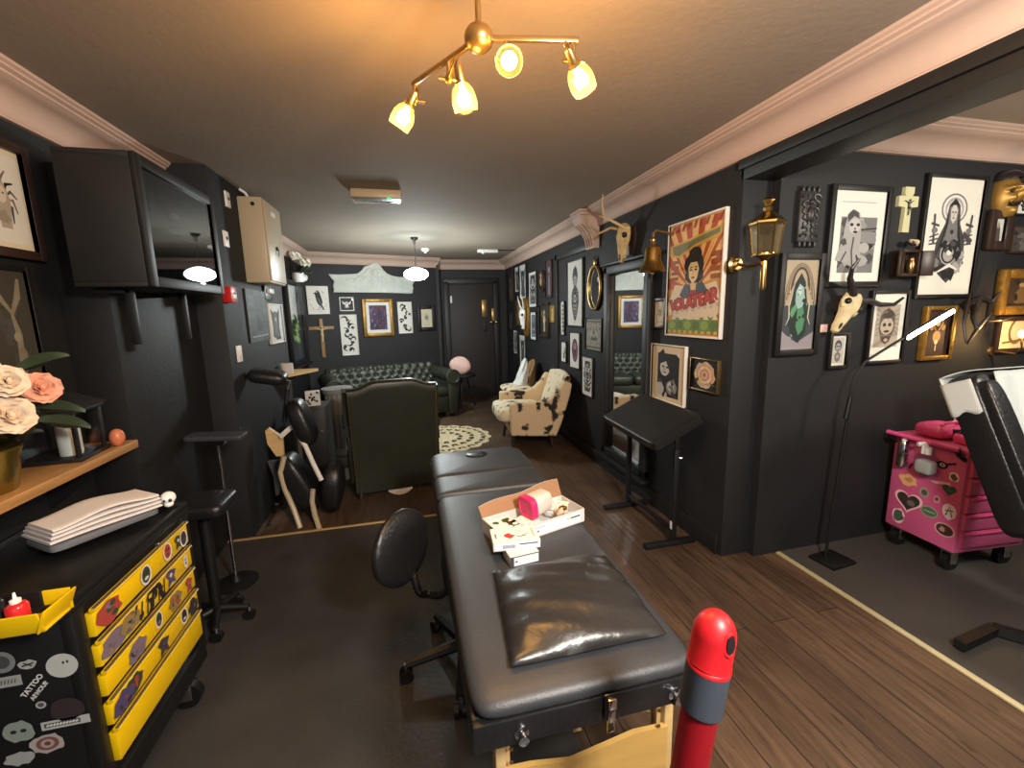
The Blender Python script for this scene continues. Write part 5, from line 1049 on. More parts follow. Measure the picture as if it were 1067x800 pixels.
for sx in (-1, 1):
    for y, a in ((.03, -.25), (.58, .1)): m = MB(); m.tube([(sx*.30, y, .16), (sx*.31, y+a*.12, 0)], [.024, .016], 'dark_brown_frame', 10); m.build('leg', root)
# chesterfield
ang = math.atan2(SU.y, SU.x); mid_ = Vector((-.29, 6.40, 0)); root = T('chesterfield_sofa', 'dark green buttoned leather chesterfield sofa under the carved pediment', 'sofa', mid_, ang)
SL = 1.66
def tuft(u, v, nu, nv):
    a = u*nu; b = v*nv; dd = min(math.hypot((a-(i+(.5 if j % 2 else 0))), (b-j)*1.0) for j in range(int(b)-1, int(b)+3) for i in range(int(a)-1, int(a)+3))
    return -math.exp(-(dd*3.4)**2)+.25*abs(math.sin(PI*(a+b*.5)))*abs(math.sin(PI*(a-b*.5)))
m = MB()
def backf(u, v):
    x = (u-.5)*(SL-.06); t = v
    if t < .62: q = t/.62; y = .18+.10*q; z = .40+.30*q; nrm = Vector((0, -1, .3))
    else: a = (t-.62)/.38*PI*1.25; y = .34-.085*math.cos(a*.9)+.02; z = .70+.075*math.sin(a); nrm = Vector((0, -math.cos(a*.9), math.sin(a)+.1))
    return Vector((x, y, z))+nrm.normalized()*.020*tuft(u, v, 13, 6)
m.grid(backf, 156, 60, 'sofa_leather'); m.box((0, .40, .36), (SL-.1, .16, .6), 'sofa_leather', bev=.02); m.build('backrest', root)
m = MB(); r = 13
for j in range(1, 6):
    for i in range(14):
        u = (i+(.5 if j % 2 else 0))/13
        if .02 < u < .98: p = backf(u, j/6); m.ell(p+Vector((0, -.006, .003)), (.010, .010, .010), 'sofa_leather', seg=8, rings=5)
tag(m.build('buttons', root), kind='stuff')
for sx in (-1, 1):
    m = MB()
    def armf(u, v, sx=sx):
        y = -.42+u*.84; a = v*PI*1.6-.5; rr = .105
        return Vector((sx*(SL/2-.02)+sx*rr*math.cos(a)*.95, y, .60+rr*math.sin(a)))+Vector((sx*math.cos(a), 0, math.sin(a)))*.012*tuft(u, v*.7, 7, 5)
    m.grid(armf, 70, 40, 'sofa_leather'); m.box((sx*(SL/2-.02), .0, .30), (.15, .82, .52), 'sofa_leather', bev=.02)
    m.lathe([(0, 0), (.112, 0), (.112, .012), (.09, .02), (.08, .012), (.045, .018), (.03, .012), (0, .02)], 'sofa_leather', along((sx*(SL/2-.02), -.415, .60), (0, -1, 0)), 28); m.build('arm', root)
m = MB(); m.box((0, -.02, .2), (SL-.2, .76, .24), 'sofa_leather', bev=.02); m.build('base', root)
for k in range(3): m = MB(); m.cushion((-.51+.51*k, -.10, .385), (.51, .62, .15), 'sofa_leather', flat=.22, puff=.1); m.build('seat_cushion', root)
for sx in (-1, 1):
    for y in (-.34, .36): m = MB(); m.lathe([(0, 0), (.03, 0), (.045, .04), (.035, .08), (0, .08)], 'dark_brown_frame', Matrix.Translation((sx*(SL/2-.1), y, 0)), 16); m.build('leg', root)
# side table with the pink cushion
root = T('side_table', 'small dark round table standing at the right end of the sofa', 'side table', (.84, 6.90, 0))
m = MB(); m.lathe([(0, .5), (.19, .5), (.2, .51), (.2, .53), (.19, .54), (0, .54)], 'black_frame', None, 28); m.build('top', root)
for k in range(3): a = 2*PI*k/3; m = MB(); m.tube([(.05*math.cos(a), .05*math.sin(a), .5), (.17*math.cos(a), .17*math.sin(a), 0)], .014, 'black_frame', 8); m.build('leg', root)
root = T('pink_cushion', 'round pale pink shell cushion propped on the dark side table by the sofa', 'cushion', (.79, 6.86, .541), -.2)
m = MB(); m.cushion((0, 0, .145), (.35, .16, .29), 'pink_fabric', (.0, .22, 0), flat=.75); m.build('cushion', root)
# lace rug
root = T('lace_rug', 'cream scalloped lace rug on the floorboards beside the wing chair', 'rug', (.34, 5.15, 0))
m = MB(); n = 120; R0 = .60
ring = [(R0*(.92+.08*abs(math.sin(k*PI*18/n)))*math.cos(2*PI*k/n), R0*(.92+.08*abs(math.sin(k*PI*18/n)))*math.sin(2*PI*k/n)) for k in range(n)]
A = Art(1.2, 1.2, 0)
for rr, nn in ((.42, 26), (.30, 20), (.18, 13)):
    for k in range(nn):
        a = 2*PI*k/nn
        for s_ in (-1, 1): A.ell(.5+rr*math.cos(a+s_*.05), .5+rr*math.sin(a+s_*.05), .014, .03, (62, 52, 42), a-PI/2+s_*.5, 10)
for v in A.mb.v: v.y, v.z = v.z-.6, .0085-v.y
m.v, m.f, m.m, m.c, m.mats, m.col = A.mb.v, A.mb.f, A.mb.m, A.mb.c, A.mb.mats, True
m.prism(ring, .008, 'lace'); m.build('rug_body', root, fix=False)
m = MB(); a0 = Vector((-.14, 3.60, 0))
root = T('paper_crescent', 'pale curled paper scrap on the floor under the wing chair back', 'scrap', (-.135, 3.60, 0), .1)
m.grid(lambda u, v: Vector(((u-.5)*.2, (v-.5)*.06*math.sin(PI*(.08+.84*u))-.03*(2*u-1)**2*-1, .003+.03*(v**2)*math.sin(PI*(.1+.8*u))+.02*(2*u-1)**2)), 14, 6, 'paper_white'); m.build('paper', root, fix=False)
# cow hide chairs (facing left, -x)
def cowchair(name, label, loc, rz):
    root = T(name, label, 'armchair', loc, rz)
    W, hw = .74, .37
    for sy in (-1, 1):
        m = MB()
        pr = [(-.26, .20), (.24, .16), (.30, .30), (.40, .62), (.42, .74), (.33, .765), (.28, .70), (.18, .585), (.06, .548), (-.26, .55)]
        m.prism(pr, .11, 'cow_hide', Matrix.Translation((0, sy*hw+(.055 if sy > 0 else .055)-(.0), 0)) @ Matrix.Rotation(PI/2, 4, 'X')); o = m.build('arm', root)
        bv = o.modifiers.new('soft', 'BEVEL'); bv.width = .022; bv.segments = 3; bv.limit_method = 'ANGLE'
    def bk(u, v, off=0):
        y = (u-.5)*(W-.1); z = .22+.58*v-.03*(2*u-1)**2*v; x = .20+.22*v-.10*(1-abs(2*u-1)**2.2)*v*(1-v)+.03*(2*u-1)**2*-v
        return Vector((x+off, y, z))
    m = MB(); m.grid(lambda u, v: bk(u, v, -.03), 16, 16, 'cow_hide_light'); m.grid(lambda u, v: bk(u, v, .045), 16, 16, 'cow_hide')
    m.add([bk(k/16, 1, -.03+.0375*(1-math.cos(PI*j/6)))+Vector((0, 0, .035*math.sin(PI*j/6))) for k in range(17) for j in range(7)], [[k*7+j, k*7+j+1, (k+1)*7+j+1, (k+1)*7+j] for k in range(16) for j in range(6)], 'cow_hide_light'); m.build('backrest', root)
    m = MB(); m.box((0, 0, .26), (.50, W-.1, .14), 'cow_hide', bev=.02); m.build('seat_base', root)
    m = MB(); m.cushion((-.10, 0, .385), (.56, W-.12, .17), 'cow_hide_light', (0, .04, 0), flat=.3, puff=.1); m.build('seat_cushion', root)
    for x in (-.2, .2):
        for sy in (-1, 1): m = MB(); m.tube([(x, sy*.28, .21), (x*1.15, sy*.30, 0)], [.022, .014], 'dark_brown_frame', 10); m.build('leg', root)
    return root
cowchair('cowhide_armchair', 'cream and brown cow hide armchair standing under the gallery wall', (1.295, 4.72, 0), -.06)
root = T('tub_chair', 'small hide topped chair with a curved brown back behind the cow hide armchair', 'chair', (1.47, 5.74, 0))
m = MB(); m.cushion((0, 0, .47), (.50, .46, .10), 'cow_hide_light', flat=.5); m.build('seat', root)
m = MB(); m.lathe([(0, .34), (.19, .34), (.21, .40), (.2, .43), (0, .43)], 'dark_brown_frame', None, 28); m.build('seat_frame', root)
m = MB(); m.grid(lambda u, v: Vector((.235*math.cos((u-.5)*2.2), .235*math.sin((u-.5)*2.2), .40+(.44-.2*(2*u-1)**2)*v)), 20, 10, 'cross_wood'); m.grid(lambda u, v: Vector((.205*math.cos((u-.5)*2.2), .205*math.sin((u-.5)*2.2), .40+(.44-.2*(2*u-1)**2)*v)), 20, 10, 'cross_wood')
m.tube([(.22*math.cos((k/20-.5)*2.2), .22*math.sin((k/20-.5)*2.2), .84-.2*(2*k/20-1)**2) for k in range(21)], .018, 'cross_wood', 8); m.build('backrest', root)
for a in (.8, 2.4, 3.9, 5.5): m = MB(); m.tube([(.15*math.cos(a), .15*math.sin(a), .36), (.19*math.cos(a), .19*math.sin(a), 0)], [.02, .013], 'dark_brown_frame', 8); m.build('leg', root)
root = T('white_cushion', 'crumpled white pointed cushion standing up on the small hide topped chair', 'cushion', (1.50, 5.74, .52))
m = MB()
def cl(u, v):
    a = 2*PI*u; z = .36*v; r0 = (.105*(1-v)**.6+.012)*(1+.14*math.sin(3*a+5*v)*(1-v*.5)+.08*math.sin(5*a-9*v)); return Vector((r0*.8*math.cos(a)+.06*v, r0*1.15*math.sin(a)-.03*v, z))
m.grid(cl, 48, 24, 'white_fabric'); m.ell((0, 0, .01), (.08, .10, .015), 'white_fabric'); m.build('cover', root)
# ---------------------------------------------------------------- massage chair on the left
root = T('massage_chair', 'folding black massage chair with pale frame legs beside the chimney breast', 'massage chair', (-.86, 3.40, 0), 0)
R0_ = Vector((-.86, 3.40, 0)); lp_ = lambda px, py, Y: aty(px, py, Y)-R0_
m = MB(); c = lp_(276, 392, 3.34); m.cushion(c+Vector((.02, 0, 0)), (.25, .18, .10), 'black_leather_soft', (.15, .20, .1), flat=.5); m.build('face_cradle', root)
m = MB(); m.tube([lp_(300, 405, 3.38), lp_(302, 398, 3.38), lp_(290, 394, 3.38)], .014, 'chrome', 8); m.tube([lp_(296, 440, 3.4), lp_(298, 420, 3.4), lp_(300, 402, 3.4)], .016, 'black_metal', 8); m.build('cradle_post', root)
m = MB(); c = (lp_(305, 405, 3.38)+lp_(326, 472, 3.38))/2; m.cushion(c, (.13, .24, .36), 'black_leather_soft', (0, -.28, 0), flat=.5); m.build('chest_pad', root)
m = MB(); c = (lp_(292, 462, 3.38)+lp_(332, 538, 3.38))/2; m.cushion(c, (.16, .26, .46), 'black_leather_soft', (0, -.42, 0), flat=.4); m.build('knee_pad', root)
m = MB(); c = lp_(347, 506, 3.46); m.cushion(c, (.17, .30, .40), 'black_leather_soft', (0, .12, 0), flat=.55); m.build('seat', root)
def ptube(name, pts, r, mat): m = MB(); m.tube(pts, r, mat, 8); return m.build(name, root)
ptube('leg', [lp_(296, 476, 3.26), lp_(292, 492, 3.26), lp_(297, 510, 3.26), lp_(306, 530, 3.24), atz(313, 550, .0)-R0_], .018, 'cream_metal')
ptube('leg', [lp_(326, 510, 3.24), lp_(325, 522, 3.24), lp_(328, 536, 3.22), atz(333, 552, .0)-R0_], .018, 'cream_metal')
ptube('back_strut', [lp_(312, 455, 3.3), lp_(318, 464, 3.3), lp_(326, 482, 3.3), lp_(335, 500, 3.3)], .017, 'white_paint_wood')
m = MB(); c = lp_(288, 458, 3.42); m.prism([(-.035, .10), (.05, .02), (.045, -.12), (-.005, -.12), (-.055, -.02), (-.06, .08)], .03, 'beech_wood', Matrix.Translation(c) @ Matrix.Rotation(PI/2, 4, 'X')); m.build('side_plate', root)
m = MB(); c = lp_(300, 448, 3.36); m.box(c, (.15, .02, .035), 'white_paint_wood', rot=(0, -.7, 0), bev=.004); m.build('hinge_plate', root)
m = MB(); c = lp_(289, 492, 3.42); m.prism([(-.05, .10), (.03, .10), (.04, -.02), (.0, -.17), (-.02, -.17), (-.02, -.02)], .03, 'steel', Matrix.Translation(c) @ Matrix.Rotation(PI/2, 4, 'X')); m.build('leg_bracket', root)
m = MB(); m.tube([lp_(288, 525, 3.48), (lp_(284, 538, 3.5)), atz(280, 548, .0)-R0_], .016, 'black_metal', 8); m.build('rear_foot', root)
m = MB(); m.tube([lp_(305, 520, 3.3), lp_(327, 528, 3.28)], .012, 'black_metal', 8); m.build('crossbar', root)
# cupboard, pedestal, printed box, stool
root = T('side_cupboard', 'narrow black cupboard hidden behind the massage chair', 'cupboard', (-.86, 4.15, 0))
m = MB(); m.box((0, 0, .36), (.22, .3, .72), 'black_gloss_paint', bev=.006); m.build('carcass', root); m = MB(); m.box((0, -.156, .37), (.2, .012, .66), 'black_gloss_paint', bev=.004); dd = m.build('door', root); m = MB(); m.lathe([(0, 0), (.008, 0), (.012, .014), (0, .018)], 'old_brass', along((.07, -.162, .5), (0, -1, 0)), 12); m.build('knob', dd)
root = T('printed_box', 'white box with black flower print on the narrow black cupboard', 'box', (-.86, 4.10, .721), .2)
m = MB(); m.box((0, 0, .065), (.12, .07, .13), 'carton_white', bev=.002); m.build('carton', root)
A = Art(.12, .13, -.0355); A.rect(0, 0, 1, 1, (206, 206, 200)); r = random.Random(9); [A.blob(r.uniform(.1, .9), r.uniform(.1, .9), .1, r.choice((K, G1, (120, 110, 96))), r, 8, .5) for k in range(12)]; A.build('print', root)
root = T('fluted_pedestal', 'grey fluted round pedestal between the cupboard and the wing chair', 'pedestal', (-.73, 4.60, 0))
m = MB(); n = 64
def fl(u, v): a = 2*PI*u; r0 = .125-.008*(.5+.5*math.cos(a*16)); return Vector((r0*math.cos(a), r0*math.sin(a), .18+.55*v))
m.grid(fl, 192, 6, 'grey_stone'); m.build('shaft', root, sharp=70)
m = MB(); m.lathe([(0, 0), (.19, 0), (.19, .06), (.16, .1), (.165, .13), (.135, .18), (0, .18)], 'grey_stone', None, 40); m.build('base', root)
m = MB(); m.lathe([(0, .73), (.13, .73), (.15, .76), (.15, .79), (0, .79)], 'grey_stone', None, 40); m.build('capital', root)
# ---------------------------------------------------------------- carved pediment, crucifix
Ow, nw, uw = PLANES['S']
def sw(px, py, off=.02): p = atplane(px, py, Ow+nw*off, nw); return ((p-Ow).dot(uw), p.z)
c0 = sw(388, 305); base = Ow+uw*c0[0]; root = T('carved_pediment', 'off white carved wooden pediment with a rounded crest on the sofa wall', 'pediment', (base.x, base.y, c0[1]), math.atan2(uw.y, uw.x))
def rel2(px, py): a = sw(px, py); return (a[0]-c0[0], a[1]-c0[1])
out = [rel2(*q) for q in ((348, 303.5), (346.5, 298), (348, 293), (345, 290), (341.5, 285.5), (352, 286), (366, 285.5), (372, 285), (376.5, 281.5), (379, 278), (384, 276.5), (388, 274), (392.5, 274), (396.5, 277.5), (399, 281), (403, 285), (409, 287.5), (415, 288.5), (423, 288.5), (431, 289), (432, 293), (429.5, 297), (430.5, 300.5), (429, 306))]
m = MB(); m.prism(out, .045, 'old_white', Matrix.Rotation(PI/2, 4, 'X')); o = m.build('board', root); bv = o.modifiers.new('soft', 'BEVEL'); bv.width = .01; bv.segments = 2; bv.limit_method = 'ANGLE'
m = MB(); cc = rel2(390, 284)
m.tube([(cc[0]+.05*math.cos(2*PI*k/20), -.05, cc[1]+.06*math.sin(2*PI*k/20)) for k in range(20)], .010, 'old_white', 8, True); m.ell((cc[0], -.047, cc[1]), (.035, .012, .045), 'old_white')
for s_ in (-1, 1):
    for j in range(3):
        q = [(cc[0]+s_*(.09+.13*j+(.07-.003*k)*math.cos(k*.42)), -.05, cc[1]-.10-.015*j+s_*0+(.05-.002*k)*math.sin(k*.42)) for k in range(15)]
        m.tube(q, [.009*(1-k/20) for k in range(15)], 'old_white', 7)
    m.tube([(cc[0]+s_*.06, -.05, cc[1]+.07), (cc[0]+s_*.13, -.05, cc[1]+.02), (cc[0]+s_*.17, -.05, cc[1]-.05), (cc[0]+s_*.27, -.05, cc[1]-.055)], .008, 'old_white', 7)
m.build('carving', root)
m = MB(); a, b = rel2(347, 303.5), rel2(429.5, 305); m.box(((a[0]+b[0])/2, -.03, .012), (b[0]-a[0], .06, .02), 'old_white', bev=.004); m.build('lower_moulding', root)
c, w, h, rz = quad_on('S', Q(322.5, 332, 349, 332, 322.5, 373, 349, 372)); root = T('crucifix', 'wooden crucifix with a pale figure hanging below the crow canvas', 'crucifix', (c.x, c.y, c.z-h/2), rz)
m = MB(); m.box((0, -.012, h/2), (.05, .022, h), 'cross_wood', bev=.003); m.box((0, -.012, h*.76), (w, .022, .05), 'cross_wood', bev=.003); m.build('cross', root)
def corpus(root, z, s, mat, y=-.03):
    m = MB(); V = lambda x, zz, yy=0: (x*s, y+yy*s, z+zz*s)
    m.tube([V(-.02, -.55), V(-.01, -.38, -.02), V(.01, -.2, -.05), V(0, 0)], [.02*s, .032*s, .05*s, .06*s], mat, 10)
    m.tube([V(.02, -.55), V(.02, -.38, -.02), V(.03, -.2, -.05), V(.01, 0)], [.02*s, .032*s, .05*s, .06*s], mat, 10)
    m.tube([V(0, -.04), V(0, .1), V(0, .26), V(0, .32)], [.07*s, .065*s, .10*s, .06*s], mat, 12)
    for sg in (-1, 1): m.tube([V(sg*.07, .29), V(sg*.22, .33), V(sg*.40, .40)], [.036*s, .028*s, .02*s], mat, 8)
    m.ell(V(.02, .42, -.03), (.055*s, .06*s, .075*s), mat, seg=12, rings=8)
    m.tube([V(-.07, -.05, -.05), V(0, -.09, -.06), V(.08, -.03, -.04)], .045*s, mat, 8)
    return m.build('figure', root)
corpus(root, h*.62, h*.36, 'pale_bone')
# ---------------------------------------------------------------- right wall ornaments
def wallT(name, label, cat, px, py, X=None, Y=None, rz=0, group=None):
    p = atx(px, py, X) if X is not None else aty(px, py, Y); return T(name, label, cat, p, rz, group)
# plaques and ovals
def rw(px, py, off=.03): p = atx(px, py, WX-off); return p
root = T('oval_mirror', 'small oval brass framed mirror with a crest beside the tall mirror', 'mirror', (WX, rw(618.5, 300).y, rw(618.5, 322).z), -PI/2)
h = rw(618.5, 277).z-rw(618.5, 322).z; w = abs(rw(612.5, 300).y-rw(625, 300).y)
m = MB(); m.tube([(w/2*math.cos(2*PI*k/40), -.02, h/2+h/2*math.sin(2*PI*k/40)) for k in range(40)], .016, 'old_brass', 10, True); m.ell((0, -.02, h+.03), (.035, .014, .04), 'old_brass'); m.tube([(-.03, -.02, h+.01), (0, -.025, h+.09), (.03, -.02, h+.01)], .008, 'old_brass', 8); m.build('frame', root)
m = MB(); m.lathe([(0, 0), (.5, 0), (.5, .01), (0, .01)], 'mirror_silver', Matrix.Translation((0, -.006, h/2)) @ Matrix.Diagonal((w, 1, h, 1)) @ Matrix.Rotation(PI/2, 4, 'X'), 40); m.build('glass', root)
root = T('carved_oval_plaque', 'brown carved oval plaque beside the purple painting, high on the right wall', 'plaque', (WX, rw(564, 293).y, rw(564, 305).z), -PI/2)
h = rw(564, 281).z-rw(564, 305).z; w = .22
m = MB(); m.lathe([(0, 0), (.5, 0), (.48, .03), (.36, .035), (.34, .02), (0, .03)], 'dark_brown_frame', Matrix.Translation((0, 0, h/2)) @ Matrix.Diagonal((w, 1, h, 1)) @ Matrix.Rotation(PI/2, 4, 'X'), 32); m.build('plaque', root)
m = MB(); m.ell((0, -.03, h*.5), (.03, .02, h*.22), 'cross_wood'); m.ell((0, -.03, h*.76), (.022, .018, .03), 'cross_wood'); m.tube([(-.07, -.03, h*.5), (.07, -.03, h*.5)], .012, 'old_brass', 8); m.build('carving', root)
def skull(root, s, mat, z=0., y=0., nose=1.):
    """long animal skull, crown up, facing -y, muzzle pointing down"""
    m = MB(); prof = [(.0, .30, .02), (.06, .27, .045), (.15, .22, .055), (.17, .12, .06), (.16, .02, .065), (.11, -.10, .055), (.085, -.26, .045), (.08, -.36, .04), (.05, -.43, .03), (.0, -.45, .01)]
    n = len(prof); seg = 20; vs = []; fs = []
    for w_, zz, d_ in prof:
        for k in range(seg):
            a = 2*PI*k/seg; vs.append((w_*s*1.12*math.cos(a)*(1-.25*max(0, math.sin(a))), y-.05*s-d_*s*2.6*math.sin(a)*(1 if math.sin(a) > 0 else .4), z+zz*s*nose))
    for i in range(n-1):
        for k in range(seg): k2 = (k+1) % seg; fs.append([i*seg+k, i*seg+k2, (i+1)*seg+k2, (i+1)*seg+k])
    m.add(vs, fs, mat)
    for sg in (-1, 1): m.tube([(sg*.15*s, y-.06*s, z+.16*s), (sg*.19*s, y-.08*s, z+.06*s), (sg*.14*s, y-.10*s, z-.04*s)], .03*s, mat, 8)
    m.build('skull', root)
    for sg in (-1, 1):
        m = MB(); m.ell((sg*.135*s, y-.135*s, z+.075*s), (.05*s, .05*s, .055*s), 'ink_black', seg=12, rings=8); m.build('eye_socket', root)
        m = MB(); m.ell((sg*.03*s, y-.145*s, z-.33*s), (.018*s, .02*s, .06*s), 'ink_black', seg=10, rings=8); m.build('nostril', root)
def antler(root, pts, r, mat, tines=(), name='antler'):
    m = MB(); n = len(pts); m.tube(pts, [r*(1-.7*i/(n-1)) for i in range(n)], mat, 8)
    for i, d in tines: p = Vector(pts[i]); m.tube([p, p+Vector(d)*.6, p+Vector(d)], [r*.6, r*.4, r*.12], mat, 7)
    return m.build(name, root)
p = rw(547, 330); root = T('horned_skull_plaque', 'white animal skull mounted on an oval gold plaque, far right wall', 'skull', (WX, p.y, p.z), -PI/2)
m = MB(); m.lathe([(0, 0), (.5, 0), (.46, .03), (.4, .022), (0, .022)], 'gold_frame', Matrix.Diagonal((.30, 1, .62, 1)) @ Matrix.Rotation(PI/2, 4, 'X'), 32); m.build('plaque', root)
skull(root, .42, 'gloss_white', .0, -.03)
for sg in (-1, 1): antler(root, [(sg*.04, -.06, .1), (sg*.10, -.08, .17), (sg*.12, -.1, .26), (sg*.07, -.12, .31)], .016, 'gloss_white', name='horn')
# corbel on the cornice
y0, y1 = 4.08, 3.78; root = T('plaster_corbel', 'pink plaster corbel bracket under the cornice above the deer skull', 'corbel', (WX, (y0+y1)/2, 2.08), -PI/2)
m = MB(); pr = [(0, 0), (.05, 0), (.06, .05), (.075, .10), (.10, .15), (.14, .19), (.17, .22), (.19, .26), (.19, .338), (0, .338)]
m.prism([(-d, z) for d, z in pr][::-1], .18, 'cornice_paint', Matrix.Translation((-.09, 0, 0)) @ Matrix(((0, 0, 1, 0), (1, 0, 0, 0), (0, 1, 0, 0), (0, 0, 0, 1)))); m.build('bracket', root)
m = MB(); m.box((0, -.10, .30), (.24, .2, .03), 'cornice_paint', bev=.006); m.box((0, -.10, .325), (.26, .22, .02), 'cornice_paint', bev=.004); m.build('cap', root)
m = MB()
for k in range(3): m.tube([(-.05+.05*k, -.062, .02), (-.05+.05*k, -.08, .09), (-.05+.05*k, -.125, .16), (-.05+.05*k, -.18, .21)], .008, 'cornice_paint', 8)
m.build('fluting', root)
# deer skull
p = atx(646, 252, WX-.10); root = T('deer_skull', 'tan deer skull with two thin antlers on the right wall by the bell', 'skull', (WX, p.y, p.z), -PI/2)
root.rotation_euler = (0, .12, -PI/2)
m = MB(); m.prism([(-.06, -.1), (.06, -.1), (.08, .04), (.05, .12), (-.05, .12), (-.08, .04)], .02, 'dark_brown_frame', Matrix.Rotation(PI/2, 4, 'X')); m.build('mount', root)
skull(root, .41, 'bone', .02, -.04)
antler(root, [(-.05, -.09, .10), (-.10, -.14, .11), (-.20, -.22, .06), (-.24, -.26, .12), (-.26, -.27, .20)], .013, 'bone', ((2, (-.05, -.03, -.05)),))
antler(root, [(.05, -.09, .10), (.02, -.16, .14), (-.02, -.24, .18), (.0, -.27, .26), (.02, -.28, .34)], .013, 'bone', ((2, (-.06, -.02, .02)),))
# bell
p = atx(680, 270, 1.62); root = T('brass_bell', 'brass ship bell hanging from a bracket above the tall mirror', 'bell', (WX, p.y, p.z-.08), -PI/2)
yb_ = -(WX-1.62); m = MB(); m.lathe([(.0, .165), (.03, .165), (.045, .155), (.052, .13), (.056, .08), (.066, .04), (.088, .008), (.094, 0), (.088, 0), (.06, .035), (.048, .08), (.044, .13), (0, .15)], 'brass', Matrix.Translation((0, yb_, 0)), 32); m.build('bell', root)
m = MB(); m.tube([(0, -.005, .24), (0, yb_*.5, .255), (0, yb_*.85, .265), (0, yb_, .25), (0, yb_, .22)], .008, 'old_brass', 10); m.lathe([(0, 0), (.03, 0), (.028, .01), (0, .012)], 'old_brass', along((0, 0, .24), (0, -1, 0)), 18); m.build('bracket', root)
m = MB(); m.lathe([(0, .165), (.012, .165), (.02, .18), (.014, .195), (.018, .21), (.01, .225), (0, .226)], 'old_brass', Matrix.Translation((0, yb_, 0)), 16); m.build('yoke', root)
m = MB(); m.tube([(0, yb_, .12), (0, yb_, -.01)], .004, 'old_brass', 8); m.ell((0, yb_, -.012), (.014, .014, .014), 'old_brass'); m.tube([(0, yb_, -.02), (0, yb_, -.07)], .004, 'black_plastic', 6); m.build('clapper', root)
# tall mirror
a, b = atx(633.5, 288, WX-.05), atx(671.5, 277, WX-.05); bot = .26
root = T('tall_mirror', 'tall black framed wall mirror reflecting the sofa and pictures', 'mirror', (WX, (a.y+b.y)/2, 0), -PI/2)
w = abs(a.y-b.y); zt_ = (a.z+b.z)/2; fw = .075
m = MB()
for x in (-w/2-fw/2, w/2+fw/2): m.box((x, -.03, (zt_+bot)/2), (fw, .06, zt_-bot+2*fw), 'black_frame', bev=.014)
for z in (zt_+fw/2, bot-fw/2): m.box((0, -.03, z), (w+2*fw, .06, fw), 'black_frame', bev=.014)
m.box((0, -.04, zt_+fw+.012), (w+2*fw+.06, .08, .024), 'black_frame', bev=.006); m.box((0, -.045, bot-fw-.02), (w+2*fw+.06, .09, .04), 'black_frame', bev=.01); m.build('frame', root)
m = MB(); m.box((0, -.012, (zt_+bot)/2), (w, .006, zt_-bot), 'mirror_silver'); m.build('glass', root)
# tilted arm rest
root = T('tilted_arm_rest', 'wide tilted black padded rest on a two legged steel stand by the mirror', 'arm rest', (1.56, 2.54, 0))
c = (atx(634, 440, 1.4)+atx(663, 412, 1.66)+atx(729, 434, 1.7)+atx(687, 466, 1.4))/4-Vector((1.56, 2.54, 0))
m = MB(); m.cushion(c, (.36, .74, .065), 'black_leather_soft', (0, -.46, -.04), flat=.13); m.build('pad', root)
m = MB(); m.box(c+Vector((.01, 0, -.045)), (.2, .5, .02), 'black_metal', rot=(0, -.46, -.04), bev=.003); m.build('pad_plate', root)
for y in (-.28, .30):
    m = MB(); m.box((.02, y, .33), (.032, .032, .62), 'black_metal', bev=.003); m.box((.02, y, .56), (.026, .026, .3), 'gunmetal', bev=.003); m.build('post', root)
    m = MB(); m.box((.0, y, .018), (.36, .04, .035), 'black_metal', bev=.005); fo = m.build('foot', root)
    m = MB(); m.lathe([(0, 0), (.016, 0), (.016, .02), (.006, .022), (.006, .03), (0, .03)], 'chrome', along((.036, y-.0, .58), (1, 0, 0)), 14); m.build('knob', root)
m = MB(); m.box((.02, .01, .10), (.025, .56, .025), 'black_metal', bev=.003); m.build('crossbar', root)
m = MB(); m.box((.003, -.282, .14), (.002, .02, .05), 'white_plastic'); m.build('sticker', root)
# carriage lantern on the pier
a = aty(803, 210, 1.93); bt = aty(792, 302, 1.93); root = T('carriage_lantern', 'brass hexagonal carriage lantern on a long stem beside the opening', 'wall lantern', (aty(798, 250, 1.93).x, 2.08, bt.z))
hh = a.z-bt.z; yl = -.15; z1, z2 = hh*.40, hh*.76
m = MB(); m.lathe([(0, 0), (.012, 0), (.016, .02), (.014, z1-.03), (.03, z1-.01), (.055, z1), (.055, z1+.008), (0, z1+.008)], 'brass', Matrix.Translation((0, yl, 0)), 18); m.build('stem', root)
m = MB(); hexp = lambda r, z: [(r*math.cos(2*PI*k/6+.3), yl+r*math.sin(2*PI*k/6+.3), z) for k in range(6)]
b_, t_ = hexp(.058, z1), hexp(.078, z2)
for k in range(6): m.tube([b_[k], t_[k]], .005, 'brass', 6); m.tube([b_[k], b_[(k+1) % 6]], .005, 'brass', 6); m.tube([t_[k], t_[(k+1) % 6]], .006, 'brass', 6)
m.build('cage', root)
m = MB(); bi, ti = hexp(.056, z1+.004), hexp(.075, z2-.002); m.add(bi+ti, [[k, (k+1) % 6, 6+(k+1) % 6, 6+k] for k in range(6)], 'lantern_glass'); m.build('glass', root, fix=False)
m = MB(); m.lathe([(.084, z2), (.084, z2+.006), (.06, z2+.03), (.03, z2+.05), (.018, z2+.06), (.024, z2+.075), (.014, z2+.085), (.02, z2+.10), (.03, z2+.112), (.018, z2+.125), (.006, hh), (0, hh)], 'brass', Matrix.Translation((0, yl, 0)) @ Matrix.Rotation(.3, 4, 'Z'), 6, cap=False); m.build('roof', root)
m = MB(); m.lathe([(0, 0), (.045, 0), (.045, .006), (.03, .016), (.03, .022), (0, .024)], 'brass', along((-.05, 0, z1-.03), (0, -1, 0)), 24); m.tube([(-.05, -.02, z1-.03), (-.04, -.08, z1-.05), (-.015, yl, z1-.04)], .009, 'brass', 10); m.build('wall_bracket', root)
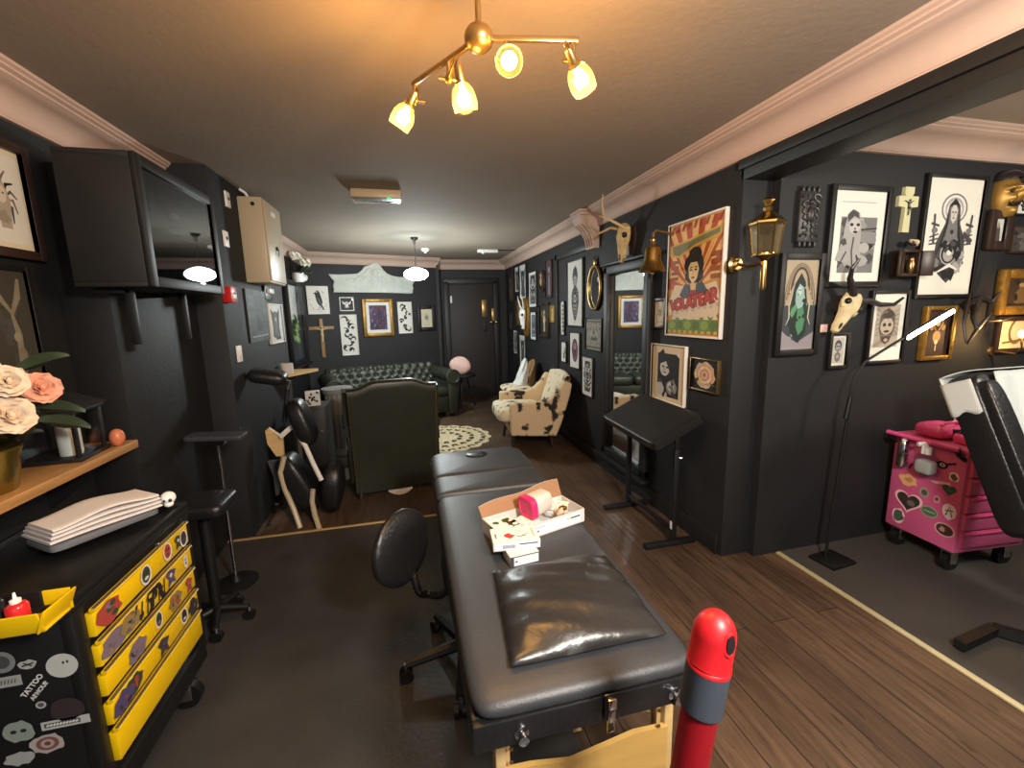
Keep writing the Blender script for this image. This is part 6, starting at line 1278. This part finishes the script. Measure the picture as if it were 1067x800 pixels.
# ---------------------------------------------------------------- alcove ornaments
def aw(px, py, off=.03): return aty(px, py, AY-off)
def carved(quad, label):
    c, w, h, rz = quad_on('A', quad); t = T('relief_plaque', label, 'plaque', (c.x, AY, c.z-h/2), 0)
    m = MB(); m.box((0, -.012, h/2), (w, .024, h), 'dark_relief', bev=.004); m.build('panel', t); m = MB(); r = random.Random(3)
    for k in range(7):
        for sg in (-1, 1):
            cx_, cz_ = sg*w*.22, h*(.1+.13*k); m.tube([(cx_+sg*w*(.2-.016*i)*math.cos(i*.55+k), -.026, cz_+h*.055*math.sin(i*.55+k)) for i in range(10)], [.008*(1-i/14) for i in range(10)], 'dark_relief', 6)
    m.ell((0, -.024, h*.55), (w*.16, .018, h*.16), 'dark_relief'); m.ell((0, -.026, h*.78), (w*.1, .016, h*.06), 'dark_relief')
    for k in range(4): m.box((-w*.36+w*.24*k, -.014, -.012), (w*.12, .02, .03), 'dark_relief', bev=.004); m.box((-w*.36+w*.24*k, -.014, h+.012), (w*.12, .02, .03), 'dark_relief', bev=.004)
    m.build('carving', t); return t
carved(Q(834, 199, 857, 199, 830, 253, 852, 251), 'dark carved relief panel between the brass lantern and the bear hood drawing')
c, w, h, rz = quad_on('A', Q(937, 194, 957, 195, 935, 242, 955, 242)); root = T('cream_cross', 'cream ceramic cross with a green figure between the two large drawings', 'cross', (c.x, AY, c.z-h/2))
m = MB(); s_ = w/2; m.prism([(-.026, 0), (.026, 0), (.022, h*.55), (s_, h*.57), (s_, h*.80), (.024, h*.80), (.034, h*.86), (.034, h), (-.034, h), (-.034, h*.86), (-.024, h*.80), (-s_, h*.80), (-s_, h*.57), (-.022, h*.55)], .02, 'cream_cross', Matrix.Rotation(PI/2, 4, 'X')); m.build('cross', root)
corpus(root, h*.56, h*.34, 'gunmetal', -.024)
# cow skull with dark horns
p = aw(884, 322, .06); root = T('cow_skull', 'pale horned skull with dark horns on the alcove wall over the small print', 'skull', (p.x, AY, p.z)); root.rotation_euler = (0, .55, 0)
m = MB(); m.lathe([(0, 0), (.06, 0), (.055, .03), (0, .03)], 'dark_horn', along((0, 0, .02), (0, -1, 0)), 20); m.build('mount', root)
skull(root, .34, 'pale_bone', 0, -.03)
for sg in (-1, 1): antler(root, [(sg*.03, -.07, .07), (sg*.08, -.08, .10), (sg*.14, -.10, .11), (sg*.19, -.13, .14), (sg*.20, -.15, .19)], .022, 'dark_horn', name='horn')
# small mauve tile
p = aw(858, 342, .01); root = T('mauve_tile', 'small plain mauve square tile left of the cow skull', 'tile', (p.x, AY, p.z-.02))
m = MB(); m.box((0, -.006, .02), (.055, .012, .045), 'pink_fabric', bev=.002); m.build('tile', root)
# open dark shrine box
p0, p1 = aw(927, 288, .05), aw(964, 262, .05); root = T('shrine_box', 'open black wooden wall box with two doors under the cream cross', 'shrine', ((p0.x+p1.x)/2, AY, p0.z))
w, h = p1.x-p0.x, p1.z-p0.z
m = MB(); m.box((0, -.01, h/2), (w*.5, .02, h), 'dark_brown_frame', bev=.002); m.box((0, -.04, .008), (w*.5, .06, .016), 'dark_brown_frame', bev=.002); m.box((0, -.04, h), (w*.52, .06, .016), 'dark_brown_frame', bev=.002)
for x in (-w*.25, w*.25): m.box((x, -.04, h/2), (.012, .06, h), 'dark_brown_frame', bev=.002)
m.build('case', root)
for sg in (-1, 1): m = MB(); m.box((sg*w*.40, -.085, h/2), (w*.28, .012, h), 'dark_brown_frame', rot=(0, 0, sg*-.35), bev=.003); m.build('door', root)
m = MB(); m.ell((w*.1, -.05, h*.42), (.02, .02, .05), 'old_brass'); m.ell((w*.1, -.05, h*.66), (.015, .015, .02), 'old_brass'); m.build('saint_figure', root)
m = MB(); r = random.Random(6)
for k in range(7): m.ell((w*.12+r.uniform(-.03, .03), -.05, h+.03+r.uniform(0, .03)), (.016, .016, .012), 'cow_hide', (r.random(), r.random(), 0), 8, 6)
m.build('flower_crest', root)
# gold mask
p = aw(1050, 203, .02); root = T('gold_mask', 'grinning gold theatre mask hung right of the madonna print', 'mask', (p.x, AY, p.z-.13), 0); root.rotation_euler = (0, -.12, 0)
m = MB()
def face(u, v):
    a = (u-.5)*PI; x = .085*math.sin(a)*(.62+.38*math.sin(PI*min(1, v*.9+.12))); z = .25*v; y = -.085*math.cos(a)*(.6+.4*math.sin(PI*v))
    ax_ = x/.085; nose = .035*math.exp(-((ax_/.16)**2))*math.exp(-((v-.50)/.13)**2); brow = .016*math.exp(-((v-.66)/.05)**2)*(abs(ax_) < .75); eye = -.022*math.exp(-(((abs(ax_)-.38)/.17)**2+((v-.58)/.045)**2))
    cheek = .018*math.exp(-(((abs(ax_)-.5)/.2)**2+((v-.42)/.1)**2)); mouth = -.024*math.exp(-((v-.26-.11*ax_*ax_)/.035)**2)*(abs(ax_) < .62); chin = .016*math.exp(-((ax_/.3)**2+((v-.1)/.07)**2))
    return Vector((x, y-nose-brow-eye-cheek-mouth-chin, z))
m.grid(face, 48, 48, 'skin_gold'); m.build('face', root)
for sg in (-1, 1): m = MB(); m.ell((sg*.034, -.068, .147), (.015, .012, .009), 'ink_black', (0, sg*.2, 0), 12, 8); m.build('eye_hole', root)
m = MB(); m.tube([(.055*t, -.074+.018*t*t, .065+.026*t*t) for t in [-1+.2*k for k in range(11)]], [.003+.008*math.sin(PI*k/10) for k in range(11)], 'ink_black', 8); m.build('mouth', root)
m = MB(); m.grid(lambda u, v: Vector((.082*math.sin((u-.5)*PI)*math.cos(v*1.2), -.09*math.cos((u-.5)*PI)*math.cos(v*1.25)-.002, .215+.055*math.sin(v*1.5))), 24, 10, 'ink_black'); m.build('cap', root)
# dark antlers at right
p = aw(1015, 330, .05); root = T('dark_antlers', 'dark twisted pair of antlers hanging between the gold frames in the alcove', 'antlers', (p.x, AY, p.z))
R0_ = Vector((p.x, AY, p.z)); q_ = lambda px, py, off: aty(px, py, AY-off)-R0_
m = MB(); m.lathe([(0, 0), (.05, 0), (.045, .025), (0, .028)], 'dark_horn', along((.02, 0, .07), (0, -1, 0)), 18); m.build('mount', root)
antler(root, [q_(1020, 310, .03), q_(1014, 330, .07), q_(1018, 343, .10), q_(1008, 358, .12)], .020, 'dark_horn', ((1, (-.03, -.03, .12)), (2, (.07, -.02, .10))))
antler(root, [q_(1020, 310, .03), q_(1008, 318, .07), q_(1004, 338, .1), q_(1007, 358, .12)], .016, 'dark_horn', ((1, (-.02, -.02, .08)),))
antler(root, [q_(1022, 310, .03), q_(1032, 316, .06), q_(1028, 335, .1), q_(1042, 334, .12), q_(1055, 330, .12)], .018, 'dark_horn', ((1, (.05, -.02, .08)), (2, (-.02, -.02, -.06))))
# warm wall bulb at the right edge
p = aw(1064, 348, .16); root = T('wall_bulb', 'small glowing warm bulb on a brass arm at the right edge', 'wall lamp', (p.x+.06, AY, p.z))
m = MB(); m.lathe([(0, 0), (.035, 0), (.03, .012), (0, .014)], 'old_brass', along((.0, 0, -.12), (0, -1, 0)), 18); m.tube([(0, -.01, -.12), (0, -.12, -.13), (-.03, -.16, -.09), (-.05, -.16, -.03)], .006, 'old_brass', 8); m.build('arm', root)
m = MB(); m.ell((-.055, -.16, .0), (.016, .016, .024), 'fairy_bulb', (0, -.2, 0)); m.build('light_bulb', root)
l = bpy.data.lights.new('wall_bulb_light', 'POINT'); l.energy = 3.; l.color = (1, .60, .22); l.shadow_soft_size = .02; lo = bpy.data.objects.new('wall_bulb_light', l); COL.objects.link(lo); lo.parent = root; lo.location = (-.055, -.21, .0)
# LED floor lamp
root = T('led_floor_lamp', 'slim black floor lamp with a bent arm and a glowing white light bar', 'floor lamp', (2.34, 1.86, 0)); R0_ = Vector((2.34, 1.86, 0)); g_ = lambda px, py, Y=1.84: aty(px, py, Y)-R0_
m = MB(); m.box((0.03, -.02, .012), (.19, .15, .024), 'black_metal', rot=(0, 0, .1), bev=.006); m.build('base', root)
m = MB(); m.cyl((0, 0, .02), g_(884, 428), .008, 'black_metal', seg=10); m.build('pole', root)
m = MB(); m.cyl(g_(881, 436), g_(886, 414), .012, 'black_plastic', seg=12); m.build('clamp', root)
m = MB(); pts = [g_(885, 420), g_(887, 404), g_(892, 390), g_(901, 377), g_(920, 365), g_(943, 351)]; m.tube(pts, .007, 'black_metal', 8); m.build('gooseneck', root)
a, b = g_(942, 352), g_(991, 323); dd_ = (b-a).normalized(); m = MB(); m.tube([a, b], .013, 'black_metal', 10); m.build('light_head', root)
m = MB(); off = Vector((0, -.012, -.004)); m.tube([a+dd_*.012+off, b-dd_*.004+off], .0115, 'lamp_bar', 10); m.build('light_strip', root)
# pink trolley
c0_ = atz(993, 577, .13); c1_ = atz(925, 545, .13); d_ = Vector((c1_.x-c0_.x, c1_.y-c0_.y, 0)); rz = math.atan2(d_.y, d_.x)-PI/2
root = T('pink_trolley', 'pink metal drawer trolley covered in stickers in the alcove', 'trolley', (c0_.x, c0_.y, 0), rz)
W, D, z0, z1 = .47, d_.length+.02, .13, .70
m = MB(); m.box((W/2, D/2, (z0+z1)/2), (W, D, z1-z0), 'pink_paint', bev=.008); m.box((W/2, D/2, z1+.012), (W+.02, D+.02, .024), 'pink_paint', bev=.006); m.build('body', root)
for k in range(5):
    zz = z0+.03+(k+.5)*.102; m = MB(); m.box((W/2, -.005, zz), (W-.05, .02, .092), 'pink_paint', bev=.004); dw = m.build('drawer', root); m = MB(); m.box((W/2, -.018, zz+.036), (W-.08, .014, .01), 'pink_plastic', bev=.003); m.build('handle', dw)
m = MB(); m.tube([(W*.55, -.02, .42), (W*.55, -.05, .42), (W*.9, -.05, .42), (W*.9, -.02, .42)], .008, 'chrome', 8); m.build('pull_bar', root)
m = MB()
for y in (.01, D-.01): m.tube([(-.005, y, z1-.03), (-.05, y, z1+.0), (-.06, y, z1+.03)], .012, 'black_plastic', 8)
m.tube([(-.06, .0, z1+.03), (-.06, D, z1+.03)], .013, 'pink_plastic', 10); m.build('push_handle', root)
for x in (.05, W-.05):
    for y in (.05, D-.05):
        c = MB(); c.tube([(x, y-.016, .05), (x, y+.016, .05)], .05, 'black_plastic', 18); c.box((x, y-.024, .085), (.045, .006, .08), 'chrome', bev=.002); c.box((x, y+.024, .085), (.045, .006, .08), 'chrome', bev=.002); c.box((x, y, .122), (.07, .07, .016), 'chrome', bev=.003); c.build('castor', root)
On = Vector((c0_.x, c0_.y, 0)); ex = Vector((math.cos(rz), math.sin(rz), 0)); ey = Vector((-math.sin(rz), math.cos(rz), 0))
def tsticker(px, py, w, h, fn):
    p = atplane(px, py, On-ex*.002, ex)-On; A = Art(w, h, -.0015); fn(A); A.build('sticker', root, (-.0005, p.dot(ey), p.z-h/2), (0, 0, -PI/2))
PK = (240, 190, 208)
def hshape(A, u0, v0, s, c): A.poly([(u0+s*.5*math.sin(t)**3, v0+s*.5*(.8125*math.cos(t)-.3125*math.cos(2*t)-.125*math.cos(3*t)-.0625*math.cos(4*t))+.04) for t in [2*PI*k/30 for k in range(30)]], c)
tsticker(946, 523, 0.162, 0.150, lambda A: (hshape(A, .5, .5, .98, PK), hshape(A, .5, .5, .80, (54, 48, 46)), A.ell(.6, .5, .14, .12, (110, 100, 96))))
tsticker(936, 537, 0.078, 0.102, lambda A: (A.blob(.5, .5, .48, PK, random.Random(1), 14, .1, .48), A.blob(.5, .5, .38, (70, 90, 76), random.Random(2), 12, .2, .38)))
tsticker(947, 500, 0.108, 0.078, lambda A: (A.blob(.5, .5, .46, (226, 176, 120), random.Random(3), 12, .3, .46), A.blob(.5, .5, .2, (190, 130, 90), random.Random(5), 9, .3, .2)))
tsticker(963, 513, 0.054, 0.060, lambda A: (A.ell(.5, .5, .48, .48, (150, 160, 130)), A.ell(.5, .5, .3, .3, (90, 80, 80))))
tsticker(980, 503, 0.108, 0.030, lambda A: A.poly([(.0, .3), (.3, .0), (.6, .4), (1, .7), (.9, 1), (.5, .8)], PK))
tsticker(989, 511, 0.072, 0.072, lambda A: (hshape(A, .5, .5, .98, (60, 84, 74)), A.line([(.3, .5), (.7, .5)], .08, (90, 120, 104))))
tsticker(968, 533, 0.096, 0.084, lambda A: (A.ell(.5, .5, .5, .4, (150, 160, 130)), A.ell(.5, .5, .4, .3, (80, 104, 84)), A.line([(.2, .5), (.8, .5)], .07, (160, 176, 150))))
tsticker(976, 520, 0.042, 0.054, lambda A: (A.blob(.5, .5, .46, (220, 160, 170), random.Random(7), 9, .3, .46), A.ell(.5, .5, .2, .2, (110, 60, 70))))
tsticker(989, 533, 0.078, 0.096, lambda A: (A.blob(.5, .5, .48, (236, 214, 220), random.Random(8), 12, .12, .48), A.line([(.3, .2), (.5, .8), (.7, .2)], .09, (90, 60, 70)), A.line([(.25, .5), (.75, .6)], .08, (90, 60, 70))))
tsticker(984, 552, 0.102, 0.084, lambda A: (A.ell(.5, .5, .5, .46, (216, 170, 170)), A.ell(.5, .5, .42, .38, (70, 44, 44)), A.blob(.4, .5, .14, (180, 140, 120), random.Random(3), 9, .3, .2)))
tsticker(994, 497, 0.054, 0.060, lambda A: (A.blob(.5, .5, .48, (240, 220, 216), random.Random(9), 10, .2, .48), A.blob(.5, .5, .3, (110, 70, 70), random.Random(2), 9, .3, .3)))
tsticker(984, 485, 0.120, 0.072, lambda A: (A.line([(.05, .2), (.4, .5), (.95, .9)], .1, K), A.ell(.4, .5, .25, .3, K), A.ell(.42, .5, .12, .14, PK), A.ell(.42, .5, .06, .07, K)))
tsticker(945, 484, 0.072, 0.042, lambda A: (A.line([(.1, .1), (.3, .9)], .14, (230, 220, 220)), A.line([(.4, .1), (.5, .9)], .14, (60, 50, 54)), A.line([(.7, .1), (.9, .9)], .14, (60, 50, 54))))
# things on and on the trolley
tl = lambda x, y, z=0: On+ex*x+ey*y+Vector((0, 0, z1+.0245+z))
root = T('pink_case', 'pink domed plastic case lying on top of the pink trolley', 'case', tl(.12, D*.62), rz)
m = MB(); m.cushion((0, 0, .045), (.20, .17, .09), 'pink_plastic', flat=.5); m.build('shell', root); m = MB(); m.box((.0, -.08, .05), (.05, .03, .04), 'ink_black', bev=.008); m.build('clasp', root); m = MB(); m.tube([(-.06, -.05, .085), (-.03, -.06, .105), (.03, -.06, .105), (.06, -.05, .085)], .008, 'pink_plastic', 8); m.build('handle', root)
root = T('pink_box', 'smaller pink tub with black lid edge on top of the trolley', 'tub', tl(.13, D*.22), rz)
m = MB(); m.cushion((0, 0, .03), (.13, .11, .06), 'pink_plastic', flat=.35); m.build('tub', root); m = MB(); m.box((0, 0, .061), (.1, .085, .006), 'ink_black', bev=.002); m.build('lid', root)
root = T('glass_decanter', 'dark glass bottle with a gold figure stopper on the pink trolley', 'bottle', tl(.30, D*.55), rz)
m = MB(); m.box((0, 0, .06), (.09, .07, .12), 'ink_black', bev=.01); m.build('bottle', root); m = MB(); m.ell((0, 0, .15), (.018, .018, .035), 'old_brass'); m.ell((.008, -.004, .19), (.012, .012, .014), 'old_brass'); m.tube([(0, 0, .165), (.03, 0, .175), (.04, 0, .15)], .006, 'old_brass', 8); m.build('stopper', root)
root = T('dark_jar', 'round dark jar at the back of the pink trolley top', 'jar', tl(.43, D*.4), rz)
m = MB(); m.lathe([(0, 0), (.045, 0), (.05, .03), (.04, .06), (.03, .065), (0, .065)], 'ink_black', None, 20); m.build('jar', root); m = MB(); m.lathe([(0, .065), (.032, .065), (.03, .08), (0, .082)], 'old_brass', None, 20); m.build('lid', root)
q = atplane(941, 470, On-ex*.04, ex); root = T('spray_can', 'silver spray can clipped to the left corner of the pink trolley', 'can', (q.x, q.y, q.z-.09), rz)
m = MB(); m.lathe([(0, 0), (.024, 0), (.026, .006), (.026, .14), (.018, .155), (0, .156)], 'chrome', None, 20); m.build('can', root); m = MB(); m.cyl((0, 0, .15), (0, 0, .175), .012, 'white_plastic'); m.build('nozzle', root)
m = MB(); m.tube([(.0265*math.cos(a), .0265*math.sin(a), .07) for a in [2*PI*k/16 for k in range(16)]], .003, 'black_plastic', 6, True); m.tube([(.026, 0, .07), (.05, 0, .07)], .004, 'black_plastic', 6); m.build('clip', root)
q = atplane(965, 482, On-ex*.05, ex); root = T('rinse_bottle', 'clear plastic rinse bottle hanging on the trolley push handle', 'bottle', (q.x, q.y, q.z-.07), rz)
m = MB(); m.cushion((0, 0, .06), (.07, .10, .13), 'clear_plastic', flat=.4); m.build('bottle', root); m = MB(); m.cushion((0, 0, .045), (.06, .09, .085), 'candle_wax', flat=.4); m.build('liquid', root)
m = MB(); m.cyl((0, 0, .12), (0, 0, .16), .018, 'white_plastic'); m.tube([(0, 0, .155), (-.03, 0, .185), (-.06, .01, .18)], .012, 'white_plastic', 8); m.box((-.03, 0, .15), (.02, .012, .05), 'white_plastic', bev=.004); m.build('spray_head', root)
# ---------------------------------------------------------------- tattoo chair at the right edge
root = T('tattoo_chair', 'black reclining tattoo chair with a white towel, cut by the right edge', 'tattoo chair', (2.74, 1.0, 0), 0)
R0_ = Vector((2.74, 1.0, 0))
t0_, t1_ = Vector((2.74, 1.43, 1.17)), Vector((2.74, 1.13, .50)); z_ = (t0_-t1_).normalized(); L_ = (t0_-t1_).length; x_ = Vector((1, 0, 0)); y_ = z_.cross(x_)
Mx = Matrix(((x_.x, y_.x, z_.x, 0), (x_.y, y_.y, z_.y, 0), (x_.z, y_.z, z_.z, 0), (0, 0, 0, 1))); M3 = Mx.to_3x3()
cen = (t0_+t1_)/2-R0_
m = MB(); m.cushion(cen, (.58, .13, L_), 'black_leather_soft', Mx, flat=.16)
for sx in (-1, 1): m.cushion(cen+M3 @ Vector((sx*.235, -.065, -.02)), (.10, .07, L_*.93), 'black_leather_soft', Mx, flat=.3)
m.build('backrest', root)
m = MB(); G = lambda f, nu=20, nv=20: m.grid(lambda u, v: cen+M3 @ Vector(f(u, v)), nu, nv, 'towel_white')
edge = lambda v: .18+.02*math.sin(v*8)
G(lambda u, v: ((u-.5)*2*edge(v), -.074-.012*math.sin(PI*u)*0-.005*math.sin(u*14+v*5), L_*.5-.01-v*L_*.96))
G(lambda u, v: ((u-.5)*(.37+.19*v), -.074+.146*v, L_*.5+.004+.012*math.sin(PI*v)), 20, 8)
G(lambda u, v: ((u-.5)*.56, .072, L_*.5-v*.2), 20, 6)
G(lambda u, v: (-.294, -.05+.12*u, L_*.5-.03-v*(.15+.01*math.sin(u*9))), 8, 8)
tw = m.build('towel_cover', root, fix=False); sd = tw.modifiers.new('cloth', 'SOLIDIFY'); sd.thickness = .004
m = MB(); m.cushion((.02, -.22, .50), (.56, .62, .13), 'black_leather_soft', flat=.16); m.build('seat', root)
m = MB(); m.box((.1, -.2, .26), (.12, .12, .34), 'black_metal', bev=.01); m.box((.1, -.2, .42), (.4, .3, .03), 'black_metal', bev=.006); m.build('column', root)
b0, b1, b2, b3 = atz(1002, 672, .03)-R0_, atz(1032, 686, .03)-R0_, atz(1040, 668, .03)-R0_, Vector((.5, -.02, .03))
m = MB(); e0 = atz(998, 664, .03)-R0_; e1 = atz(1026, 655, .03)-R0_
m.tube([atz(1000, 672, .035)-R0_, atz(1036, 655, .035)-R0_], .028, 'black_metal', 4); m.build('foot_bar', root)
m = MB(); m.tube([atz(1036, 655, .035)-R0_, (.1, -.2, .035)], .03, 'black_metal', 4); m.build('base_beam', root)
m = MB(); m.tube([(-.1, -.45, .035), (.3, .2, .035)], .03, 'black_metal', 4); m.build('base_beam', root)
m = MB(); m.box((.1, -.2, .08), (.22, .22, .1), 'black_metal', bev=.01); m.build('pedestal_box', root)
# ---------------------------------------------------------------- light and render settings
def lamp(name, kind, loc, energy, color, size=.1, rot=None, sz=None):
    l = bpy.data.lights.new(name, kind); l.energy = energy; l.color = color
    if kind == 'AREA': l.shape = 'RECTANGLE'; l.size, l.size_y = sz
    else: l.shadow_soft_size = size
    o = bpy.data.objects.new(name, l); COL.objects.link(o); o.location = loc
    if rot: o.rotation_euler = rot
    return o
lamp('room_light', 'POINT', (.75, -.30, 2.0), 118, (1., .94, .86), .16)
lamp('rear_fill_light', 'AREA', (-.2, -1.85, 1.5), 95, (.93, .97, 1.), rot=(PI/2, 0, PI), sz=(1.6, 1.2))  # unseen cool area fill added behind the camera, no window there
lamp('alcove_light', 'POINT', (3.3, .35, 2.05), 36, (1., .92, .80), .15)
w_ = bpy.data.worlds.new('world'); SC.world = w_; w_.use_nodes = True
w_.node_tree.nodes['Background'].inputs['Color'].default_value = (1, .95, .9, 1); w_.node_tree.nodes['Background'].inputs['Strength'].default_value = .0
SC.view_settings.view_transform = 'Standard'; SC.view_settings.look = 'None'; SC.view_settings.exposure = 1.15; SC.view_settings.gamma = 1.; SC.view_settings.use_curve_mapping = False
SC.render.engine = 'CYCLES'; SC.cycles.use_denoising = True; SC.cycles.max_bounces = 8; SC.cycles.transparent_max_bounces = 16; SC.cycles.sample_clamp_indirect = 4.; SC.cycles.caustics_reflective = True; SC.cycles.caustics_refractive = False
